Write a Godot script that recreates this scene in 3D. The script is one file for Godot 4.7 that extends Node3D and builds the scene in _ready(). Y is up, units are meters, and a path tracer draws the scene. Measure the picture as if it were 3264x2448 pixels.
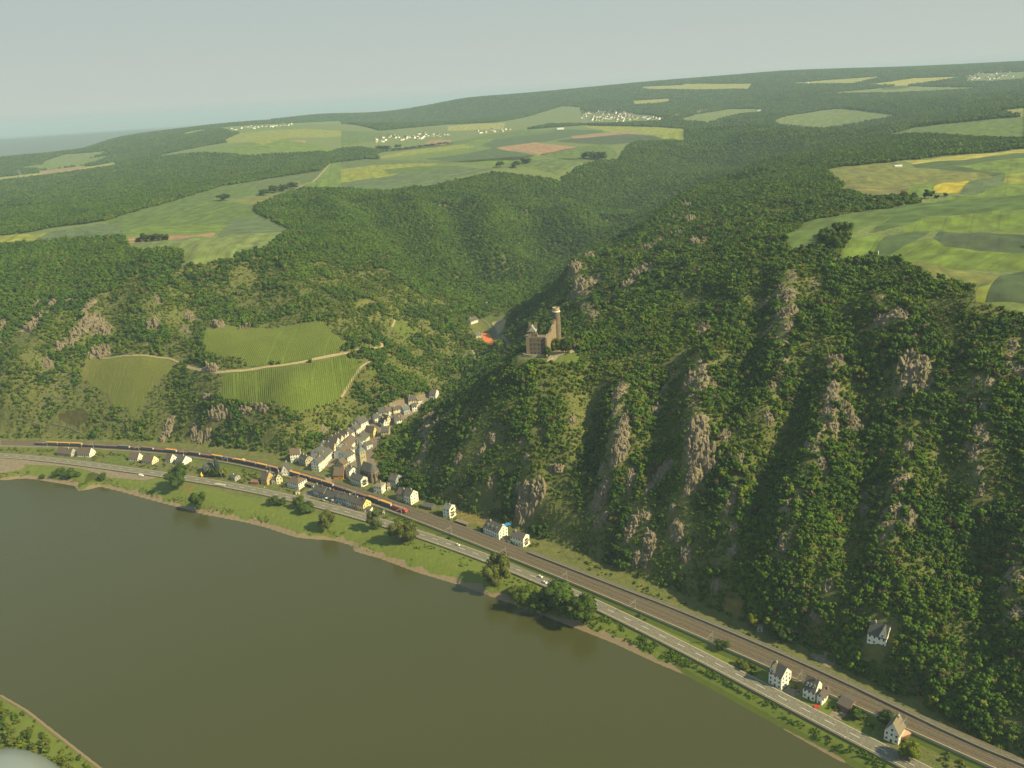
extends Node3D
# An aerial view of a river valley: castle spur, village, railway, plateau fields, far hills.
# Lengths in metres, y up, river surface at y = 0. The sun stands to the right, a little behind the camera.

const TH0 := -0.90
const NT := 333
const DTH := 0.00585
const R0 := 120.0
const NRR := 633
const DLR := 0.0085
var HG := PackedFloat32Array()      # heights of the terrain grid (angle, log distance)
var CF := PackedFloat32Array()      # coarse surface
var counts := {}
var mats := {}
var rng := RandomNumberGenerator.new()
var t_noise: ImageTexture
var t_stripe: ImageTexture
var open_polys := []                # [rect, polygon, density kept, cast of trees]
var noise_a := FastNoiseLite.new()
var noise_b := FastNoiseLite.new()

func _ready():
	rng.seed = 7
	# camera
	var cam := Camera3D.new()
	cam.name = "camera"
	cam.fov = 49.72
	cam.near = 0.2
	cam.far = 60000.0
	cam.position = Vector3(0, 360, 0)
	cam.rotation_degrees = Vector3(-19.1, 0, -3.5)
	add_child(cam)
	cam.current = true
	# sky, air, exposure
	var sm := ProceduralSkyMaterial.new()
	sm.sky_top_color = Color(0.55, 0.655, 0.685)
	sm.sky_horizon_color = Color(0.72, 0.735, 0.70)
	sm.sky_curve = 0.15
	sm.ground_bottom_color = Color(0.30, 0.32, 0.26)
	sm.ground_horizon_color = Color(0.6, 0.62, 0.6)
	sm.sun_angle_max = 1.0
	var sky := Sky.new()
	sky.sky_material = sm
	var env := Environment.new()
	env.background_mode = Environment.BG_SKY
	env.sky = sky
	env.tonemap_mode = Environment.TONE_MAPPER_LINEAR
	env.tonemap_exposure = 1.750
	env.background_energy_multiplier = 0.68
	env.ambient_light_source = Environment.AMBIENT_SOURCE_SKY
	env.sdfgi_enabled = true
	env.ssao_enabled = true
	env.ssil_enabled = true
	env.fog_enabled = true
	env.fog_density = 0.000078
	env.fog_light_color = Color(0.66, 0.75, 0.85)
	var we := WorldEnvironment.new()
	we.name = "world_environment"
	we.environment = env
	add_child(we)
	var sun := DirectionalLight3D.new()
	sun.name = "sun"
	sun.light_energy = 1.6
	sun.light_color = Color(1.0, 0.935, 0.70)
	sun.light_angular_distance = 0.5
	sun.shadow_enabled = true
	add_child(sun)
	sun.look_at_from_position(Vector3(0.71, 0.62, 0.33) * 100.0, Vector3.ZERO)
	noise_a.seed = 3
	noise_a.frequency = 0.012
	noise_a.fractal_octaves = 3
	noise_b.seed = 11
	noise_b.frequency = 0.05
	noise_b.fractal_octaves = 3
	make_textures()
	build_heights()
	build_ground()
	build_fields()
	build_transport()
	build_vineyards()
	for a in HOUSES: house(a)
	build_church()
	build_castle()
	build_rocks()
	build_train()
	build_small_things()
	build_far_villages()
	build_trees()
	build_forest()

# ------------------------------------------------------------------ helpers
func numbered(n: String) -> String:
	var k: int = counts.get(n, 0)
	counts[n] = k + 1
	return n if k == 0 else "%s_%03d" % [n, k]

func tag(o: Node, label: String, category := "", group := "", kind := ""):
	o.set_meta("label", label)
	if category: o.set_meta("category", category)
	if group: o.set_meta("group", group)
	if kind: o.set_meta("kind", kind)

func thing(called: String, label: String, category: String, at := Vector3.ZERO, turn := 0.0, group := "") -> Node3D:
	var o := Node3D.new()
	o.name = numbered(called)
	add_child(o)
	o.position = at
	o.rotation.y = turn
	tag(o, label, category, group)
	return o

func mesh_node(called: String, mesh: Mesh, m: Material, parent: Node = null) -> MeshInstance3D:
	var o := MeshInstance3D.new()
	o.mesh = mesh
	if m: o.material_override = m
	if parent:
		o.name = called
		parent.add_child(o, true)
	else:
		o.name = numbered(called)
		add_child(o)
	return o

func new_st() -> SurfaceTool:
	var st := SurfaceTool.new()
	st.begin(Mesh.PRIMITIVE_TRIANGLES)
	st.set_smooth_group(-1)
	return st

func done(st: SurfaceTool, called: String, m: Material, parent: Node = null) -> MeshInstance3D:
	st.generate_normals()
	return mesh_node(called, st.commit(), m, parent)

func tri(st: SurfaceTool, a: Vector3, b: Vector3, c: Vector3):   # counterclockwise seen from outside
	st.add_vertex(a); st.add_vertex(c); st.add_vertex(b)

func quad(st: SurfaceTool, a: Vector3, b: Vector3, c: Vector3, d: Vector3):
	tri(st, a, b, c); tri(st, a, c, d)

func box(st: SurfaceTool, c: Vector3, s: Vector3, b := Basis.IDENTITY):
	var h := s * 0.5
	var p := []
	for i in 8:
		p.append(c + b * Vector3(h.x if i & 1 else -h.x, h.y if i & 2 else -h.y, h.z if i & 4 else -h.z))
	quad(st, p[4], p[5], p[7], p[6]); quad(st, p[1], p[0], p[2], p[3])
	quad(st, p[5], p[1], p[3], p[7]); quad(st, p[0], p[4], p[6], p[2])
	quad(st, p[6], p[7], p[3], p[2]); quad(st, p[0], p[1], p[5], p[4])

func extrude(st: SurfaceTool, pts: Array, o: Vector3, U: Vector3, V: Vector3, W: Vector3, n: float):
	var poly := PackedVector2Array(pts)
	var area := 0.0
	for i in poly.size(): area += poly[i].cross(poly[(i + 1) % poly.size()])
	if area * U.cross(V).dot(W) < 0: poly.reverse()
	var f := []
	var g := []
	for p in poly:
		f.append(o + U * p.x + V * p.y + W * n)
		g.append(o + U * p.x + V * p.y)
	var idx := Geometry2D.triangulate_polygon(poly)
	for k in range(0, idx.size(), 3):
		var q := [poly[idx[k]], poly[idx[k + 1]], poly[idx[k + 2]]]
		var flip: bool = ((q[1] - q[0]).cross(q[2] - q[0]) > 0) != (U.cross(V).dot(W) > 0)
		var i0: int = idx[k]
		var i1: int = idx[k + 2] if flip else idx[k + 1]
		var i2: int = idx[k + 1] if flip else idx[k + 2]
		tri(st, f[i0], f[i1], f[i2]); tri(st, g[i0], g[i2], g[i1])
	for i in poly.size():
		var j := (i + 1) % poly.size()
		quad(st, g[i], g[j], f[j], f[i])

func lathe(st: SurfaceTool, prof: Array, n: int, c := Vector3.ZERO):   # prof: Vector2(radius, y) from the bottom up
	for k in prof.size() - 1:
		for i in n:
			var a := TAU * i / n
			var b := TAU * (i + 1) / n
			var p0: Vector2 = prof[k]
			var p1: Vector2 = prof[k + 1]
			var A := c + Vector3(cos(a) * p0.x, p0.y, sin(a) * p0.x)
			var B := c + Vector3(cos(b) * p0.x, p0.y, sin(b) * p0.x)
			var C := c + Vector3(cos(b) * p1.x, p1.y, sin(b) * p1.x)
			var D := c + Vector3(cos(a) * p1.x, p1.y, sin(a) * p1.x)
			if p0.x > 0.001: tri(st, A, C, B)
			if p1.x > 0.001: tri(st, A, D, C)

func bar(st: SurfaceTool, a: Vector3, b: Vector3, w: float):
	var d := b - a
	var up := Vector3.UP if abs(d.normalized().y) < 0.9 else Vector3.RIGHT
	var bs := Basis.looking_at(d, up)
	box(st, (a + b) * 0.5, Vector3(w, w, d.length()), bs)

# ------------------------------------------------------------------ materials
const COL := {
	"yg": Vector3(0.18, 0.2, 0.016), "yg2": Vector3(0.23, 0.225, 0.05), "yg3": Vector3(0.094, 0.142, 0.01), "lg": Vector3(0.098, 0.15, 0.014), "lg2": Vector3(0.115, 0.15, 0.04),
	"mg": Vector3(0.07, 0.115, 0.014), "mg2": Vector3(0.075, 0.108, 0.025), "dg": Vector3(0.045, 0.08, 0.02), "dg2": Vector3(0.036, 0.06, 0.02), "dg3": Vector3(0.05, 0.095, 0.012),
	"bg": Vector3(0.07, 0.105, 0.04), "ye": Vector3(0.34, 0.27, 0.012), "ye2": Vector3(.27, .25, .04), "br": Vector3(.24, .155, .085), "br2": Vector3(.27, .16, .09),
	"tan": Vector3(0.128, 0.136, 0.026), "tan2": Vector3(0.135, 0.128, 0.036), "tanm": Vector3(0.16, 0.13, 0.03), "sc": Vector3(0.1, 0.108, 0.025), "gr": Vector3(0.09, 0.12, 0.014), "lawn": Vector3(0.1, 0.13, 0.016),
	"vine": Vector3(.10, .122, .016), "path_grey": Vector3(.125, .115, .09), "tanp": Vector3(.32, .26, .16), "asph": Vector3(.165, .15, .125), "gravel": Vector3(.21, .165, .12), "pave": Vector3(.20, .15, .115), "court": Vector3(.62, .16, .055), "stone": Vector3(.30, .25, .17),
	"white": Vector3(.86, .84, .78), "cream": Vector3(.78, .70, .50), "beige": Vector3(.50, .43, .30), "grey": Vector3(.40, .39, .38), "pale": Vector3(.58, .60, .60), "bluegrey": Vector3(.34, .38, .40),
	"teal": Vector3(.26, .40, .40), "green": Vector3(.36, .42, .28), "yellow": Vector3(.80, .68, .28), "ochre": Vector3(.55, .42, .2), "orange": Vector3(.55, .24, .07), "terra": Vector3(.22, .11, .085), "dark": Vector3(.10, .10, .10), "salmon": Vector3(.6, .36, .25),
	"brown": Vector3(.13, .095, .075), "plum": Vector3(.098, .08, .078), "greyroof": Vector3(.088, .086, .086), "slate": Vector3(.12, .145, .16), "tan_roof": Vector3(.2, .165, .125), "green_roof": Vector3(.14, .16, .13),
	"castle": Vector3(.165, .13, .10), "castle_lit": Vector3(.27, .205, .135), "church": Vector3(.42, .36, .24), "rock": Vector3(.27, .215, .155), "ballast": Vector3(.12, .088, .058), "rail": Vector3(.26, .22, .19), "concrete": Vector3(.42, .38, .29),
	"bark": Vector3(.09, .07, .05), "glass": Vector3(.035, .04, .045), "metal": Vector3(.25, .26, .26), "black": Vector3(.03, .03, .03), "red": Vector3(.45, .02, .03), "container_blue": Vector3(.06, .085, .15), "tarp_yellow": Vector3(.60, .32, .06), "tarp_orange": Vector3(.42, .21, .09), "tarp_brown": Vector3(.22, .155, .115),
	"blue": Vector3(.03, .2, .55), "carwhite": Vector3(.75, .75, .75), "carred": Vector3(.6, .01, .02), "loader": Vector3(.7, .45, .03), "wing": Vector3(.17, .20, .215), "timber": Vector3(.09, .06, .05), "wallstone": Vector3(.2, .175, .14)}

func lin(v: Vector3) -> Color:
	return Color(v.x, v.y, v.z).linear_to_srgb()

func mat(key: String, rough := 0.9, tex_scale := 0.0, metal := 0.0) -> StandardMaterial3D:
	var id := "%s_%s_%s" % [key, rough, tex_scale]
	if mats.has(id): return mats[id]
	var m := StandardMaterial3D.new()
	var v: Vector3 = COL[key]
	m.roughness = rough
	m.metallic = metal
	if tex_scale > 0.0:
		v *= 1.2
		m.albedo_texture = t_noise
		m.uv1_triplanar = true
		m.uv1_world_triplanar = true
		m.uv1_scale = Vector3.ONE * tex_scale
	m.albedo_color = lin(v)
	mats[id] = m
	return m

func grey_image(fn: FastNoiseLite, size: int, lo: float, hi: float) -> Image:
	var im := fn.get_seamless_image(size, size)
	im.convert(Image.FORMAT_L8)
	var d := im.get_data()
	for i in d.size(): d[i] = int(clampf(lo + (hi - lo) * d[i] / 255.0, 0, 1) * 255)
	return Image.create_from_data(size, size, false, Image.FORMAT_L8, d)

func color_tex(fn: FastNoiseLite, fine: FastNoiseLite, size: int, stops: Array, fine_amount := 0.3) -> ImageTexture:
	var a := fn.get_seamless_image(size, size).get_data()
	var b := fine.get_seamless_image(size, size).get_data()
	var lut := PackedByteArray()
	for k in 256:
		var t := k / 255.0 * (stops.size() - 1)
		var i := mini(int(t), stops.size() - 2)
		var c := lin((stops[i] as Vector3).lerp(stops[i + 1], t - i))
		lut.append(int(c.r * 255)); lut.append(int(c.g * 255)); lut.append(int(c.b * 255))
	var o := PackedByteArray()
	o.resize(size * size * 3)
	for i in size * size:
		var v := clampi(int(a[i] * (1.0 - fine_amount) + b[i] * fine_amount + (b[i] - 128) * 0.25), 0, 255)
		o[i * 3] = lut[v * 3]; o[i * 3 + 1] = lut[v * 3 + 1]; o[i * 3 + 2] = lut[v * 3 + 2]
	return ImageTexture.create_from_image(Image.create_from_data(size, size, false, Image.FORMAT_RGB8, o))

func tex_mat(id: String, t: Texture2D, metres: float, rough := 0.95) -> StandardMaterial3D:
	var m := StandardMaterial3D.new()
	m.albedo_texture = t
	m.uv1_triplanar = true
	m.uv1_world_triplanar = true
	m.uv1_scale = Vector3.ONE / metres
	m.roughness = rough
	mats[id] = m
	return m

func make_textures():
	var f := FastNoiseLite.new()
	f.seed = 5; f.frequency = 0.02; f.fractal_octaves = 5
	var g := FastNoiseLite.new()
	g.seed = 9; g.frequency = 0.11; g.fractal_octaves = 3
	t_noise = ImageTexture.create_from_image(grey_image(f, 512, 0.68, 1.0))
	tex_mat("ground", color_tex(f, g, 512, [Vector3(.025, .038, .009), Vector3(.045, .062, .013), Vector3(.075, .092, .018), Vector3(.105, .105, .026), Vector3(.15, .125, .05), Vector3(.21, .165, .10)], 0.55), 90.0)
	tex_mat("meadow", color_tex(f, g, 512, [Vector3(.05, .075, .010), Vector3(.085, .115, .012), Vector3(.10, .125, .014), Vector3(.14, .14, .022)], 0.35), 85.0)
	var r := FastNoiseLite.new()
	r.seed = 21; r.frequency = 0.03; r.fractal_type = FastNoiseLite.FRACTAL_RIDGED; r.fractal_octaves = 4
	tex_mat("rock", color_tex(r, g, 512, [Vector3(.045, .038, .028), Vector3(.125, .104, .075), Vector3(.195, .16, .113), Vector3(.255, .21, .15)], 0.4), 26.0)
	tex_mat("bank", color_tex(g, g, 256, [Vector3(.10, .075, .045), Vector3(.19, .14, .09), Vector3(.27, .2, .13)], 0.5), 14.0)
	# faint tramlines and sowing rows of the fields
	var im := Image.create(512, 512, false, Image.FORMAT_L8)
	var rr := RandomNumberGenerator.new()
	rr.seed = 4
	var sn := FastNoiseLite.new()
	sn.seed = 41; sn.frequency = 0.01; sn.fractal_octaves = 4
	var cols := []
	for x in 512: cols.append(rr.randf() * 0.07 - (0.13 if x % 64 < 3 else 0.0))
	for x in 512:
		for y in 512:
			# streaks drawn out along the rows, mirrored at the tile's middle so that it repeats without a seam
			var yy := absi(y - 256)
			var xx := absi(x - 256)
			im.set_pixel(x, y, Color.from_hsv(0, 0, clampf(0.86 + cols[x] + sn.get_noise_2d(xx * 2.2, yy * 0.25) * 0.12, 0.0, 1.0)))
	t_stripe = ImageTexture.create_from_image(im)

# ------------------------------------------------------------------ terrain
func sdist(x: float, z: float, poly: PackedVector2Array) -> float:   # positive on the land side
	var best := 1e18
	var sg := 1.0
	for i in poly.size() - 1:
		var a := poly[i]
		var dx := poly[i + 1].x - a.x
		var dz := poly[i + 1].y - a.y
		var px := x - a.x
		var pz := z - a.y
		var t := clampf((px * dx + pz * dz) / (dx * dx + dz * dz), 0.0, 1.0)
		var ex := px - t * dx
		var ez := pz - t * dz
		var q := ex * ex + ez * ez
		if q < best:
			best = q
			sg = -signf(dx * pz - dz * px)
	return sqrt(best) * sg

func interp(d: float, xs: Array, ys: Array) -> float:
	if d <= xs[0]: return ys[0]
	for i in xs.size() - 1:
		if d < xs[i + 1]: return lerpf(ys[i], ys[i + 1], (d - xs[i]) / (xs[i + 1] - xs[i]))
	return ys[-1]

func cubic(a: float, b: float, c: float, d: float, t: float) -> float:
	return b + 0.5 * t * (c - a + t * (2.0 * a - 5.0 * b + 4.0 * c - d + t * (3.0 * (b - c) + d - a)))

func build_heights():
	HG.resize(NT * NRR)
	# the coarse hill surface, every fourth node
	var ct := (NT - 1) / 4 + 1
	var cr := (NRR - 1) / 4 + 1
	CF.resize(ct * cr)
	var kx := PackedFloat32Array()
	var ky := PackedFloat32Array()
	var kw := PackedFloat32Array()
	for k in HILLS:
		kx.append(k.x); ky.append(k.y); kw.append(k.z)
	var nk := kx.size()
	for i in ct:
		var u := (TH0 + i * 4 * DTH) * 1000.0
		for j in cr:
			var v := (log(R0) + j * 4 * DLR) * 1000.0
			var s := HILL0
			for k in nk:
				var du := u - kx[k]
				var dv := v - ky[k]
				s += kw[k] * sqrt(du * du + dv * dv + 324.0)
			CF[i * cr + j] = s
	var cols := PackedFloat32Array()
	cols.resize(ct * NRR)
	for i in ct:
		for j in NRR:
			var q := mini(j / 4, cr - 2)
			var t := (j - q * 4) / 4.0
			var o := i * cr
			cols[i * NRR + j] = cubic(CF[o + maxi(q - 1, 0)], CF[o + q], CF[o + q + 1], CF[o + mini(q + 2, cr - 1)], t)
	# signed distances to the shore, the foot of the slope and the far bank, every second node
	var n2 := (NT - 1) / 2 + 1
	var jmax := 320
	var m2 := jmax / 2 + 2
	var ds := PackedFloat32Array()
	var dt := PackedFloat32Array()
	var dq := PackedFloat32Array()
	ds.resize(n2 * m2); dt.resize(n2 * m2); dq.resize(n2 * m2)
	var sh := PackedVector2Array(SHORE)
	var to := PackedVector2Array(TOE)
	var op := PackedVector2Array(OPP)
	for i in n2:
		var th := TH0 + i * 2 * DTH
		for j in m2:
			var r := R0 * exp(j * 2 * DLR)
			var x := sin(th) * r
			var z := -cos(th) * r
			ds[i * m2 + j] = sdist(x, z, sh)
			dt[i * m2 + j] = sdist(x, z, to)
			dq[i * m2 + j] = -sdist(x, z, op)
	var XS := [-25.0, -3.0, 0.0, 5.0, 14.0, 40.0]
	var YS := [-4.0, -1.0, 0.0, 2.4, 4.9, 5.8]
	var YQ := [-4.0, -1.0, 0.0, 2.2, 4.0, 5.2]
	var rib_rects := []
	for rb in RIBS:
		var rc := Rect2(rb[2][0], Vector2.ZERO)
		for p in rb[2]: rc = rc.expand(p)
		rib_rects.append(rc.grow(rb[1] * 2.6))
	for i in NT:
		var th := TH0 + i * DTH
		var sx := sin(th)
		var cz := -cos(th)
		var ci := mini(i / 4, ct - 2)
		var ti := (i - ci * 4) / 4.0
		var a0 := maxi(ci - 1, 0) * NRR
		var a3 := mini(ci + 2, ct - 1) * NRR
		for j in NRR:
			var r := R0 * exp(j * DLR)
			var x := sx * r
			var z := cz * r
			var h := maxf(cubic(cols[a0 + j], cols[ci * NRR + j], cols[(ci + 1) * NRR + j], cols[a3 + j], ti), 6.5)
			var bump := 1.0
			if j < jmax:
				var p := i / 2
				var q := j / 2
				var p1 := mini(p + (i & 1), n2 - 1)
				var q1 := mini(q + (j & 1), m2 - 1)
				var dsv := (ds[p * m2 + q] + ds[p1 * m2 + q] + ds[p * m2 + q1] + ds[p1 * m2 + q1]) * 0.25
				var dtv := (dt[p * m2 + q] + dt[p1 * m2 + q] + dt[p * m2 + q1] + dt[p1 * m2 + q1]) * 0.25
				var dqv := (dq[p * m2 + q] + dq[p1 * m2 + q] + dq[p * m2 + q1] + dq[p1 * m2 + q1]) * 0.25
				var fl := maxf(interp(dsv, XS, YS), interp(dqv, XS, YQ))
				var ramp := smoothstep(0.0, 14.0, dtv)
				bump = smoothstep(5.0, 60.0, dtv)
				if ramp > 0.0:
					var add := 0.0
					var pp := Vector2(x, z)
					for k in RIBS.size():
						if rib_rects[k].has_point(pp):
							var d: float = sdist(x, z, PackedVector2Array(RIBS[k][2])) / RIBS[k][1]
							add += RIBS[k][0] * exp(-d * d)
					h = fl + (h - fl) * ramp + add * bump
				else:
					h = fl
			var steep := bump * clampf(1.0 - r / 4000.0, 0.15, 1.0)
			if steep > 0.0: h += steep * noise_a.get_noise_2d(x, z) * 5.0
			for pd in PADS:
				var d2 := Vector2(x, z).distance_to(pd[0])
				if d2 < pd[2]: h = lerpf(pd[3], h, smoothstep(pd[1], pd[2], d2))
			HG[i * NRR + j] = h

func gp(i: int, j: int) -> Vector3:
	var th := TH0 + i * DTH
	var r := R0 * exp(j * DLR)
	return Vector3(sin(th) * r, HG[i * NRR + j], -cos(th) * r)

func hgt(x: float, z: float) -> float:
	var fi := clampf((atan2(x, -z) - TH0) / DTH, 0.0, NT - 1.001)
	var fj := clampf((log(maxf(sqrt(x * x + z * z), R0)) - log(R0)) / DLR, 0.0, NRR - 1.001)
	var i := int(fi)
	var j := int(fj)
	var o := i * NRR + j
	return lerpf(lerpf(HG[o], HG[o + 1], fj - j), lerpf(HG[o + NRR], HG[o + NRR + 1], fj - j), fi - i)

func on(p: Vector2, lift := 0.0) -> Vector3:
	return Vector3(p.x, hgt(p.x, p.y) + lift, p.y)

func grad(x: float, z: float, e := 4.0) -> Vector2:
	return Vector2(hgt(x + e, z) - hgt(x - e, z), hgt(x, z + e) - hgt(x, z - e)) / (2.0 * e)

func build_ground():
	var v := PackedVector3Array()
	var nn := PackedVector3Array()
	var idx := PackedInt32Array()
	v.resize(NT * NRR); nn.resize(NT * NRR)
	for i in NT:
		for j in NRR: v[i * NRR + j] = gp(i, j)
	for i in NT:
		for j in NRR:
			var a := v[maxi(i - 1, 0) * NRR + j]
			var b := v[mini(i + 1, NT - 1) * NRR + j]
			var c := v[i * NRR + maxi(j - 1, 0)]
			var d := v[i * NRR + mini(j + 1, NRR - 1)]
			nn[i * NRR + j] = (b - a).cross(d - c).normalized()
	for i in NT - 1:
		for j in NRR - 1:
			var o := i * NRR + j
			idx.append_array([o, o + 1, o + NRR + 1, o, o + NRR + 1, o + NRR])
	var arr := []
	arr.resize(Mesh.ARRAY_MAX)
	arr[Mesh.ARRAY_VERTEX] = v
	arr[Mesh.ARRAY_NORMAL] = nn
	arr[Mesh.ARRAY_INDEX] = idx
	var m := ArrayMesh.new()
	m.add_surface_from_arrays(Mesh.PRIMITIVE_TRIANGLES, arr)
	var g := mesh_node("ground", m, mats["ground"])
	tag(g, "hills, slopes and plateau of the river valley", "", "", "structure")
	# the river
	var st := new_st()
	quad(st, Vector3(-3200, 0, 900), Vector3(2600, 0, 900), Vector3(2600, 0, -1600), Vector3(-3200, 0, -1600))
	var w := StandardMaterial3D.new()
	w.albedo_color = lin(Vector3(.048, .049, .0155))
	w.roughness = 0.22
	w.metallic_specular = 0.4
	var wn := FastNoiseLite.new()
	wn.seed = 2; wn.frequency = 0.035; wn.fractal_octaves = 4
	var wi := wn.get_seamless_image(512, 512)
	wi.bump_map_to_normal_map(1.0)
	w.normal_enabled = true
	w.normal_texture = ImageTexture.create_from_image(wi)
	w.normal_scale = 0.25
	w.uv1_triplanar = true
	w.uv1_world_triplanar = true
	w.uv1_scale = Vector3.ONE / 55.0
	var o2 := done(st, "river", w)
	tag(o2, "broad muddy green-brown river with smooth water", "", "", "structure")

# a polygon laid on the terrain: cut along the terrain's own triangles
func drape(polys: Array, off: float, row_dir := Vector2.ZERO) -> ArrayMesh:
	var v := PackedVector3Array()
	var nn := PackedVector3Array()
	var uv := PackedVector2Array()
	for poly: PackedVector2Array in polys:
		var i0 := NT; var i1 := 0; var j0 := NRR; var j1 := 0
		for p in poly:
			var fi := (atan2(p.x, -p.y) - TH0) / DTH
			var fj := (log(maxf(p.length(), R0)) - log(R0)) / DLR
			i0 = mini(i0, int(fi) - 1); i1 = maxi(i1, int(fi) + 1); j0 = mini(j0, int(fj) - 1); j1 = maxi(j1, int(fj) + 1)
		i0 = clampi(i0, 0, NT - 2); i1 = clampi(i1, 0, NT - 2); j0 = clampi(j0, 0, NRR - 2); j1 = clampi(j1, 0, NRR - 2)
		for i in range(i0, i1 + 1):
			for j in range(j0, j1 + 1):
				var q := [gp(i, j), gp(i, j + 1), gp(i + 1, j + 1), gp(i + 1, j)]
				var inside := 0
				for p: Vector3 in q:
					if Geometry2D.is_point_in_polygon(Vector2(p.x, p.z), poly): inside += 1
				for t in [[0, 1, 2], [0, 2, 3]]:
					var A: Vector3 = q[t[0]]
					var B: Vector3 = q[t[1]]
					var C: Vector3 = q[t[2]]
					var n := (C - A).cross(B - A).normalized()
					if n.y < 0: n = -n
					if inside == 4:
						for p: Vector3 in [A, B, C]:
							v.append(p + Vector3(0, off, 0)); nn.append(n); uv.append(Vector2(p.x, p.z))
						continue
					var cut := Geometry2D.intersect_polygons(PackedVector2Array([Vector2(A.x, A.z), Vector2(B.x, B.z), Vector2(C.x, C.z)]), poly)
					for piece: PackedVector2Array in cut:
						var tr := Geometry2D.triangulate_polygon(piece)
						for k in range(0, tr.size(), 3):
							var P := [piece[tr[k]], piece[tr[k + 1]], piece[tr[k + 2]]]
							if (P[1] - P[0]).cross(P[2] - P[0]) < 0: P = [P[0], P[2], P[1]]
							for p: Vector2 in P:
								v.append(Vector3(p.x, A.y - (n.x * (p.x - A.x) + n.z * (p.y - A.z)) / n.y + off, p.y)); nn.append(n); uv.append(p)
	if v.is_empty(): return null
	# make every triangle face up
	for k in range(0, v.size(), 3):
		if (v[k + 1] - v[k]).cross(v[k + 2] - v[k]).y > 0:
			var s := v[k + 1]; v[k + 1] = v[k + 2]; v[k + 2] = s
			var s2 := uv[k + 1]; uv[k + 1] = uv[k + 2]; uv[k + 2] = s2
	if row_dir != Vector2.ZERO:
		var across := Vector2(-row_dir.y, row_dir.x)
		for k in uv.size(): uv[k] = Vector2(uv[k].dot(across) / 210.0, uv[k].dot(row_dir) / 420.0)
	var arr := []
	arr.resize(Mesh.ARRAY_MAX)
	arr[Mesh.ARRAY_VERTEX] = v
	arr[Mesh.ARRAY_NORMAL] = nn
	arr[Mesh.ARRAY_TEX_UV] = uv
	var m := ArrayMesh.new()
	m.add_surface_from_arrays(Mesh.PRIMITIVE_TRIANGLES, arr)
	return m

func add_open(poly: PackedVector2Array, keep := 0.0, size := 1.0):
	var rc := Rect2(poly[0], Vector2.ZERO)
	for p in poly: rc = rc.expand(p)
	open_polys.append([rc, poly, keep, size])

func strip_quads(line: PackedVector2Array, w0: float, w1: float) -> Array:
	var o := []
	var L := []
	for i in line.size():
		var d := (line[mini(i + 1, line.size() - 1)] - line[maxi(i - 1, 0)]).normalized()
		L.append(Vector2(d.y, -d.x))
	for i in line.size() - 1:
		o.append(PackedVector2Array([line[i] + L[i] * w0, line[i + 1] + L[i + 1] * w0, line[i + 1] + L[i + 1] * w1, line[i] + L[i] * w1]))
	return o

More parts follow.
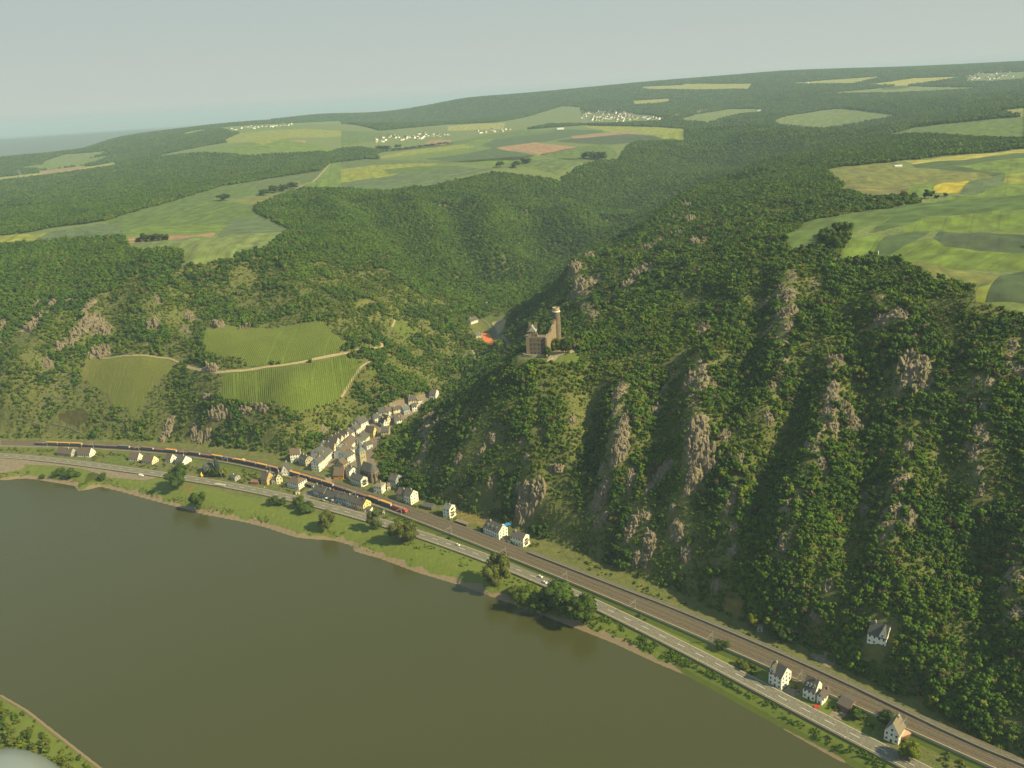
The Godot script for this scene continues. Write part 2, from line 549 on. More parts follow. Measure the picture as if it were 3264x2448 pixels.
func build_fields():
	var k := 0
	for f in FIELDS:
		var poly := PackedVector2Array(f[2])
		var m := StandardMaterial3D.new()
		m.albedo_texture = t_stripe
		m.albedo_color = lin(COL[f[0]] * 1.62)
		m.detail_enabled = true
		m.detail_albedo = t_noise
		m.detail_blend_mode = BaseMaterial3D.BLEND_MODE_MUL
		m.roughness = 0.95
		# rows run along the longest edge
		var best := 0.0
		var dir := Vector2.RIGHT
		for i in poly.size():
			var e := poly[(i + 1) % poly.size()] - poly[i]
			if e.length() > best:
				best = e.length(); dir = e.normalized()
		if f.size() > 3: poly = PackedVector2Array(f[3])
		var msh := drape([poly], 0.15 + 0.04 * (k % 4), dir)
		k += 1
		add_open(PackedVector2Array(f[3]) if f.size() > 3 else poly)
		if msh == null: continue
		tag(mesh_node("field", msh, m), f[1], "", "", "structure")
	for p in OPENS:
		add_open(PackedVector2Array(p))
		var rim := PackedVector2Array()
		for q: Vector2 in p: rim.append(q * (1.0 - 0.026 * smoothstep(1600.0, 2300.0, q.length())))
		add_open(rim)
		tag(mesh_node("plateau_grassland", drape(Geometry2D.merge_polygons(PackedVector2Array(p), rim), 0.06), mat("lg2", 0.95, 0.012)), "pale green grassland of the plateau around the fields", "", "", "structure")
	add_open(PackedVector2Array(COURT_OPEN))
	for g in GRASSY:
		var poly := PackedVector2Array(g[0])
		var msh := drape([poly], 0.12)
		var key: String = g[1]
		add_open(poly, {"sc": 0.6, "tan": 0.12, "gr": 0.12}.get(key, 0.02), 0.6)
		if msh: tag(mesh_node("grass_patch", msh, mat(key, 0.95, 0.02)), {"sc": "scrubby dry grass on the slope", "tan": "dry tan grass on the slope", "gr": "small green meadow", "tanm": "mown straw-coloured meadow", "gravel": "bare gravel patch", "lawn": "castle lawn"}[key], "", "", "structure")
	for p in PATCHES:
		var poly := PackedVector2Array(p[2])
		var msh := drape([poly], 0.22)
		add_open(poly)
		if msh: tag(mesh_node(p[0], msh, mat(p[1], 0.92, 0.03)), p[3], "", "", "structure")
	for p in PATHS:
		var q := strip_quads(PackedVector2Array(p[3]), -p[1] * 0.5, p[1] * 0.5)
		var msh := drape(q, 0.3)
		for a in strip_quads(PackedVector2Array(p[3]), -p[1] * 0.5 - 2.0, p[1] * 0.5 + 2.0): add_open(a)
		if msh: tag(mesh_node(p[0], msh, mat(p[2], 0.95, 0.05)), p[4], "", "", "structure")
	# dark woods of the lowland beyond the left hills
	var low := PackedVector2Array()
	for lw in 9: low.append(Vector2(sin(-0.85 + lw * 0.085), -cos(-0.85 + lw * 0.085)) * 7200.0)
	for lw in 9: low.append(Vector2(sin(-0.17 - lw * 0.085), -cos(-0.17 - lw * 0.085)) * 25000.0)
	tag(mesh_node("distant_woodland", drape([low], 0.5), mat("dg2", 0.95, 0.001)), "dark hazy woodland of the lowland at the far left horizon", "", "", "structure")
	# the flood plain: river meadow between water and slope, stony bank along the water
	var mead := PackedVector2Array(SHORE.slice(1, SHORE.size() - 1))
	var fine := PackedVector2Array()
	for i in mead.size() - 1:
		var cnt := maxi(1, int(mead[i].distance_to(mead[i + 1]) / 6.0))
		for q in cnt: fine.append(mead[i].lerp(mead[i + 1], q / float(cnt)))
	var bankq := strip_quads(fine, -1.8, 3.0)
	for i in bankq.size():
		for q in [2, 3]:
			var p: Vector2 = bankq[i][q]
			var dirn: Vector2 = (bankq[i][q] - bankq[i][3 - q]).normalized()
			bankq[i][q] = p + dirn * (noise_b.get_noise_2d(p.x * 1.3, p.y * 1.3) * 6.0 + 0.6)
	var tail := PackedVector2Array(TOE)
	tail.reverse()
	var poly := PackedVector2Array()
	for a in strip_quads(mead, 4.0, 30.0): poly.append(a[0])
	var quads := []
	for i in range(0, mead.size() - 1): pass
	quads = strip_quads(mead, 1.2, 34.0)
	tag(mesh_node("river_meadow", drape(quads, 0.06), mats["meadow"]), "green meadow along the river bank", "", "", "structure")
	tag(mesh_node("river_bank", drape(bankq, 0.09), mats["bank"]), "brown stony bank along the water", "", "", "structure")
	var oq := PackedVector2Array(OPP)
	tag(mesh_node("near_bank", drape(strip_quads(oq, -60.0, -3.0), 0.06), mats["meadow"]), "grassy near bank in the lower left corner", "", "", "structure")
	tag(mesh_node("near_bank_edge", drape(strip_quads(oq, -1.4, 1.6), 0.09), mats["bank"]), "brown earth edge of the near bank", "", "", "structure")

# ------------------------------------------------------------------ road, railway, walls
func sweep(st: SurfaceTool, line: PackedVector2Array, prof: Array, i0 := 0, i1 := -1):
	var n := line.size() if i1 < 0 else i1 + 1
	var rows := []
	for i in range(i0, n):
		var d := (line[mini(i + 1, line.size() - 1)] - line[maxi(i - 1, 0)]).normalized()
		var L := Vector2(d.y, -d.x)
		var row := []
		for p in prof:
			var q: Vector2 = line[i] + L * p.x
			row.append(Vector3(q.x, p.y, q.y))
		rows.append(row)
	for i in rows.size() - 1:
		for k in prof.size() - 1:
			quad(st, rows[i][k], rows[i + 1][k], rows[i + 1][k + 1], rows[i][k + 1])

func line_at(line: PackedVector2Array, s: float, off: float, y: float) -> Array:   # [point, heading]
	var left := s
	for i in line.size() - 1:
		var l := line[i].distance_to(line[i + 1])
		if left <= l or i == line.size() - 2:
			var d := (line[i + 1] - line[i]) / l
			var p := line[i] + d * left + Vector2(d.y, -d.x) * off
			return [Vector3(p.x, y, p.y), d]
		left -= l
	return []

func near_s(line: PackedVector2Array, p: Vector2) -> float:
	var best := 1e18
	var bs := 0.0
	var s := 0.0
	for i in line.size() - 1:
		var l := line[i].distance_to(line[i + 1])
		var q := Geometry2D.get_closest_point_to_segment(p, line[i], line[i + 1])
		if q.distance_squared_to(p) < best:
			best = q.distance_squared_to(p)
			bs = s + q.distance_to(line[i])
		s += l
	return bs

func heading(d: Vector2) -> float:   # turn that points a thing's local -z along d
	return atan2(-d.x, -d.y)

func flat_strip(line: PackedVector2Array, off: float, w: float, y: float, called: String, m: Material, parent: Node, dash := 0.0, gap := 0.0):
	var st := new_st()
	if dash == 0.0:
		sweep(st, line, [Vector2(off - w / 2, y), Vector2(off + w / 2, y)])
	else:
		var total := 0.0
		for i in line.size() - 1: total += line[i].distance_to(line[i + 1])
		var s := 30.0
		while s < total - 30.0:
			var a := line_at(line, s, off - w / 2, y)
			var b := line_at(line, s + dash, off - w / 2, y)
			var c := line_at(line, s + dash, off + w / 2, y)
			var d := line_at(line, s, off + w / 2, y)
			quad(st, a[0], b[0], c[0], d[0])
			s += dash + gap
	done(st, called, m, parent)

func build_transport():
	var road := PackedVector2Array(ROAD)
	var rail := PackedVector2Array(RAIL)
	var paint := mat("pale", 0.7)
	# road
	var st := new_st()
	sweep(st, road, [Vector2(-6.4, 3.2), Vector2(-5.4, 6.15), Vector2(-5.2, 6.3), Vector2(0, 6.4), Vector2(5.2, 6.3), Vector2(5.4, 6.15), Vector2(6.4, 3.2)])
	var ro := done(st, "main_road", mat("asph", 0.9, 0.05))
	tag(ro, "two-lane grey riverside road with pale edge lines", "", "", "structure")
	flat_strip(road, -4.5, 0.35, 6.335, "edge_line", mat("concrete", 0.8), ro)
	flat_strip(road, 4.5, 0.35, 6.335, "edge_line", mat("concrete", 0.8), ro)
	flat_strip(road, 0.0, 0.28, 6.42, "centre_line", paint, ro, 6.0, 9.0)
	# low parapet on the river side and kerb
	st = new_st()
	sweep(st, road, [Vector2(-6.5, 4.6), Vector2(-6.5, 6.7), Vector2(-6.0, 6.7), Vector2(-6.0, 6.0)])
	tag(done(st, "road_wall", mat("wallstone", 0.95, 0.2)), "low stone retaining wall along the river side of the road", "wall")
	st = new_st()
	sweep(st, road, [Vector2(-18.0, -1.5), Vector2(-13.5, 2.2), Vector2(-10.0, 4.0), Vector2(-6.5, 5.3)])
	tag(done(st, "road_verge", mats["meadow"]), "grassy slope below the river side of the road", "", "", "structure")
	for l in TWALL:
		st = new_st()
		var tw := PackedVector2Array(l)
		for i in tw.size() - 1:
			var n := maxi(2, int(tw[i].distance_to(tw[i + 1]) / 4.0))
			for q in n:
				var p0 := on(tw[i].lerp(tw[i + 1], q / float(n)))
				var p1 := on(tw[i].lerp(tw[i + 1], (q + 1.0) / n))
				var dv := p1 - p0
				box(st, (p0 + p1) * 0.5 + Vector3(0, 0.3, 0), Vector3(dv.length() + 0.3, 2.2 + rng.randf() * 0.6, 0.7), Basis(Vector3.UP, atan2(-dv.z, dv.x)))
		tag(done(st, "terrace_wall", mat("wallstone", 0.95, 0.2)), "weathered dry stone terrace wall on the left slope", "wall", "dry stone terrace walls on the left slope")
	for w in [[-9.0, 1.0], [9.0, 1.0]]:
		for a in strip_quads(road, -9.0, 9.0): add_open(a)
		break
	for a in strip_quads(rail, -16.0, 11.5): add_open(a)
	# railway embankment with a gap for the underpass
	var bs := near_s(rail, BRIDGE)
	var s := 0.0
	var ia := 0
	var cutA := line_at(rail, bs - 5.0, 0, 0)
	var cutB := line_at(rail, bs + 5.0, 0, 0)
	var left := PackedVector2Array()
	var right := PackedVector2Array()
	for i in rail.size():
		if s < bs - 5.0: left.append(rail[i])
		if s > bs + 5.0: right.append(rail[i])
		if i < rail.size() - 1: s += rail[i].distance_to(rail[i + 1])
	left.append(Vector2(cutA[0].x, cutA[0].z))
	right.insert(0, Vector2(cutB[0].x, cutB[0].z))
	var grassy := [Vector2(-13.5, 3.5), Vector2(-7.4, 8.75)]
	var grassy2 := [Vector2(9.6, 8.75), Vector2(14.5, 4.5)]
	for part in [left, right]:
		st = new_st()
		sweep(st, part, [Vector2(-7.4, 8.75), Vector2(-6.6, 9.1), Vector2(8.9, 9.1), Vector2(9.6, 8.75)])
		tag(done(st, "railway_ballast", mat("ballast", 0.95, 0.08)), "brown ballast bed of the railway, %s the underpass" % ("left of" if part == left else "right of"), "", "", "structure")
		st = new_st()
		sweep(st, part, grassy)
		sweep(st, part, grassy2)
		tag(done(st, "railway_embankment", mats["meadow"]), "grassy railway embankment, %s the underpass" % ("left of" if part == left else "right of"), "", "", "structure")
	var br := thing("railway_bridge", "short railway bridge with stone piers over the village street", "bridge", line_at(rail, bs, 0, 0)[0], heading(cutB[1]))
	st = new_st(); box(st, Vector3(1.0, 8.6, 0), Vector3(17.6, 0.95, 10.6)); done(st, "deck", mat("ballast", 0.95, 0.08), br)
	for k in [-1, 1]:
		st = new_st(); box(st, Vector3(0.6, 5.5, k * 6.4), Vector3(19.6, 6.4, 2.6)); done(st, "abutment", mat("concrete", 0.9, 0.1), br)
	for k in [-1, 1]:
		st = new_st(); box(st, Vector3(0.9 + k * 9.0, 9.3, 0), Vector3(0.3, 0.9, 15.0)); done(st, "parapet", mat("concrete", 0.9, 0.1), br)
	# tracks
	for k in 3:
		var tk := thing("railway_track", ["railway track nearest the river, carrying the freight train", "middle railway track, empty", "railway track nearest the slope, empty"][k], "railway track")
		for o in [-0.75, 0.75]:
			st = new_st()
			var c: float = [-2.6, 1.9, 6.4][k] + o
			sweep(st, rail, [Vector2(c - 0.07, 9.12), Vector2(c - 0.07, 9.32), Vector2(c + 0.07, 9.32), Vector2(c + 0.07, 9.12)])
			done(st, "rail", mat("rail", 0.5), tk)
		st = new_st()
		var cc: float = [-2.6, 1.9, 6.4][k]
		sweep(st, rail, [Vector2(cc - 1.3, 9.08), Vector2(cc - 1.25, 9.2), Vector2(cc + 1.25, 9.2), Vector2(cc + 1.3, 9.08)])
		var sl := done(st, "sleepers", mat("bark", 0.9, 0.06), tk)
		sl.set_meta("kind", "stuff")
	st = new_st()
	sweep(st, rail, [Vector2(-8.1, 7.8), Vector2(-8.1, 9.75), Vector2(-7.6, 9.75), Vector2(-7.6, 8.6)])
	tag(done(st, "trackside_wall", mat("concrete", 0.9, 0.15)), "low pale concrete wall along the river side of the tracks", "wall")
	# service path and retaining wall at the foot of the slope
	var pth := PackedVector2Array(PATHR)
	st = new_st()
	sweep(st, pth, [Vector2(-2.2, 9.9), Vector2(-1.6, 9.95), Vector2(1.5, 9.95), Vector2(2.6, 9.0)])
	tag(done(st, "service_path", mat("path_grey", 0.95, 0.06)), "grey service path along the foot of the slope", "", "", "structure")
	st = new_st()
	sweep(st, pth, [Vector2(-2.9, 5.0), Vector2(-2.9, 10.5), Vector2(-2.25, 10.5), Vector2(-2.25, 9.8)])
	tag(done(st, "retaining_wall", mat("wallstone", 0.95, 0.15)), "dark stone retaining wall between the tracks and the service path", "wall")
	for a in strip_quads(pth, -9.0, 4.5): add_open(a)
	# catenary masts
	var total := 0.0
	for i in rail.size() - 1: total += rail[i].distance_to(rail[i + 1])
	var ms := new_st()
	box(ms, Vector3(0, 4.3, 0), Vector3(0.34, 8.6, 0.34))
	ms.generate_normals()
	var pole := ms.commit()
	ms = new_st()
	bar(ms, Vector3(0, 7.6, 0), Vector3(6.6, 7.2, 0), 0.13)
	bar(ms, Vector3(0, 6.2, 0), Vector3(4.0, 7.3, 0), 0.10)
	bar(ms, Vector3(4.0, 7.3, 0), Vector3(4.0, 6.2, 0), 0.08)
	ms.generate_normals()
	var arm := ms.commit()
	var sp := 150.0
	while sp < total - 150.0:
		var a := line_at(rail, sp, -7.2, 8.7)
		if absf(sp - bs) > 12.0:
			var t := thing("catenary_mast", "slim steel catenary mast beside the railway tracks", "mast", a[0], heading(a[1]), "catenary masts along the railway")
			mesh_node("pole", pole, mat("metal", 0.6), t)
			var ar := mesh_node("bracket", arm, mat("metal", 0.6), t)
			ar.scale.x = 1.0
		sp += 62.0

func build_vineyards():
	var k := 0
	for vy in VINE:
		var poly := PackedVector2Array(vy[0])
		var c := Vector2.ZERO
		for p in poly: c += p
		c /= poly.size()
		var root := thing("vineyard", vy[1], "vineyard")
		var g := drape([poly], 0.1)
		mesh_node("grass_floor", g, mat(["yg3", "yg3", "tan2"][k], 0.95, 0.03), root)
		add_open(poly)
		var gr := Vector2.ZERO
		for p in poly: gr += grad(p.x, p.y, 10.0)
		var dir := gr.normalized()
		var across := Vector2(-dir.y, dir.x)
		var lo := 1e9; var hi := -1e9; var l0 := 1e9; var l1 := -1e9
		for p in poly:
			lo = minf(lo, (p - c).dot(across)); hi = maxf(hi, (p - c).dot(across))
			l0 = minf(l0, (p - c).dot(dir)); l1 = maxf(l1, (p - c).dot(dir))
		var vm: Material = mat(["vine", "vine", "vine"][k], 0.95, 0.12)
		var o := lo + 1.0
		while o < hi:
			var fan := 1.0 if k != 2 else 1.0
			var a := c + across * o * (1.0 if k != 2 else 0.55) + dir * (l0 - 5.0)
			var b := c + across * o * fan + dir * (l1 + 5.0)
			for seg: PackedVector2Array in Geometry2D.intersect_polyline_with_polygon(PackedVector2Array([a, b]), poly):
				var len := seg[0].distance_to(seg[-1])
				if len < 6.0: continue
				var n := maxi(2, int(len / 5.0))
				var st := new_st()
				var d := (seg[-1] - seg[0]) / len
				var L := Vector3(-d.y, 0, d.x)
				var prev := []
				for i in n + 1:
					var p := seg[0] + d * (len * i / n)
					var q := on(p)
					var w := 0.42 + rng.randf() * 0.16
					var hh := 0.7 + rng.randf() * 0.3
					if rng.randf() < (0.04 if k < 2 else 0.2): hh *= 0.3
					var row := [q - L * w, q - L * w * 0.6 + Vector3(0, hh, 0), q + L * w * 0.6 + Vector3(0, hh, 0), q + L * w]
					if i > 0:
						for j in 3: quad(st, prev[j], row[j], row[j + 1], prev[j + 1])
					prev = row
				done(st, "vine_row", vm, root)
			# now and then a wider grassy gap
			o += 2.3 + (2.0 if rng.randf() < 0.08 else 0.0)
		k += 1

# ------------------------------------------------------------------ houses
var win_mesh: Mesh
var door_mesh: Mesh
func simple_box(s: Vector3, c := Vector3.ZERO) -> Mesh:
	var st := new_st()
	box(st, c, s)
	st.generate_normals()
	return st.commit()

func part(called: String, mesh: Mesh, m: Material, parent: Node, at: Vector3, turn := 0.0) -> MeshInstance3D:
	var o := mesh_node(called, mesh, m, parent)
	o.position = at
	o.rotation.y = turn
	return o

func gable_roof(st: SurfaceTool, hw: float, e: float, r: float, over: float, o: Vector3, U: Vector3, W: Vector3, n: float):
	var sl := r / hw
	var t := 0.28
	var ye := e - over * sl + 0.06
	var a := hw + over
	extrude(st, [Vector2(-a, ye), Vector2(0, e + r + 0.06), Vector2(0, e + r + 0.06 + t), Vector2(-a, ye + t)], o, U, Vector3.UP, W, n)
	extrude(st, [Vector2(a, ye), Vector2(a, ye + t), Vector2(0.001, e + r + 0.06 + t), Vector2(0.001, e + r + 0.06)], o, U, Vector3.UP, W, n)

func house(a: Array):
	var kind: String = a[0]
	var at := Vector2(a[1], a[2])
	var turn: float = a[3]
	var w: float = a[4] - 0.08
	var d: float = a[5]
	var e: float = a[6]
	var r: float = a[7]
	if kind in ["village_house", "row_house", "long_house"]: e += 1.1; r *= 0.84
	var ridge: String = a[8]
	var opt: String = a[12] if a.size() > 12 else ""
	var cat: String = {"garage": "garage", "shed": "shed", "hut": "hut", "barn": "barn", "platform_shelter": "shelter", "villa": "villa", "annex": "annex", "terrace_annex": "annex"}.get(kind, "house")
	if not win_mesh:
		win_mesh = simple_box(Vector3(1.05, 1.35, 0.16))
		door_mesh = simple_box(Vector3(1.1, 2.1, 0.18))
	var y := hgt(at.x, at.y)
	var X := Vector3(cos(turn), 0, -sin(turn))
	var Z := Vector3(sin(turn), 0, cos(turn))
	for k in [-0.5, 0.5]:
		var q: Vector3 = Vector3(at.x, 0, at.y) + Z * d * 0.5 + X * w * k
		y = minf(y, hgt(q.x, q.z) + 0.6)
	var root := thing(kind, a[11], cat, Vector3(at.x, y, at.y), turn)
	add_open(PackedVector2Array([at + Vector2(X.x, X.z) * (w / 2 + 2) + Vector2(Z.x, Z.z) * (d / 2 + 5), at - Vector2(X.x, X.z) * (w / 2 + 2) + Vector2(Z.x, Z.z) * (d / 2 + 5), at - Vector2(X.x, X.z) * (w / 2 + 2) - Vector2(Z.x, Z.z) * (d / 2 + 2), at + Vector2(X.x, X.z) * (w / 2 + 4) - Vector2(Z.x, Z.z) * (d / 2 + 2)]))
	var wallm := mat(a[9], 0.9, 0.11)
	var rk: String = a[10]
	if rk == "tan" or rk == "green": rk += "_roof"
	var roofm := mat(rk, 0.85, 0.13)
	var st := new_st()
	var base := -4.0
	if ridge == "z":
		extrude(st, [Vector2(-w / 2, base), Vector2(w / 2, base), Vector2(w / 2, e), Vector2(0, e + r), Vector2(-w / 2, e)], Vector3(0, 0, -d / 2), Vector3.RIGHT, Vector3.UP, Vector3.BACK, d)
	elif ridge == "x":
		extrude(st, [Vector2(-d / 2, base), Vector2(d / 2, base), Vector2(d / 2, e), Vector2(0, e + r), Vector2(-d / 2, e)], Vector3(-w / 2, 0, 0), Vector3.FORWARD, Vector3.UP, Vector3.RIGHT, w)
	else:
		box(st, Vector3(0, (e + base) / 2, 0), Vector3(w, e - base, d))
	done(st, "wall", wallm, root)
	st = new_st()
	var over := 0.45 if e > 3.2 else 0.3
	if ridge == "z": gable_roof(st, w / 2, e, r, over, Vector3(0, 0, -d / 2 - over * 0.6), Vector3.RIGHT, Vector3.BACK, d + over * 1.2)
	elif ridge == "x": gable_roof(st, d / 2, e, r, over, Vector3(-w / 2 - over * 0.4, 0, 0), Vector3.FORWARD, Vector3.RIGHT, w + over * 0.8)
	elif ridge == "h":
		var hw := w / 2 + over
		var hd := d / 2 + over
		var inset := minf(hd * 0.95, hw * 0.8)
		var p := [Vector3(-hw, e, hd), Vector3(hw, e, hd), Vector3(hw, e, -hd), Vector3(-hw, e, -hd), Vector3(-hw + inset, e + r, 0), Vector3(hw - inset, e + r, 0)]
		quad(st, p[0], p[1], p[5], p[4]); quad(st, p[2], p[3], p[4], p[5])
		tri(st, p[1], p[2], p[5]); tri(st, p[3], p[0], p[4])
		quad(st, p[3], p[2], p[1], p[0])
	else:
		box(st, Vector3(0, e + r / 2, 0), Vector3(w + 0.5, r, d + 0.5))
	var roof := done(st, "roof", roofm, root)
	if e > 3.3 and ridge != "f" and kind != "hut" and kind != "shed":
		var cx := w * (0.22 if hash(a[11]) % 2 else -0.25)
		part("chimney", simple_box(Vector3(0.75, 1.9, 0.75)), mat("beige" if hash(a[11]) % 3 else "terra"), roof, Vector3(cx if ridge != "z" else 0.9, e + r + 0.5, 0.7 if ridge != "z" else -d * 0.2))
	# windows
	var gm := mat("glass", 0.25)
	var floors := maxi(1, int(e / 2.7))
	if kind in ["garage", "shed", "platform_shelter", "terrace_annex"]:
		var nd := maxi(1, int(w / 4.0))
		for k in nd: part("door", simple_box(Vector3(2.4, 2.2, 0.14)), mat("terra" if kind != "platform_shelter" else "black", 0.7), root, Vector3((k + 0.5) * w / nd - w / 2, 1.1, d / 2))
		return
	if kind == "hut":
		part("door", door_mesh, mat("timber"), root, Vector3(0, 1.05, d / 2))
		return
	var fh := e / floors
	var n := maxi(1, int(w / 2.5))
	for f in floors:
		for k in n:
			var x := (k + 0.5) * w / n - w / 2
			if f == 0 and k == n / 2: continue
			part("window", win_mesh, gm, root, Vector3(x, f * fh + fh * 0.58, d / 2))
	part("door", door_mesh, mat("timber", 0.7), root, Vector3((n / 2 + 0.5) * w / n - w / 2, 1.05, d / 2))
	if ridge == "z":
		part("window", win_mesh, gm, root, Vector3(0, e + r * 0.3, d / 2))
	var ng := maxi(1, int(d / 3.0))
	for side in [-1, 1]:
		var sn: Vector3 = X * side
		if sn.dot(Vector3(-at.x, 0, -at.y).normalized()) < -0.45 and side < 0: continue
		if "b" in opt and side == 1: continue
		if hash(a[11]) % 4 == 1 and ridge == "x" and floors < 3: 
			part("window", win_mesh, gm, root, Vector3(side * w / 2, e * 0.95, 0), PI / 2)
			continue
		for f in floors:
			for k in ng: part("window", win_mesh, gm, root, Vector3(side * w / 2, f * fh + fh * 0.58, (k + 0.5) * d / ng - d / 2), PI / 2)
		if ridge == "x": part("window", win_mesh, gm, root, Vector3(side * w / 2, e + r * 0.28, 0), PI / 2)
	if "b" in opt:
		for f in floors:
			var bal := part("balcony", simple_box(Vector3(1.5, 0.18, d * 0.75)), mat("beige"), root, Vector3(w / 2 + 0.75, f * fh + 0.3, 0))
			part("railing", simple_box(Vector3(0.1, 0.9, d * 0.75)), mat("timber" if f % 2 else "white"), bal, Vector3(0.7, 0.5, 0))
			part("window", simple_box(Vector3(0.16, 1.9, d * 0.5)), gm, root, Vector3(w / 2, f * fh + 1.5, 0))
	if "d" in opt:
		for k in 3:
			var dm := new_st()
			extrude(dm, [Vector2(-0.9, 0), Vector2(0.9, 0), Vector2(0.9, 1.4), Vector2(0, 2.2), Vector2(-0.9, 1.4)], Vector3(0, 0, -2.2), Vector3.RIGHT, Vector3.UP, Vector3.BACK, 2.2)
			var o := done(dm, "dormer", roofm, root)
			o.position = Vector3((k - 1) * w * 0.28, e + r * 0.25, d / 2 - d * 0.09)
			part("window", simple_box(Vector3(1.1, 1.0, 0.1)), mat("pale"), o, Vector3(0, 0.75, 0))
	if "g" in opt:
		var gw := w * 0.36
		var dm := new_st()
		extrude(dm, [Vector2(-gw / 2, -0.5), Vector2(gw / 2, -0.5), Vector2(gw / 2, 1.2), Vector2(0, r + 0.4), Vector2(-gw / 2, 1.2)], Vector3(0, 0, -d * 0.5), Vector3.RIGHT, Vector3.UP, Vector3.BACK, d * 0.5 + 0.12)
		var o := done(dm, "front_gable", wallm, root)
		o.position = Vector3(-w * 0.26 if not "r" in opt else w * 0.28, e, d / 2)
		var rr := new_st()
		gable_roof(rr, gw / 2, 1.2, r - 0.8, 0.35, Vector3(0, 0, -d * 0.5), Vector3.RIGHT, Vector3.BACK, d * 0.5 + 0.5)
		done(rr, "gable_roof", roofm, o)
		part("window", win_mesh, gm, o, Vector3(0, 1.4, 0.14))
	if "t" in opt:
		var tm := mat("timber", 0.8)
		for k in 5:
			var x := (k - 2) * (w if ridge == "z" else d) * 0.19
			var hh := r * (1.0 - absf(k - 2) / 2.6)
			if ridge == "z": part("timber_beam", simple_box(Vector3(0.22, hh, 0.1)), tm, root, Vector3(x, e + hh * 0.45, d / 2 + 0.01))
			else: part("timber_beam", simple_box(Vector3(0.1, hh, 0.22)), tm, root, Vector3(w / 2 + 0.01, e + hh * 0.45, x))
		if ridge == "z": part("timber_beam", simple_box(Vector3(w * 0.98, 0.25, 0.12)), tm, root, Vector3(0, e, d / 2 + 0.02))
		else: part("timber_beam", simple_box(Vector3(0.12, 0.25, d * 0.98)), tm, root, Vector3(w / 2 + 0.02, e, 0))
	if "a" in opt:
		part("awning", simple_box(Vector3(2.6, 0.12, 2.2)), mat("white"), root, Vector3(w * 0.2, 3.0, d / 2 + 1.1))

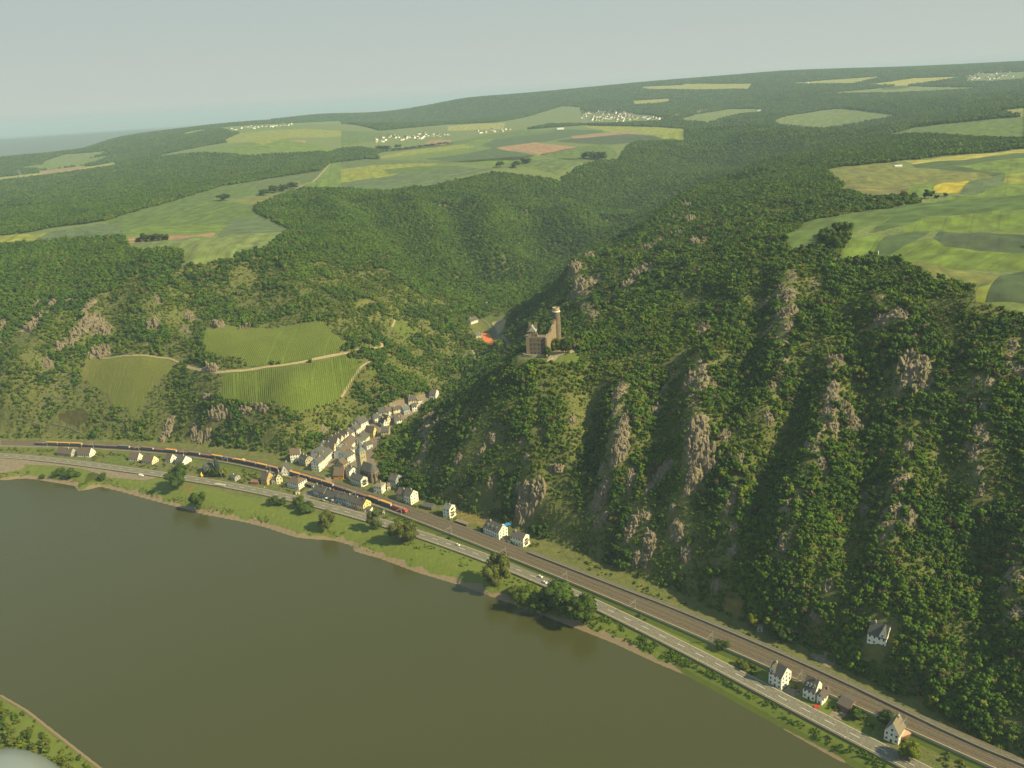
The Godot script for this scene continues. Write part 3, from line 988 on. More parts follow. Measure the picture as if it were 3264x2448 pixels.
func build_church():
	var c := CHURCH
	var A: Vector2 = c[0]          # tower
	var B: Vector2 = c[1]          # apse end
	var dir := (B - A).normalized()
	var L := A.distance_to(B)
	var turn := atan2(-dir.y, dir.x)   # local x runs from the tower to the apse
	var y := hgt(A.x, A.y)
	var root := thing("church", "stone village church with tall tower, slate needle spire and buttressed apse", "church", Vector3(A.x, y, A.y), turn)
	for q in [A, B, (A + B) / 2]: add_open(PackedVector2Array([q + Vector2(-9, -9), q + Vector2(9, -9), q + Vector2(9, 9), q + Vector2(-9, 9)]))
	var sm := mat("church", 0.9, 0.12)
	var rm := mat("greyroof", 0.8, 0.12)
	var st := new_st()
	box(st, Vector3(0, 10.5, 0), Vector3(7.2, 31.0, 7.2))
	var tower := done(st, "tower", sm, root)
	for z in [-1, 1]:
		for lv in [[24.0, 1.5], [19.0, 0.8]]:
			part("belfry_window", simple_box(Vector3(0.14, 1.9, 0.9)), mat("black"), tower, Vector3(3.6, lv[0], z * 1.4))
		part("belfry_window", simple_box(Vector3(0.9, 2.2, 0.14)), mat("black"), tower, Vector3(z * 1.4, 22.5, 3.6))
	for lv in [10.0, 15.0, 25.9]:
		part("cornice", simple_box(Vector3(7.5, 0.35, 7.5)), sm, tower, Vector3(0, lv, 0))
	st = new_st()
	var hw := 3.9
	var p := [Vector3(-hw, 26.06, hw), Vector3(hw, 26.06, hw), Vector3(hw, 26.06, -hw), Vector3(-hw, 26.06, -hw)]
	var q := []
	for v: Vector3 in p: q.append(Vector3(v.x * 0.36, 29.3, v.z * 0.36))
	var top := Vector3(0, 39.0, 0)
	for k in 4:
		var k2: int = (k + 1) % 4
		quad(st, p[k], p[k2], q[k2], q[k])
		tri(st, q[k], q[k2], top)
	quad(st, p[3], p[2], p[1], p[0])
	var sp := done(st, "spire", mat("slate", 0.7, 0.12), root)
	st = new_st(); bar(st, Vector3(0, 39, 0), Vector3(0, 41, 0), 0.16); bar(st, Vector3(-0.6, 40.3, 0), Vector3(0.6, 40.3, 0), 0.14); done(st, "cross", mat("metal", 0.4), sp)
	# nave
	var n0 := 3.6
	var n1 := L - 4.0
	st = new_st()
	extrude(st, [Vector2(-5.2, -5), Vector2(5.2, -5), Vector2(5.2, 9), Vector2(0, 15), Vector2(-5.2, 9)], Vector3(n0, 0, 0), Vector3.FORWARD, Vector3.UP, Vector3.RIGHT, n1 - n0)
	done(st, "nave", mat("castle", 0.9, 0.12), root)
	st = new_st()
	gable_roof(st, 5.2, 9.0, 6.0, 0.5, Vector3(n0 + 0.01, 0, 0), Vector3.FORWARD, Vector3.RIGHT, n1 - n0)
	done(st, "nave_roof", rm, root)
	# apse: half an octagon with a pitched roof
	st = new_st()
	var ap := [Vector2(0, -5.2), Vector2(3.0, -4.6), Vector2(5.2, -1.9), Vector2(5.2, 1.9), Vector2(3.0, 4.6), Vector2(0, 5.2)]
	extrude(st, ap, Vector3(n1 + 0.01, -5, 0), Vector3.RIGHT, Vector3.BACK, Vector3.UP, 14.0)
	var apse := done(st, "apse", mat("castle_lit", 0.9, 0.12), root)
	st = new_st()
	var tp := Vector3(n1 - 0.2, 15.2, 0)
	for k in ap.size() - 1:
		var a2: Vector2 = ap[k] * 1.08
		var b2: Vector2 = ap[k + 1] * 1.08
		tri(st, Vector3(n1 + b2.x, 8.9, b2.y), Vector3(n1 + a2.x, 8.9, a2.y), tp)
	done(st, "apse_roof", rm, root)
	for k in ap.size():
		var a2: Vector2 = ap[k]
		part("buttress", simple_box(Vector3(1.0, 12.0, 0.8)), mat("castle", 0.9, 0.12), apse, Vector3(n1 + a2.x * 1.06, 1.5, a2.y * 1.06), -atan2(a2.y, a2.x + 0.01))
	for k in ap.size() - 1:
		var mid: Vector2 = (ap[k] + ap[k + 1]) * 0.5
		var e2: Vector2 = ap[k + 1] - ap[k]
		part("church_window", simple_box(Vector3(1.0, 4.2, 0.2)), mat("black", 0.4), apse, Vector3(n1 + mid.x, 4.6, mid.y), -e2.angle())
	for k in 4:
		part("church_window", simple_box(Vector3(1.0, 4.0, 0.2)), mat("black", 0.4), root, Vector3(lerpf(n0 + 2, n1 - 2, k / 3.0), 4.6, 5.2))
		part("buttress", simple_box(Vector3(0.8, 11.0, 1.0)), mat("castle", 0.9, 0.12), root, Vector3(lerpf(n0 + 0.6, n1 - 0.6, k / 3.0), 1.2, 5.6))

func crenel(parent: Node, a: Vector3, b: Vector3, m: Material, th := 0.9):
	var n := maxi(2, int(a.distance_to(b) / 2.4))
	var d := (b - a)
	for k in n:
		var c := a + d * ((k + 0.3) / n)
		part("merlon", simple_box(Vector3(1.25, 1.3, th)), m, parent, c + Vector3(0, 0.64, 0), atan2(-d.z, d.x))

func build_castle():
	var PL: Vector2 = CASTLE[0]
	var PR: Vector2 = CASTLE[1]
	var KC: Vector2 = CASTLE[2]
	var y := 124.0
	var dir := (PR - PL).normalized()
	var turn := atan2(-dir.y, dir.x)
	var w := PL.distance_to(PR)
	var o := (PL + PR) / 2
	var root := thing("castle", "brown stone castle with tall residential block, ruined gables, shield wall and round keep", "castle", Vector3(o.x, y, o.y), turn)
	var inv := root.transform.affine_inverse()
	var kc := inv * Vector3(KC.x, y, KC.y)
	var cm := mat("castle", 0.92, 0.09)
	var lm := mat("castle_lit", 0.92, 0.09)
	var dark := mat("black", 0.8)
	for q: Vector2 in [o, KC, (o + KC) / 2, PR, PL]: add_open(PackedVector2Array([q + Vector2(-13, -15), q + Vector2(13, -15), q + Vector2(15, 17), q + Vector2(-15, 17)]))
	# residential block: front part, higher left corner tower, rear range
	var D := 11.0
	var st := new_st()
	box(st, Vector3(0.9, 4.0, -D / 2), Vector3(w - 1.8, 26.0, D))
	var pal := done(st, "residential_block", cm, root)
	for f in 4:
		for k in 4:
			if f == 3 and k == 1: continue
			var ww := simple_box(Vector3(1.1, 1.7, 0.16))
			part("window", ww, dark, pal, Vector3(-w / 2 + 4.0 + k * (w - 7.5) / 3.3 + (0.5 if k > 1 else 0.0), 2.2 + f * 4.1, 0))
	for hgt2 in [10.6]:
		part("string_course", simple_box(Vector3(w - 1.6, 0.4, 0.4)), lm, pal, Vector3(0.9, hgt2 + 1.3, 0.05))
	part("parapet", simple_box(Vector3(w - 1.8, 0.9, 0.7)), lm, pal, Vector3(0.9, 17.45, -0.45))
	st = new_st()
	box(st, Vector3(-w / 2 + 0.6, 5.0, -1.9), Vector3(3.0, 28.4, 4.2))
	var ct := done(st, "corner_turret", lm, root)
	part("cornice", simple_box(Vector3(3.4, 0.5, 4.6)), cm, ct, Vector3(-w / 2 + 0.6, 19.2, -1.9))
	# hollow roof area: side and rear walls rising above the block
	st = new_st()
	box(st, Vector3(w / 2 - 0.6, 4.4, -D / 2), Vector3(1.2, 26.8, D + 0.6)); done(st, "side_wall", lm, root)
	# steep grey roof of the rear tower with chimneys
	var rx := -w / 2 + 3.9
	st = new_st()
	extrude(st, [Vector2(-3.6, -3), Vector2(3.6, -3), Vector2(3.6, 21), Vector2(0, 26.4), Vector2(-3.6, 21)], Vector3(rx, 0, -D - 3.0), Vector3.RIGHT, Vector3.UP, Vector3.BACK, 6.0)
	var rt := done(st, "rear_tower", cm, root)
	st = new_st()
	for s in [-1, 1]:
		extrude(st, [Vector2(0, 26.6), Vector2(s * 4.0, 20.6), Vector2(s * 4.0, 21.0), Vector2(0, 27.0)], Vector3(rx + s * 0.002, 0, -D - 3.3), Vector3.RIGHT, Vector3.UP, Vector3.BACK, 6.7)
	done(st, "roof", mat("grey", 0.8, 0.1), rt)
	st = new_st()
	extrude(st, [Vector2(-3.7, 20.9), Vector2(3.7, 20.9), Vector2(0, 26.5)], Vector3(rx, 0, -D + 3.02), Vector3.RIGHT, Vector3.UP, Vector3.BACK, 0.3)
	done(st, "hipped_front", mat("grey", 0.8, 0.1), rt)
	for q in [[-3.1, 0], [-1.6, 1], [2.6, 0], [4.3, 1]]:
		part("chimney", simple_box(Vector3(0.9, 6.5, 0.9)), lm, rt, Vector3(rx + q[0], 26.0, -D - 1.6 + q[1] * 1.6))
	for q in [[-6.6, 3.0], [-6.6, -1.2]]:
		st = new_st(); lathe(st, [Vector2(0.2, 10), Vector2(1.3, 13), Vector2(1.3, 23.5), Vector2(0, 23.5)], 10, Vector3(-w / 2 + 7.0 + q[0], 0, -D - 3 + q[1])); done(st, "side_turret", lm, root)
	# stepped ruined gable in the middle
	st = new_st()
	extrude(st, [Vector2(-3.0, 16), Vector2(3.0, 16), Vector2(3.0, 17.4), Vector2(1.6, 19.4), Vector2(0.6, 21.4), Vector2(-0.4, 22.0), Vector2(-1.0, 21.2), Vector2(-1.8, 19.4), Vector2(-3.0, 18.2)], Vector3(-0.8, 0, -3.4), Vector3.RIGHT, Vector3.UP, Vector3.BACK, 0.9)
	done(st, "ruined_gable", lm, root)
	st = new_st()
	bar(st, Vector3(0.4, 21.2, -2.9), Vector3(1.9, 17.6, -0.2), 0.6)
	done(st, "gable_coping", lm, root)
	for q in [[-3.6, -4.5, 22.0], [-1.4, -5.5, 21.0], [-6.0, -2.5, 20.4]]:
		part("ruin_pillar", simple_box(Vector3(0.9, 6.0, 0.9)), lm, root, Vector3(q[0], q[2] - 3.0, q[1]))
	# shield wall from the right front corner back to the keep, its top stepping up
	var p0 := Vector3(w / 2 + 0.4, 0, -0.8)
	var p1 := Vector3(kc.x - 1.2, 0, kc.z + 3.4)
	var d := p1 - p0
	var sa := atan2(-d.z, d.x)
	var Ls := d.length()
	var sw := Node3D.new()
	sw.name = "shield_wall"
	root.add_child(sw, true)
	sw.position = p0
	sw.rotation.y = sa
	st = new_st()
	extrude(st, [Vector2(0, -10), Vector2(Ls, -10), Vector2(Ls, 21.5), Vector2(Ls * 0.82, 21.5), Vector2(Ls * 0.82, 20), Vector2(Ls * 0.62, 19.4), Vector2(Ls * 0.6, 18.2), Vector2(Ls * 0.3, 17.4), Vector2(Ls * 0.26, 16.2), Vector2(0, 15.8)], Vector3(0, 0, -1.1), Vector3.RIGHT, Vector3.UP, Vector3.BACK, 2.2)
	done(st, "masonry", lm, sw)
	for k in 4: part("arrow_slit", simple_box(Vector3(0.6, 1.5, 0.16)), dark, sw, Vector3(Ls * (0.15 + 0.2 * k), 9.0 + (k % 2) * 3.0, 1.1))
	for q in [[0.86, 22.0], [0.93, 22.0], [0.99, 22.0], [0.36, 18.6], [0.48, 18.9]]: part("merlon", simple_box(Vector3(1.0, 1.2, 2.3)), lm, sw, Vector3(Ls * q[0], q[1], 0))
	st = new_st(); lathe(st, [Vector2(1.7, -6), Vector2(1.7, 17.6), Vector2(0, 17.6)], 10, p0 + Vector3(-0.4, 0, 0.4)); done(st, "corner_pier", lm, root)
	# keep
	st = new_st()
	lathe(st, [Vector2(4.35, -8), Vector2(4.15, 18.8), Vector2(3.95, 19.2), Vector2(3.8, 29.6)], 28)
	var keep := done(st, "round_keep", mat("castle", 0.92, 0.09), root)
	keep.position = kc
	st = new_st(); lathe(st, [Vector2(3.8, 29.6), Vector2(4.1, 29.8), Vector2(4.1, 30.5), Vector2(3.5, 30.5)], 28); done(st, "white_ring", mat("white", 0.8), keep)
	st = new_st(); lathe(st, [Vector2(3.5, 30.2), Vector2(3.5, 34.0), Vector2(2.9, 34.0), Vector2(2.9, 32.4), Vector2(0, 32.4)], 28); done(st, "top_drum", mat("church", 0.9, 0.12), keep)
	for k in 6: part("opening", simple_box(Vector3(0.16, 1.1, 0.7)), mat("orange", 0.9), keep, Vector3(cos(k * TAU / 6 + 0.3) * 3.46, 32.6, sin(k * TAU / 6 + 0.3) * 3.46), -(k * TAU / 6 + 0.3))
	for k in 2: part("arrow_slit", simple_box(Vector3(0.5, 1.4, 0.3)), dark, keep, Vector3(0.6, 24.0 - k * 9.0, 4.0))
	st = new_st(); bar(st, Vector3(0, 32.4, 0), Vector3(0, 43.5, 0), 0.16); done(st, "flagpole", mat("metal", 0.5), keep)
	# curved terrace wall at the foot of the block
	st = new_st()
	var prev := Vector3.ZERO
	for k in 15:
		var a := PI * (0.02 + 0.96 * k / 14.0)
		var v := Vector3(-w * 0.08 - cos(a) * w * 0.62, 0, 0.5 + sin(a) * 5.5)
		if k > 0:
			var m := (prev + v) / 2
			var dv := v - prev
			box(st, m + Vector3(0, -2.8, 0), Vector3(dv.length() + 0.2, 9.6, 0.9), Basis(Vector3.UP, atan2(-dv.z, dv.x)))
		prev = v
	done(st, "terrace_wall", mat("concrete", 0.9, 0.1), root)
	st = new_st()
	extrude(st, [Vector2(-w * 0.69, 0), Vector2(w * 0.5, 0), Vector2(w * 0.4, 3.6), Vector2(0, 5.3), Vector2(-w * 0.4, 5.0), Vector2(-w * 0.62, 3.2)], Vector3(0, -0.9, 0.2), Vector3.RIGHT, Vector3.BACK, Vector3.UP, 0.9)
	done(st, "terrace", mat("stone", 0.9, 0.2), root)

# ------------------------------------------------------------------ rocks
func build_rocks():
	var fn := FastNoiseLite.new()
	fn.seed = 31; fn.frequency = 0.16; fn.fractal_type = FastNoiseLite.FRACTAL_RIDGED; fn.fractal_octaves = 3
	for rb in RIBS:
		if rb[0] > 0.0 and rb[1] < 18.0 and rb[2][0].x > -120.0:
			for q in strip_quads(PackedVector2Array(rb[2]), -6.0, 7.0): add_open(q, 0.5, 0.55)
	var k := 0
	var rk_rng := RandomNumberGenerator.new()
	rk_rng.seed = 17
	for r in ROCKS:
		var c := Vector2(r[1], r[2])
		var w: float = r[3] * 1.1
		var hh: float = r[4] * 0.92
		var g := grad(c.x, c.y, 8.0)
		var sl := maxf(g.length(), 0.25)
		var upd := g.normalized()
		var side := Vector2(-upd.y, upd.x)
		var L := minf(hh / (sl + 0.35), hh * 1.1)
		var out := Vector3(-upd.x, 0.75, -upd.y).normalized()
		var nu := clampi(int(w / 0.55), 12, 34)
		var nv := clampi(int(L / 0.75), 12, 34)
		var amp := clampf(w * 0.32, 2.4, 5.4)
		var v := []
		for i in nu + 1:
			var row := []
			for j in nv + 1:
				var a := i / float(nu) * 2.0 - 1.0
				var b := j / float(nv) * 2.0 - 1.0
				var jag := fn.get_noise_2d(a * w * 1.6 + k * 37.0, b * L * 0.22) * 0.5 + 0.5
				var jag2 := noise_b.get_noise_2d(a * w * 4.0 + k * 91.0, b * L * 3.0)
				var jag3 := noise_b.get_noise_2d(a * w * 1.1 + k * 51.0, b * L * 1.1 + 300.0)
				var edge := 1.0 - pow(clampf(a * a + b * b * 0.9 + jag3 * 1.2, 0.0, 1.7), 1.1)
				var p := c + side * (a * w * 0.5 + jag2 * 0.5) + upd * (b * L * 0.5 + jag3 * 0.8)
				var ledge := (b + 1.0) * 3.5 + jag3 * 2.0
				ledge = (ledge - floorf(ledge)) * 0.30
				var out_d := amp * (edge * (0.25 + 0.55 * jag) + edge * ledge) + jag2 * 1.1 + jag3 * 0.9 - 0.75
				row.append(on(p) + out * out_d)
			v.append(row)
		var st := new_st()
		for i in nu:
			for j in nv:
				# the face looks outwards: side x up-slope decides the order
				quad(st, v[i][j], v[i][j + 1], v[i + 1][j + 1], v[i + 1][j])
		# angular spires and blocks standing out of the face
		for q in clampi(int(w * hh / 14.0), 4, 22):
			var pa := rk_rng.randf() * TAU
			var pr := sqrt(rk_rng.randf()) * 0.85
			var pc := on(c + side * (cos(pa) * pr * w * 0.5) + upd * (sin(pa) * pr * L * 0.5), -0.5) + out * amp * 0.3 * (1.0 - pr)
			var rad := clampf(w * rk_rng.randf_range(0.05, 0.13), 0.6, 2.4)
			var ht := rad * rk_rng.randf_range(1.6, 3.8)
			var ax := (Vector3.UP + out * 0.35 + Vector3(rk_rng.randfn(), 0, rk_rng.randfn()) * 0.16).normalized()
			var e1 := ax.cross(Vector3(rk_rng.randfn(), rk_rng.randfn(), rk_rng.randfn())).normalized()
			var e2 := ax.cross(e1)
			var b0 := []
			var b1 := []
			for m in 5:
				var an := -TAU * m / 5.0
				var rr := rad * rk_rng.randf_range(0.7, 1.25)
				var dv := e1 * cos(an) + e2 * sin(an)
				b0.append(pc + dv * rr * 1.2 - ax * 1.2)
				b1.append(pc + dv * rr * rk_rng.randf_range(0.35, 0.7) + ax * ht * rk_rng.randf_range(0.65, 1.1))
			for m in 5:
				var m2 := (m + 1) % 5
				quad(st, b0[m2], b0[m], b1[m], b1[m2])
				tri(st, b1[m2], b1[m], pc + ax * ht * 1.05)
		var o := done(st, "rock_outcrop", mats["rock"])
		var region := "slope right of the castle" if c.x > 90 and c.length() < 900 else ("ridge behind the castle" if c.x > 60 else ("spur below the castle" if c.x > -110 and c.y > -900 else "left slope above the railway"))
		var size := "tall" if hh > w * 1.8 else ("broad" if w > 14 else "small")
		var cy := hgt(c.x, c.y)
		var part_of := "upper part" if cy > 128.0 else ("middle" if cy > 66.0 else "foot")
		var th := atan2(c.x, -c.y)
		var third := ""
		if region.begins_with("slope"): third = ", nearer the castle" if th < 0.30 else (", halfway right" if th < 0.43 else ", far right")
		elif region.begins_with("left"): third = ", far left" if c.x < -420.0 else ", near the vineyards"
		tag(o, "%s tan outcrop, %s of the %s%s" % [size, part_of, region, third], "rock", "%s rock outcrops, %s of the %s%s" % [size, part_of, region, third])
		add_open(PackedVector2Array([c + side * (w * 0.45 + 1.0) + upd * L * 0.45, c - side * (w * 0.45 + 1.0) + upd * L * 0.45, c - side * (w * 0.45 + 1.0) - upd * (L * 0.5 + 3.0), c + side * (w * 0.45 + 1.0) - upd * (L * 0.5 + 3.0)]), 0.16, 0.4)
		k += 1

# ------------------------------------------------------------------ train, cars, small things
func wheelset(parent: Node, m: Material, zs: Array):
	for z in zs:
		var st := new_st()
		box(st, Vector3(0, 0.62, z), Vector3(2.0, 0.42, 2.6))
		for s in [-1, 1]:
			for q in [-0.9, 0.9]:
				for k in 10:
					var a := TAU * k / 10
					var b := TAU * (k + 1) / 10
					var C := Vector3(s * 0.75, 0.46, z + q)
					var P := C + Vector3(0, cos(a) * 0.46, sin(a) * 0.46)
					var Q := C + Vector3(0, cos(b) * 0.46, sin(b) * 0.46)
					var W := Vector3(s * 0.14, 0, 0)
					quad(st, P, Q, Q + W, P + W)
					tri(st, C + W, P + W, Q + W)
		done(st, "bogie", m, parent)

func build_train():
	var rail := PackedVector2Array(RAIL)
	var s := near_s(rail, LOCO)
	var a := line_at(rail, s - 9.4, -2.6, 9.32)
	var blk := mat("black", 0.8)
	var lo := thing("locomotive", "red electric locomotive leading the container train", "locomotive", a[0], heading(a[1]))
	var st := new_st()
	extrude(st, [Vector2(-9.2, 1.0), Vector2(9.2, 1.0), Vector2(9.45, 1.5), Vector2(9.3, 2.4), Vector2(8.2, 3.9), Vector2(-8.2, 3.9), Vector2(-9.3, 2.4), Vector2(-9.45, 1.5)], Vector3(-1.48, 0, 0), Vector3.BACK, Vector3.UP, Vector3.RIGHT, 2.96)
	done(st, "body", mat("red", 0.45), lo)
	st = new_st(); extrude(st, [Vector2(-1.3, 3.9), Vector2(1.3, 3.9), Vector2(0.9, 4.25), Vector2(-0.9, 4.25)], Vector3(0, 0.003, -7.4), Vector3.RIGHT, Vector3.UP, Vector3.BACK, 14.8); done(st, "roof", mat("tarp_brown", 0.8), lo)
	for z in [-1, 1]:
		var wd := part("windscreen", simple_box(Vector3(2.4, 0.95, 0.12)), mat("glass", 0.15), lo, Vector3(0, 3.15, z * 8.78))
		wd.rotation.x = -z * 0.63
		part("headlight", simple_box(Vector3(0.35, 0.3, 0.14)), mat("white", 0.3), lo, Vector3(-0.9, 1.75, z * 9.4))
		part("headlight", simple_box(Vector3(0.35, 0.3, 0.14)), mat("white", 0.3), lo, Vector3(0.9, 1.75, z * 9.4))
		for q in [-1, 1]: part("side_window", simple_box(Vector3(0.1, 0.8, 1.0)), mat("glass", 0.15), lo, Vector3(q * 1.47, 3.0, z * 7.4))
		st = new_st()
		bar(st, Vector3(0, 4.25, z * 5.0), Vector3(0, 4.8, z * 6.2), 0.12); bar(st, Vector3(0, 4.8, z * 6.2), Vector3(0, 5.2, z * 5.0), 0.1); bar(st, Vector3(-0.9, 5.2, z * 5.0), Vector3(0.9, 5.2, z * 5.0), 0.1)
		done(st, "pantograph", mat("metal", 0.5), lo)
	wheelset(lo, blk, [-5.6, 5.6])
	# wagons: tarpaulin-topped containers on flat wagons
	var order := "YODDDOOOYBOYOYBYDBDYDBDBDDDYYYD"
	var p := s - 19.6
	var cont := simple_box(Vector3(2.6, 2.85, 14.4), Vector3(0, 2.65, 0))
	var low := simple_box(Vector3(2.5, 1.7, 14.6), Vector3(0, 2.05, 0))
	var tarp_st := new_st()
	extrude(tarp_st, [Vector2(-1.36, 3.95), Vector2(1.36, 3.95), Vector2(1.34, 4.2), Vector2(0, 4.32), Vector2(-1.34, 4.2)], Vector3(0, 0, -7.25), Vector3.RIGHT, Vector3.UP, Vector3.BACK, 14.5)
	tarp_st.generate_normals()
	var tarp := tarp_st.commit()
	var chas := simple_box(Vector3(2.4, 0.35, 15.2), Vector3(0, 1.03, 0))
	var fram := simple_box(Vector3(2.3, 2.2, 0.1), Vector3(0, 2.5, 7.14))
	for k in order.length():
		var q := line_at(rail, p - 7.9, -2.6, 9.32)
		var ch := order[k]
		var lab: String = {"Y": "container wagon with bright yellow-orange tarpaulin roof on blue sides", "O": "container wagon with dull orange tarpaulin roof on dark sides", "B": "container wagon with brownish tarpaulin roof on dark sides", "D": "low dark container wagon without a coloured roof"}[ch]
		if k == 0: lab = "first container wagon right behind the red locomotive, yellow-orange top"
		if k == order.length() - 1: lab = "last dark wagon at the far left end of the train"
		var wg := thing("freight_wagon", lab, "wagon", q[0], heading(q[1]), {"Y": "yellow-topped wagons", "O": "orange-topped wagons", "B": "brown-topped wagons", "D": "low dark wagons"}[ch] if k > 0 and k < order.length() - 1 else "")
		mesh_node("chassis", chas, blk, wg)
		if ch == "D":
			mesh_node("container", low, mat("container_blue", 0.7, 0.2), wg)
			part("container_lid", simple_box(Vector3(2.5, 0.12, 14.6)), mat("tarp_brown" if k % 2 else "terra", 0.85, 0.2), wg, Vector3(0, 2.96, 0))
		else:
			mesh_node("container", cont, mat("container_blue", 0.7, 0.2), wg)
			mesh_node("tarpaulin", tarp, mat({"Y": "tarp_yellow", "O": "tarp_orange", "B": "tarp_brown"}[ch], 0.75, 0.15), wg)
			for z in [-1, 1]:
				var e := part("end_panel", simple_box(Vector3(2.3, 2.2, 0.1), Vector3(0, 2.45, 0)), mat("bluegrey", 0.7), wg, Vector3(0, 0, z * 7.22))
				st = new_st()
				for j in 9:
					var t0 := 0.9 + j * 0.5
					bar(st, Vector3(cos(t0) * 0.6, 2.5 + sin(t0) * 0.6, z * 0.07), Vector3(cos(t0 + 0.5) * 0.6, 2.5 + sin(t0 + 0.5) * 0.6, z * 0.07), 0.16)
				done(st, "pale_ring_emblem", mat("white", 0.7), e)
		wheelset(wg, blk, [-5.2, 5.2])
		p -= 16.1

func car(called: String, label: String, at: Vector3, turn: float, key: String, van := false):
	var o := thing(called, label, "van" if van else "car", at, turn)
	var st := new_st()
	var l := 2.6 if van else 2.1
	extrude(st, [Vector2(-l, 0.35), Vector2(l, 0.35), Vector2(l, 0.85), Vector2(l - 0.15, 1.0), Vector2(-l + 0.1, 1.0), Vector2(-l, 0.8)], Vector3(-0.88, 0, 0), Vector3.BACK, Vector3.UP, Vector3.RIGHT, 1.76)
	done(st, "body", mat(key, 0.35), o)
	st = new_st()
	if van: extrude(st, [Vector2(-l + 0.9, 1.0), Vector2(l, 1.0), Vector2(l, 2.1), Vector2(-l + 1.4, 2.1)], Vector3(-0.86, 0.002, 0), Vector3.BACK, Vector3.UP, Vector3.RIGHT, 1.72)
	else: extrude(st, [Vector2(-l + 1.2, 1.0), Vector2(l - 0.3, 1.0), Vector2(l - 0.8, 1.45), Vector2(-l + 1.8, 1.45)], Vector3(-0.78, 0.002, 0), Vector3.BACK, Vector3.UP, Vector3.RIGHT, 1.56)
	done(st, "cabin", mat(key if van else "glass", 0.3), o)
	part("roof_panel" if not van else "windscreen", simple_box(Vector3(1.3, 0.06, 1.2) if not van else Vector3(1.5, 0.7, 0.08)), mat(key if not van else "glass", 0.3), o, Vector3(0, 1.47, 0.35) if not van else Vector3(0, 1.6, -l + 1.1))
	for sx in [-1, 1]:
		for sz in [-1, 1]:
			st = new_st()
			for k in 10:
				var a := TAU * k / 10
				var b := TAU * (k + 1) / 10
				var C := Vector3(sx * 0.72, 0.33, sz * l * 0.62)
				var P := C + Vector3(0, cos(a), sin(a)) * 0.33
				var Q := C + Vector3(0, cos(b), sin(b)) * 0.33
				var W := Vector3(sx * 0.18, 0, 0)
				quad(st, P, Q, Q + W, P + W); tri(st, C + W, P + W, Q + W)
			done(st, "wheel", mat("black", 0.9), o)

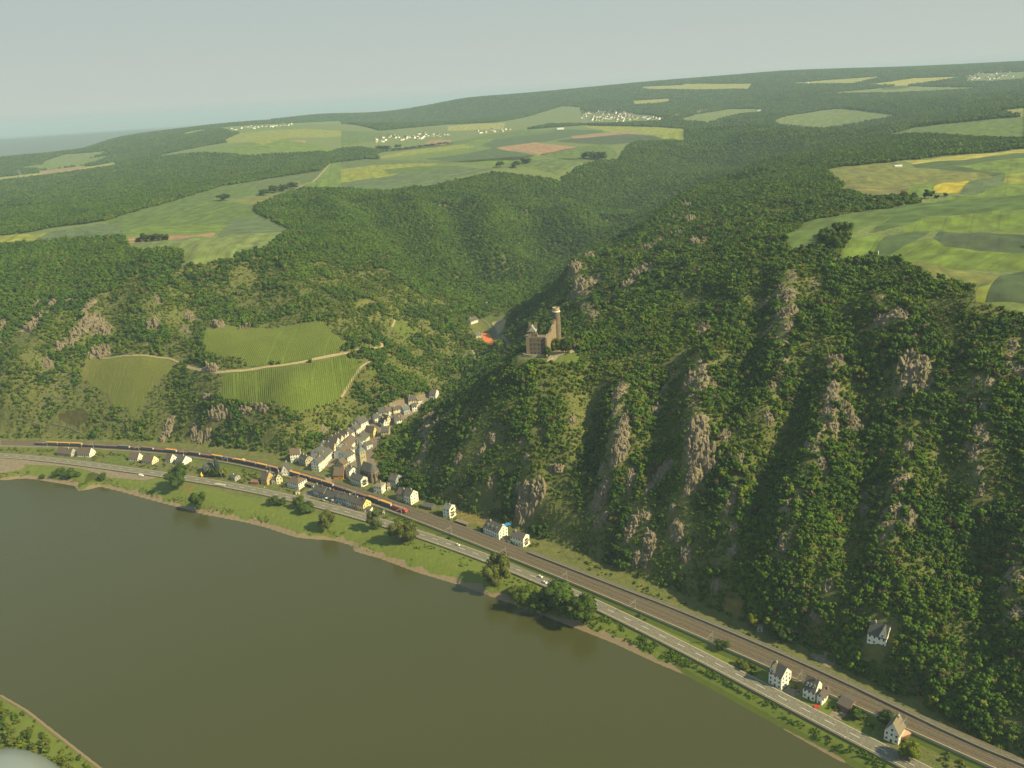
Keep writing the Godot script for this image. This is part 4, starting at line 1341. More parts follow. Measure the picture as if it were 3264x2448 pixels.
func build_small_things():
	var road := PackedVector2Array(ROAD)
	for c in CARS:
		var p: Vector2 = c[0]
		var s := near_s(road, p)
		if c[1] == "road":
			var q := line_at(road, s, c[2], 6.36)
			car(c[3], c[4], q[0], heading(q[1]), c[5], c[6])
		else:
			var q := line_at(road, s, 0, 0)
			car(c[3], c[4], on(p, 0.25), heading(q[1]) + c[2], c[5], c[6])
	# small yellow excavator by the road
	var e := thing("excavator", "small yellow excavator parked beside the main road", "excavator", on(EXCAV, 0.1), 0.6)
	for k in [-1, 1]: part("track", simple_box(Vector3(0.5, 0.7, 3.2)), mat("black"), e, Vector3(k * 0.9, 0.35, 0))
	part("body", simple_box(Vector3(2.2, 1.2, 2.6)), mat("loader", 0.5), e, Vector3(0, 1.35, 0.3))
	part("cab", simple_box(Vector3(1.1, 1.5, 1.4)), mat("loader", 0.5), e, Vector3(-0.5, 2.5, -0.4))
	var st := new_st(); bar(st, Vector3(0.6, 1.8, -1.0), Vector3(0.6, 4.0, -3.0), 0.4); bar(st, Vector3(0.6, 4.0, -3.0), Vector3(0.6, 1.4, -4.4), 0.35); done(st, "arm", mat("loader", 0.5), e)
	part("bucket", simple_box(Vector3(1.1, 0.8, 0.9)), mat("black", 0.7), e, Vector3(0.6, 1.0, -4.4))
	# blue awning behind the guest house
	var b := thing("blue_awning", "blue and white awning over the terrace of the large white house", "awning", on(AWN, 0.0), 0.5)
	part("canopy", simple_box(Vector3(6.0, 0.15, 4.2)), mat("blue", 0.7), b, Vector3(0, 5.4, 0))
	part("canopy_white", simple_box(Vector3(3.0, 0.15, 4.0)), mat("white", 0.7), b, Vector3(-4.6, 5.9, 0.3))
	for k in 4: part("post", simple_box(Vector3(0.14, 6.0, 0.14)), mat("metal"), b, Vector3(-2.6 if k % 2 else 2.6, 2.4, 1.8 if k < 2 else -1.8))
	# pale landing by the road
	var l := thing("landing_platform", "pale concrete platform at the river side of the road", "platform", on(LANDING, 0.0), LANDING_T)
	part("slab", simple_box(Vector3(13.0, 0.5, 3.4)), mat("concrete", 0.85, 0.2), l, Vector3(0, 1.3, 0))
	for k in [-1, 1]: part("pier", simple_box(Vector3(1.0, 4.0, 3.0)), mat("wallstone"), l, Vector3(k * 5.5, -0.9, 0))
	# barns, pylon and posts on the plateau
	for q in BARNS:
		var t := thing("barn", q[1], "barn", on(q[0], 0.0), q[2])
		if "low" in q[1]: t.scale = Vector3(0.75, 0.5, 0.7)
		st = new_st(); extrude(st, [Vector2(-4.5, -1), Vector2(4.5, -1), Vector2(4.5, 4), Vector2(0, 6), Vector2(-4.5, 4)], Vector3(-q[3] / 2, 0, 0), Vector3.FORWARD, Vector3.UP, Vector3.RIGHT, q[3]); done(st, "wall", mat("white", 0.8), t)
		st = new_st(); gable_roof(st, 4.5, 4.0, 2.0, 0.5, Vector3(-q[3] / 2 - 0.5, 0, 0), Vector3.FORWARD, Vector3.RIGHT, q[3] + 1.0); done(st, "roof", mat("pale", 0.7), t)
	var py := thing("pylon", "lattice power pylon on the pale strip at the left edge", "pylon", on(PYLON, 0.0), 0.4)
	st = new_st()
	for k in 4:
		var sx := 1.0 if k % 2 else -1.0
		var sz := 1.0 if k < 2 else -1.0
		bar(st, Vector3(sx * 4, 0, sz * 4), Vector3(sx * 0.8, 34, sz * 0.8), 0.45)
		for j in 5: bar(st, Vector3(sx * (4 - j * 0.65), j * 7, sz * (4 - j * 0.65)), Vector3(-sx * (3.35 - j * 0.6), (j + 1) * 6.6, sz * (3.35 - j * 0.6)), 0.25)
	done(st, "lattice_tower", mat("metal", 0.6), py)
	for j in 3: part("cross_arm", simple_box(Vector3(14.0 - j * 3, 0.5, 0.9)), mat("metal", 0.6), py, Vector3(0, 25.0 + j * 4.2, 0))
	var ps := thing("marker_post", "thin white post behind the crest trees on the right plateau", "post", on(POST, 0.0))
	part("shaft", simple_box(Vector3(0.5, 9.0, 0.5)), mat("white", 0.7), ps, Vector3(0, 4.5, 0))
	# stone groyne running into the river
	# road sign posts and delineators along the river side
	var total := 0.0
	for i in road.size() - 1: total += road[i].distance_to(road[i + 1])
	var dm := simple_box(Vector3(0.22, 1.2, 0.22), Vector3(0, 0.6, 0))
	var tp := simple_box(Vector3(0.24, 0.25, 0.24), Vector3(0, 0.85, 0))
	var s2 := 300.0
	while s2 < total - 250.0:
		var q := line_at(road, s2, -5.6, 6.2)
		var t := thing("road_marker_post", "small white marker post on the river side of the road", "post", q[0], heading(q[1]), "white marker posts along the road")
		mesh_node("shaft", dm, mat("white", 0.7), t)
		mesh_node("reflector_band", tp, mat("black", 0.7), t)
		s2 += 50.0
	for q in STREETLIGHTS:
		var t := thing("street_lamp", q[1], "lamp", on(q[0], 0.0))
		st = new_st(); bar(st, Vector3.ZERO, Vector3(0, 8.0, 0), 0.2); bar(st, Vector3(0, 8, 0), Vector3(1.2, 8.3, 0), 0.14); done(st, "pole", mat("metal", 0.6), t)
		part("lamp_head", simple_box(Vector3(0.9, 0.25, 0.4)), mat("white", 0.5), t, Vector3(1.4, 8.3, 0))
	# part of the aircraft that carries the camera: rounded wheel fairing seen at the lower left corner
	var wf := thing("wheel_fairing", "pale grey rounded wheel fairing of the aircraft at the lower left corner", "aircraft part", FAIRING, FAIRING_T)
	st = new_st()
	st.set_smooth_group(0)
	var prof := []
	for k in 13:
		var t := k / 12.0
		prof.append(Vector2(0.27 * sqrt(maxf(sin(PI * pow(t, 0.85)), 0.0)), -0.42 + 0.84 * t))
	lathe(st, prof, 28)
	var shell := done(st, "shell", mat("wing", 0.3), wf)
	shell.rotation.x = PI / 2
	st = new_st()
	bar(st, Vector3(0, 0.16, 0.1), Vector3(-0.35, 1.5, 0.3), 0.06)
	done(st, "strut", mat("wing", 0.3), wf)

func build_far_villages():
	var wl := new_st()
	extrude(wl, [Vector2(-4.5, -3), Vector2(4.5, -3), Vector2(4.5, 5), Vector2(0, 9.2), Vector2(-4.5, 5)], Vector3(-6, 0, 0), Vector3.FORWARD, Vector3.UP, Vector3.RIGHT, 12)
	wl.generate_normals()
	var wall := wl.commit()
	var rf := new_st()
	gable_roof(rf, 4.5, 5.0, 4.2, 0.6, Vector3(-6.3, 0, 0), Vector3.FORWARD, Vector3.RIGHT, 12.6)
	rf.generate_normals()
	var roof := rf.commit()
	var wn := simple_box(Vector3(0.2, 1.6, 2.6))
	var rg := RandomNumberGenerator.new()
	rg.seed = 12
	for v in FARV:
		var poly := PackedVector2Array(v[0])
		var rc := Rect2(poly[0], Vector2.ZERO)
		for p in poly: rc = rc.expand(p)
		var placed := []
		var tries := 0
		while placed.size() < v[1] and tries < 6000:
			tries += 1
			var p := rc.position + Vector2(rg.randf(), rg.randf()) * rc.size
			if not Geometry2D.is_point_in_polygon(p, poly): continue
			var ok := true
			for q: Vector2 in placed:
				if q.distance_to(p) < 15.0: ok = false; break
			if not ok: continue
			placed.append(p)
			var wi := rg.randi() % 4
			var ri := rg.randi() % 4
			var look: String = ["white-walled", "white-walled", "cream-walled", "beige-walled"][wi] + [" grey-roofed", " dark-roofed", " brown-roofed", " grey-roofed"][ri]
			var t := thing("distant_house", "%s %s" % [look, v[2]], "house", on(p, 0.0), rg.randf_range(-0.7, 0.7) + (PI / 2 if rg.randf() < 0.5 else 0.0), "%s %s" % [look, v[3]])
			var sc := rg.randf_range(0.8, 1.15)
			var a := mesh_node("wall", wall, mat(["white", "white", "cream", "beige"][wi], 0.9), t)
			var b := mesh_node("roof", roof, mat(["greyroof", "plum", "brown", "greyroof"][ri], 0.85), t)
			a.scale = Vector3.ONE * sc
			b.scale = Vector3.ONE * sc
			var win := part("window", wn, mat("glass", 0.3), t, Vector3(6.0 * sc, 3.0, 0))
		add_open(poly, 0.12, 0.8)

# ------------------------------------------------------------------ trees
const TONE := {"mid": Vector3(.05, .086, .014), "dark": Vector3(.034, .058, .014), "light": Vector3(.08, .115, .016), "yellow": Vector3(.125, .155, .014), "olive": Vector3(.085, .10, .022), "grey": Vector3(.075, .093, .034), "blue": Vector3(.06, .09, .075)}

func crown(seed_: int, lobes: int, clumps: int, leaf: float, shape := "round", tint := Vector3.ONE, bands := 1) -> ArrayMesh:
	var r := RandomNumberGenerator.new()
	r.seed = seed_
	var v := PackedVector3Array()
	var nn := PackedVector3Array()
	var cc := PackedColorArray()
	var L := []
	for k in lobes:
		var y: float
		var rad: float
		var off: float
		if shape == "cone":
			y = 0.12 + 0.8 * k / (lobes - 1.0)
			rad = lerpf(0.34, 0.07, (y - 0.12) / 0.8)
			off = rad * 0.35
		else:
			var u := r.randf()
			y = 0.28 + 0.52 * u
			off = (0.34 * sqrt(1.0 - pow(absf(y - 0.5) * 1.7, 2.0))) * sqrt(r.randf())
			rad = r.randf_range(0.11, 0.22)
			off *= 1.12
			if k == 0: y = 0.5; off = 0.0; rad = 0.27
		var a := r.randf() * TAU
		L.append([Vector3(cos(a) * off, y, sin(a) * off), rad, r.randf_range(0.72, 1.2)])
	var mid := Vector3(0, 0.42, 0)
	# inner cores, rough low-poly balls
	for l in L:
		var rings := 4
		var segs := 7
		var jit := []
		for i in (rings + 1) * segs: jit.append(r.randf_range(0.6, 1.0))
		for i in rings:
			for j in segs:
				var P := []
				for q in [[i, j], [i, j + 1], [i + 1, j + 1], [i + 1, j]]:
					var th: float = PI * q[0] / rings
					var ph: float = TAU * (q[1] % segs) / segs
					P.append(l[0] + Vector3(sin(th) * cos(ph), cos(th) * 0.85, sin(th) * sin(ph)) * l[1] * (jit[q[0] * segs + q[1] % segs] if q[0] > 0 and q[0] < rings else 0.85))
				for t in [[0, 1, 2], [0, 2, 3]]:
					var n: Vector3 = (P[t[1]] - P[t[0]]).cross(P[t[2]] - P[t[0]])
					if n.length() < 1e-7: continue
					n = n.normalized()
					var order := [0, 1, 2]
					if n.dot((P[t[0]] + P[t[1]] + P[t[2]]) / 3.0 - l[0]) < 0: n = -n
					else: order = [0, 2, 1]
					for k in order:
						v.append(P[t[k]])
						nn.append((n * 0.6 + (P[t[k]] - l[0]).normalized() * 0.6).normalized())
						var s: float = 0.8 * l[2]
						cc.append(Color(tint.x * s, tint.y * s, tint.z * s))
	for k in clumps:
		var l = L[r.randi() % L.size()]
		var dir := Vector3(r.randfn(), r.randfn() * 0.9 + 0.25, r.randfn()).normalized()
		var p: Vector3 = l[0] + dir * l[1] * r.randf_range(0.82, 1.16) * Vector3(1, 0.88, 1)
		var n := (dir + Vector3(r.randfn(), r.randfn(), r.randfn()) * 0.38).normalized()
		var t1 := n.cross(Vector3(r.randfn(), r.randfn(), r.randfn())).normalized()
		var t2 := n.cross(t1)
		var s := leaf * r.randf_range(0.6, 1.35)
		var q := [p + t1 * s, p + t2 * s * r.randf_range(0.6, 1.0) + n * s * 0.2, p - t1 * s * r.randf_range(0.7, 1.1), p - t2 * s * r.randf_range(0.6, 1.0)]
		var sh := ((p - mid).normalized() * 0.35 + dir * 0.9).normalized()
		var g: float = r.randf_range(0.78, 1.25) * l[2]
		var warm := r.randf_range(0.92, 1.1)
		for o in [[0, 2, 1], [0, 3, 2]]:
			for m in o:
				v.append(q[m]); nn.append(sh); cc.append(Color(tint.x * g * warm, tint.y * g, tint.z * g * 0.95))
	var arr := []
	arr.resize(Mesh.ARRAY_MAX)
	arr[Mesh.ARRAY_VERTEX] = v
	arr[Mesh.ARRAY_NORMAL] = nn
	arr[Mesh.ARRAY_COLOR] = cc
	var mm := ArrayMesh.new()
	mm.add_surface_from_arrays(Mesh.PRIMITIVE_TRIANGLES, arr)
	return mm

func leaf_mat() -> StandardMaterial3D:
	if mats.has("leaf"): return mats["leaf"]
	var m := StandardMaterial3D.new()
	m.vertex_color_use_as_albedo = true
	m.albedo_color = Color.WHITE
	m.roughness = 0.75
	m.metallic_specular = 0.25
	m.backlight_enabled = true
	m.backlight = Color(0.22, 0.26, 0.08)
	mats["leaf"] = m
	return m

func trunk_mesh() -> Mesh:
	var st := new_st()
	lathe(st, [Vector2(0.035, -0.05), Vector2(0.026, 0.12), Vector2(0.018, 0.4), Vector2(0.006, 0.7)], 7)
	for k in 4:
		var a := k * 1.7
		bar(st, Vector3(0, 0.28 + k * 0.06, 0), Vector3(cos(a) * 0.2, 0.48 + k * 0.06, sin(a) * 0.2), 0.014)
	st.generate_normals()
	return st.commit()

func build_trees():
	var tm := trunk_mesh()
	var k := 0
	for t in TREES:
		var nm: String = t[0]
		var cone: bool = nm == "spruce"
		var cat := "shrub" if nm in ["shrub", "field_bush"] else "tree"
		var o := thing(nm, t[6], cat, on(Vector2(t[1], t[2]), -0.2), rng.randf() * TAU, t[7] if t.size() > 7 else "")
		var tone: Vector3 = TONE[t[5]]
		var near: bool = Vector2(t[1], t[2]).length() < 1100.0
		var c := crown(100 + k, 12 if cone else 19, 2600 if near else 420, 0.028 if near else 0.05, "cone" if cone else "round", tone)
		var cr := mesh_node("crown", c, leaf_mat(), o)
		var hgt_: float = t[3]
		var low := 0.06 if cat == "tree" else -0.1
		cr.scale = Vector3(t[4] * 1.02, hgt_ * (1.0 - low) * 1.1, t[4] * 1.02)
		cr.position.y = hgt_ * low - hgt_ * 0.08
		var tr := mesh_node("trunk", tm, mat("bark"), o)
		tr.scale = Vector3(hgt_ * 0.8, hgt_, hgt_ * 0.8)
		k += 1

# the closed woods: crowns spread over every slope that is not open ground
func tree_color(x: float, z: float, r: RandomNumberGenerator, dist: float) -> Color:
	var vary := 1.0 if dist < 1250.0 else 0.45
	var n := noise_a.get_noise_2d(x * 0.8 + 500.0, z * 0.8) * 0.5 + 0.5
	var base := Vector3(.027, .072, .011).lerp(Vector3(.090, .158, .013), clampf(n * 1.1 + r.randfn() * 0.30 * vary, 0.0, 1.0))
	if r.randf() < 0.07 * vary: base = Vector3(.12, .15, .016)
	if r.randf() < 0.05 * vary: base = Vector3(.10, .085, .04)
	if r.randf() < 0.14 * vary: base = base * 0.72
	return Color(base.x, base.y, base.z)

func build_forest():
	var r := RandomNumberGenerator.new()
	r.seed = 77
	var kinds := []
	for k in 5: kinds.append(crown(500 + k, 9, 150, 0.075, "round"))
	var farm := [crown(600, 5, 36, 0.13, "round"), crown(601, 6, 36, 0.13, "round")]
	var names := [["slope_woods", "dense broadleaf woods and scrub covering the steep slopes on both sides of the village"], ["valley_forest", "continuous forest of the side valley and the plateau edges"], ["distant_forest", "dark hazy forests on the far hills"]]
	var buf := []
	for z in 3:
		var per := []
		for k in 5: per.append(PackedFloat32Array())
		buf.append(per)
	var near := []
	var toe := PackedVector2Array(TOE)
	var opp := PackedVector2Array(OPP)
	# buckets of the open polygons by direction, to keep the test short
	var nb := 64
	var bucket := []
	for b in nb: bucket.append([])
	for op in open_polys:
		var lo := 1e9
		var hi := -1e9
		for p: Vector2 in op[1]:
			var t := atan2(p.x, -p.y)
			lo = minf(lo, t); hi = maxf(hi, t)
		for b in range(clampi(int((lo + 1.6) / 3.2 * nb), 0, nb - 1), clampi(int((hi + 1.6) / 3.2 * nb), 0, nb - 1) + 1): bucket[b].append(op)
	for i in NT - 1:
		var th := TH0 + (i + 0.5) * DTH
		if th > 0.95: break
		for j in range(100, NRR - 1):
			var rad := R0 * exp((j + 0.5) * DLR)
			if rad > 8000.0: break
			if absf(th) > 0.74 and rad > 1500: continue
			if th < -0.25 and rad > 6300.0: break
			var dr := rad * DLR
			var area := rad * DTH * dr
			var zone := 0 if rad < 1250.0 else (1 if rad < 2600.0 else 2)
			var rc := 2.7 if rad < 800.0 else (3.0 if rad < 1250.0 else (lerpf(3.7, 5.0, (rad - 1250.0) / 1350.0) if zone == 1 else lerpf(6.0, 11.0, (rad - 2600.0) / 5400.0)))
			var want := area * (2.2 if zone == 0 else 1.5) / (PI * rc * rc * 0.62)
			var o4 := i * NRR + j
			var s1 := (HG[o4 + NRR] - HG[o4]) / (rad * DTH)
			var s2 := (HG[o4 + 1] - HG[o4]) / dr
			if zone == 0: want *= minf(sqrt(1.0 + s1 * s1 + s2 * s2), 2.4)
			var n := int(want + r.randf())
			for q in n:
				var t2 := th + (r.randf() - 0.5) * DTH
				var r2 := rad + (r.randf() - 0.5) * dr
				var x := sin(t2) * r2
				var z := -cos(t2) * r2
				var pp := Vector2(x, z)
				var y := hgt(x, z)
				if y < 6.5 and rad < 1400.0: continue
				var keep := 1.0
				var small := 1.0
				var light := 0.0
				for op in bucket[clampi(int((t2 + 1.6) / 3.2 * nb), 0, nb - 1)]:
					if op[0].has_point(pp) and op[2] < keep and Geometry2D.is_point_in_polygon(pp, op[1]):
						keep = op[2]; small = op[3]
				if keep < 1.0 and r.randf() > keep: continue
				if zone == 0:
					# gaps of grass and rock on the steep ground
					var gap := noise_b.get_noise_2d(x * 0.55, z * 0.55)
					if x > 150.0 and rad < 700.0: gap -= 0.12; small = maxf(small, 1.1)
					if gap > 0.26:
						if r.randf() < 0.25: continue
						small *= 0.5
					var shr := noise_a.get_noise_2d(x * 1.7 + 90.0, z * 1.7)
					small *= clampf(0.9 - shr * 0.8, 0.45, 1.3)
					# lighter scrub: the old terraces of the left slope, and patches elsewhere
					var scr := noise_a.get_noise_2d(x * 0.9 + 1500.0, z * 0.9)
					if x < -140.0 and y < 128.0: scr += 0.34
					if x > 150.0: scr -= 0.08
					if scr > 0.12:
						light = clampf((scr - 0.12) * 4.0, 0.0, 1.0)
						small *= lerpf(1.0, 0.62, light)
						if r.randf() < light * 0.22: continue
				var size := rc * 2.0 * (r.randf_range(0.45, 1.5) if zone == 0 else r.randf_range(0.8, 1.2)) * small
				var tall := size * r.randf_range(0.85, 1.25) if zone < 2 else r.randf_range(10.0, 14.0)
				var col := tree_color(x, z, r, rad)
				if zone == 0 and small < 0.75: col = Color(col.r * 1.3, col.g * 1.22, col.b * 1.1)
				if light > 0.0 and r.randf() < 0.75: col = col.lerp(Color(.115, .15, .018), light * r.randf_range(0.3, 0.9))
				if zone == 0 and x > 120.0 and near.size() < 240 and rad < 560.0 and th < 0.62 and size > 4.2:
					near.append([Vector3(x, y - size * 0.12, z), size, tall, col, r.randi() % 4])
					continue
				var a := r.randf() * TAU
				var ca := cos(a) * size
				var sa := sin(a) * size
				var bb: PackedFloat32Array = buf[zone][r.randi() % (5 if zone < 2 else 2)]
				bb.append_array([ca, 0.0, sa, x, 0.0, tall, 0.0, y - size * 0.14, -sa, 0.0, ca, z, col.r, col.g, col.b, 1.0])
	for zn in 3:
		for k in 5 if zn < 2 else 2:
			var bb: PackedFloat32Array = buf[zn][k]
			if bb.is_empty(): continue
			var mm := MultiMesh.new()
			mm.transform_format = MultiMesh.TRANSFORM_3D
			mm.use_colors = true
			mm.mesh = kinds[k] if zn < 2 else farm[k]
			mm.instance_count = bb.size() / 16
			mm.buffer = bb
			var mi := MultiMeshInstance3D.new()
			mi.multimesh = mm
			mi.material_override = leaf_mat()
			mi.name = numbered(names[zn][0])
			add_child(mi)
			tag(mi, names[zn][1], "forest", names[zn][0].replace("_", " "), "stuff")
	# the largest slope trees as things of their own
	var tm := trunk_mesh()
	var protos := []
	var tones := []
	for k in 12:
		var c := tree_color(k * 170.0, 40.0, r, 0)
		tones.append(c)
		protos.append(crown(700 + k, 11, 520, 0.045, "round", Vector3(c.r, c.g, c.b)))
	for t in near:
		var best := 0
		var bd := 9.0
		for k in 12:
			var d := absf(tones[k].r - t[3].r) + absf(tones[k].g - t[3].g) + absf(hash(k + t[4]) % 7) * 0.004
			if d < bd: bd = d; best = k
		var cl: Vector3 = Vector3(tones[best].r, tones[best].g, tones[best].b)
		var tone := "dark green" if cl.y < 0.075 else ("brownish" if cl.x > cl.y else ("yellow-green" if cl.y > 0.13 else "mid green"))
		var big := "large" if t[1] > 7.0 else ("medium-sized" if t[1] > 5.4 else "small")
		var vd := Vector2(t[0].x, t[0].z).distance_to(VILLA)
		var whr := "around the lone white villa" if vd < 45.0 else ("on the slope left of the lone white villa" if t[0].x < VILLA.x else ("high on the slope right of the white villa" if t[0].y > 60.0 else "low on the slope right of the white villa"))
		var o := thing("slope_tree", "%s %s tree %s" % [big, tone, whr], "tree", t[0], r.randf() * TAU, "%s %s trees %s" % [big, tone, whr])
		var cr := mesh_node("crown", protos[best], leaf_mat(), o)
		cr.scale = Vector3(t[1], t[2], t[1])
		var tr := mesh_node("trunk", tm, mat("bark"), o)
		tr.scale = Vector3.ONE * t[2] * 0.8
	# bushes on the near bank in the lower left corner and along the road verge
	var bush := []
	for k in 4: bush.append(crown(800 + k, 7, 260, 0.06, "round", TONE[["mid", "light", "olive", "yellow"][k]]))
	var placed := 0
	for k in 3000:
		if placed >= 230: break
		var p := Vector2(r.randf_range(-385, -232), r.randf_range(-490, -350))
		var d := -sdist(p.x, p.y, opp)
		if d < 3.0 or d > 30.0: continue
		if d < 8.0 and r.randf() < 0.5: continue
		placed += 1
		var s := r.randf_range(3.2, 7.6) * clampf(0.5 + d / 26.0, 0.5, 1.2)
		var bk := r.randi() % 4
		var what: String = ["mid green", "light green", "olive", "yellow-green"][bk] + (" large" if s > 5.0 else " small")
		var o := thing("bank_bush", "%s bush, lower left near bank, %s" % [what, "by the water" if d < 10.0 else "away from the water"], "bush", on(p, -0.3 - s * 0.12), r.randf() * TAU, "%s bushes on the near bank %s" % [what, "by the water" if d < 10.0 else "inland"])
		var cr := mesh_node("crown", bush[bk], leaf_mat(), o)
		cr.scale = Vector3(s, s * 0.85, s)
	# low scrub and tussocks between the trees of the steep slopes
	var tuft := crown(900, 4, 22, 0.16, "round")
	var tb := PackedFloat32Array()
	for k in 240000:
		var t2 := r.randf_range(-0.62, 0.72)
		var r2 := 330.0 * exp(r.randf() * 1.33)
		if r.randf() > pow(r2 / 1250.0, 0.5) + 0.35: continue
		var x := sin(t2) * r2
		var z := -cos(t2) * r2
		var pp := Vector2(x, z)
		var y := hgt(x, z)
		if y < 6.5: continue
		if r.randf() > 0.4 + grad(x, z, 3.0).length() * 0.5: continue
		var keep := 1.0
		for op in bucket[clampi(int((t2 + 1.6) / 3.2 * nb), 0, nb - 1)]:
			if op[0].has_point(pp) and op[2] < keep and Geometry2D.is_point_in_polygon(pp, op[1]): keep = op[2]
		if keep < 0.1 or (keep < 0.3 and r.randf() > 0.5): continue
		var n := noise_b.get_noise_2d(x * 0.4, z * 0.4 + 70.0)
		if n < -0.25: continue
		var size := r.randf_range(0.9, 2.6)
		var col := tree_color(x + 300.0, z, r, 0.0)
		var dry := clampf(noise_a.get_noise_2d(x * 3.0, z * 3.0 + 900.0) * 1.6 - 0.1, 0.0, 0.7)
		col = Color(lerpf(col.r * 1.2, .15, dry), lerpf(col.g * 1.15, .135, dry), lerpf(col.b * 1.1, .045, dry))
		var a := r.randf() * TAU
		tb.append_array([cos(a) * size, 0.0, sin(a) * size, x, 0.0, size * 0.75, 0.0, y - size * 0.15, -sin(a) * size, 0.0, cos(a) * size, z, col.r, col.g, col.b, 1.0])
	# bushes crowding the foot of the slope behind the tracks and the service path
	for pair in [[PackedVector2Array(PATHR), 3.4, 19.0, 0.0, 9000.0], [PackedVector2Array(RAIL), 12.0, 26.0, 300.0, 920.0]]:
		var pl: PackedVector2Array = pair[0]
		var ll := 0.0
		for i in pl.size() - 1: ll += pl[i].distance_to(pl[i + 1])
		for k in 2600:
			var q := line_at(pl, pair[3] + r.randf() * (minf(ll, pair[4]) - pair[3]), r.randf_range(pair[1], pair[2]), 0)
			var pp := Vector2(q[0].x, q[0].z)
			if noise_b.get_noise_2d(pp.x * 0.8, pp.y * 0.8 + 40.0) < -0.1: continue
			var y := hgt(pp.x, pp.y)
			if y < 6.3: continue
			var hit := false
			for op in bucket[clampi(int((atan2(pp.x, -pp.y) + 1.6) / 3.2 * nb), 0, nb - 1)]:
				if op[2] < 0.01 and op[0].has_point(pp) and Geometry2D.is_point_in_polygon(pp, op[1]): hit = true; break
			if hit: continue
			var size := r.randf_range(1.2, 4.4)
			var col := tree_color(pp.x * 2.0, pp.y * 2.0, r, 0.0)
			var a := r.randf() * TAU
			tb.append_array([cos(a) * size, 0.0, sin(a) * size, pp.x, 0.0, size * 0.85, 0.0, y - size * 0.15, -sin(a) * size, 0.0, cos(a) * size, pp.y, col.r * 1.15, col.g * 1.15, col.b, 1.0])
	# rank grass and bushes on the bank between road and water, lower right
	var rd := PackedVector2Array(ROAD)
	var rs0 := near_s(rd, Vector2(30, -500))
	for k in 7000:
		var q := line_at(rd, rs0 + r.randf() * 520.0, r.randf_range(-21.0, -7.0), 0)
		var pp := Vector2(q[0].x, q[0].z)
		var ds := sdist(pp.x, pp.y, PackedVector2Array(SHORE))
		if ds < 3.5: continue
		var nz := noise_b.get_noise_2d(pp.x * 1.4, pp.y * 1.4)
		if nz < -0.08: continue
		var off := -sdist(pp.x, pp.y, rd)
		var y := maxf(hgt(pp.x, pp.y), 5.3 - maxf(off - 6.5, 0.0) * 0.38)
		var size := r.randf_range(0.8, 2.3) * (0.8 + nz)
		var col := tree_color(pp.x * 3.0, pp.y * 3.0, r, 0.0)
		var a := r.randf() * TAU
		tb.append_array([cos(a) * size, 0.0, sin(a) * size, pp.x, 0.0, size * 0.8, 0.0, y - size * 0.15, -sin(a) * size, 0.0, cos(a) * size, pp.y, col.r * 1.25, col.g * 1.2, col.b, 1.0])
	var tmm := MultiMesh.new()
	tmm.transform_format = MultiMesh.TRANSFORM_3D
	tmm.use_colors = true
	tmm.mesh = tuft
	tmm.instance_count = tb.size() / 16
	tmm.buffer = tb
	var tmi := MultiMeshInstance3D.new()
	tmi.multimesh = tmm
	tmi.material_override = leaf_mat()
	tmi.name = numbered("slope_scrub")
	add_child(tmi)
	tag(tmi, "low scrub and dry tussocks on the steep slopes and the river bank", "scrub", "", "stuff")
	# shrubs in gardens, along the road verge and the embankment foot
	var road := PackedVector2Array(ROAD)
	var rail := PackedVector2Array(RAIL)
	var total := 0.0
	for i in road.size() - 1: total += road[i].distance_to(road[i + 1])
	var mb := []
	for k in 4: mb.append(PackedFloat32Array())
	for k in 9000:
		var s := r.randf() * (total - 500.0) + 250.0
		var off := r.randf_range(7.0, 42.0)
		var size := r.randf_range(1.2, 3.6)
		if r.randf() < 0.34:
			off = r.randf_range(-20.0, -7.2)
			size = r.randf_range(0.8, 2.4)
		var q := line_at(road, s, off, 0)
		var pp := Vector2(q[0].x, q[0].z)
		if off < 0.0 and pp.x < -120.0: continue
		if noise_b.get_noise_2d(pp.x * 0.7, pp.y * 0.7) < -0.02: continue
		var dr2 := 1e9
		for i in rail.size() - 1:
			dr2 = minf(dr2, Geometry2D.get_closest_point_to_segment(pp, rail[i], rail[i + 1]).distance_to(pp))
		if dr2 < 9.5: continue
		var hit := false
		for op in bucket[clampi(int((atan2(pp.x, -pp.y) + 1.6) / 3.2 * nb), 0, nb - 1)]:
			if op[2] < 0.3 and op[0].has_point(pp) and Geometry2D.is_point_in_polygon(pp, op[1]) and (dr2 > 16.5 or r.randf() < 0.0): hit = true; break
		if hit: continue
		var y := hgt(pp.x, pp.y)
		if y < 1.6: continue
		if off > 0.0 and dr2 < 14.0: y = maxf(y, 9.0 - (dr2 - 7.0) * 0.8)
		if off < 0.0 and off > -14.0: y = maxf(y, 5.3 + (off + 6.5) * 0.33)
		var a := r.randf() * TAU
		mb[r.randi() % 4].append_array([cos(a) * size, 0.0, sin(a) * size, pp.x, 0.0, size * 0.8, 0.0, y - size * 0.16, -sin(a) * size, 0.0, cos(a) * size, pp.y])
	var shl := PackedVector2Array(SHORE)
	for k in 2600:
		var s := r.randf() * 1500.0 + 500.0
		var q := line_at(shl, s, r.randf_range(2.6, 10.0), 0)
		var pp := Vector2(q[0].x, q[0].z)
		if noise_a.get_noise_2d(pp.x * 2.2, pp.y * 2.2) < 0.06: continue
		var size := r.randf_range(0.6, 1.9)
		var a := r.randf() * TAU
		mb[r.randi() % 4].append_array([cos(a) * size, 0.0, sin(a) * size, pp.x, 0.0, size * 0.8, 0.0, hgt(pp.x, pp.y) - size * 0.12, -sin(a) * size, 0.0, cos(a) * size, pp.y])
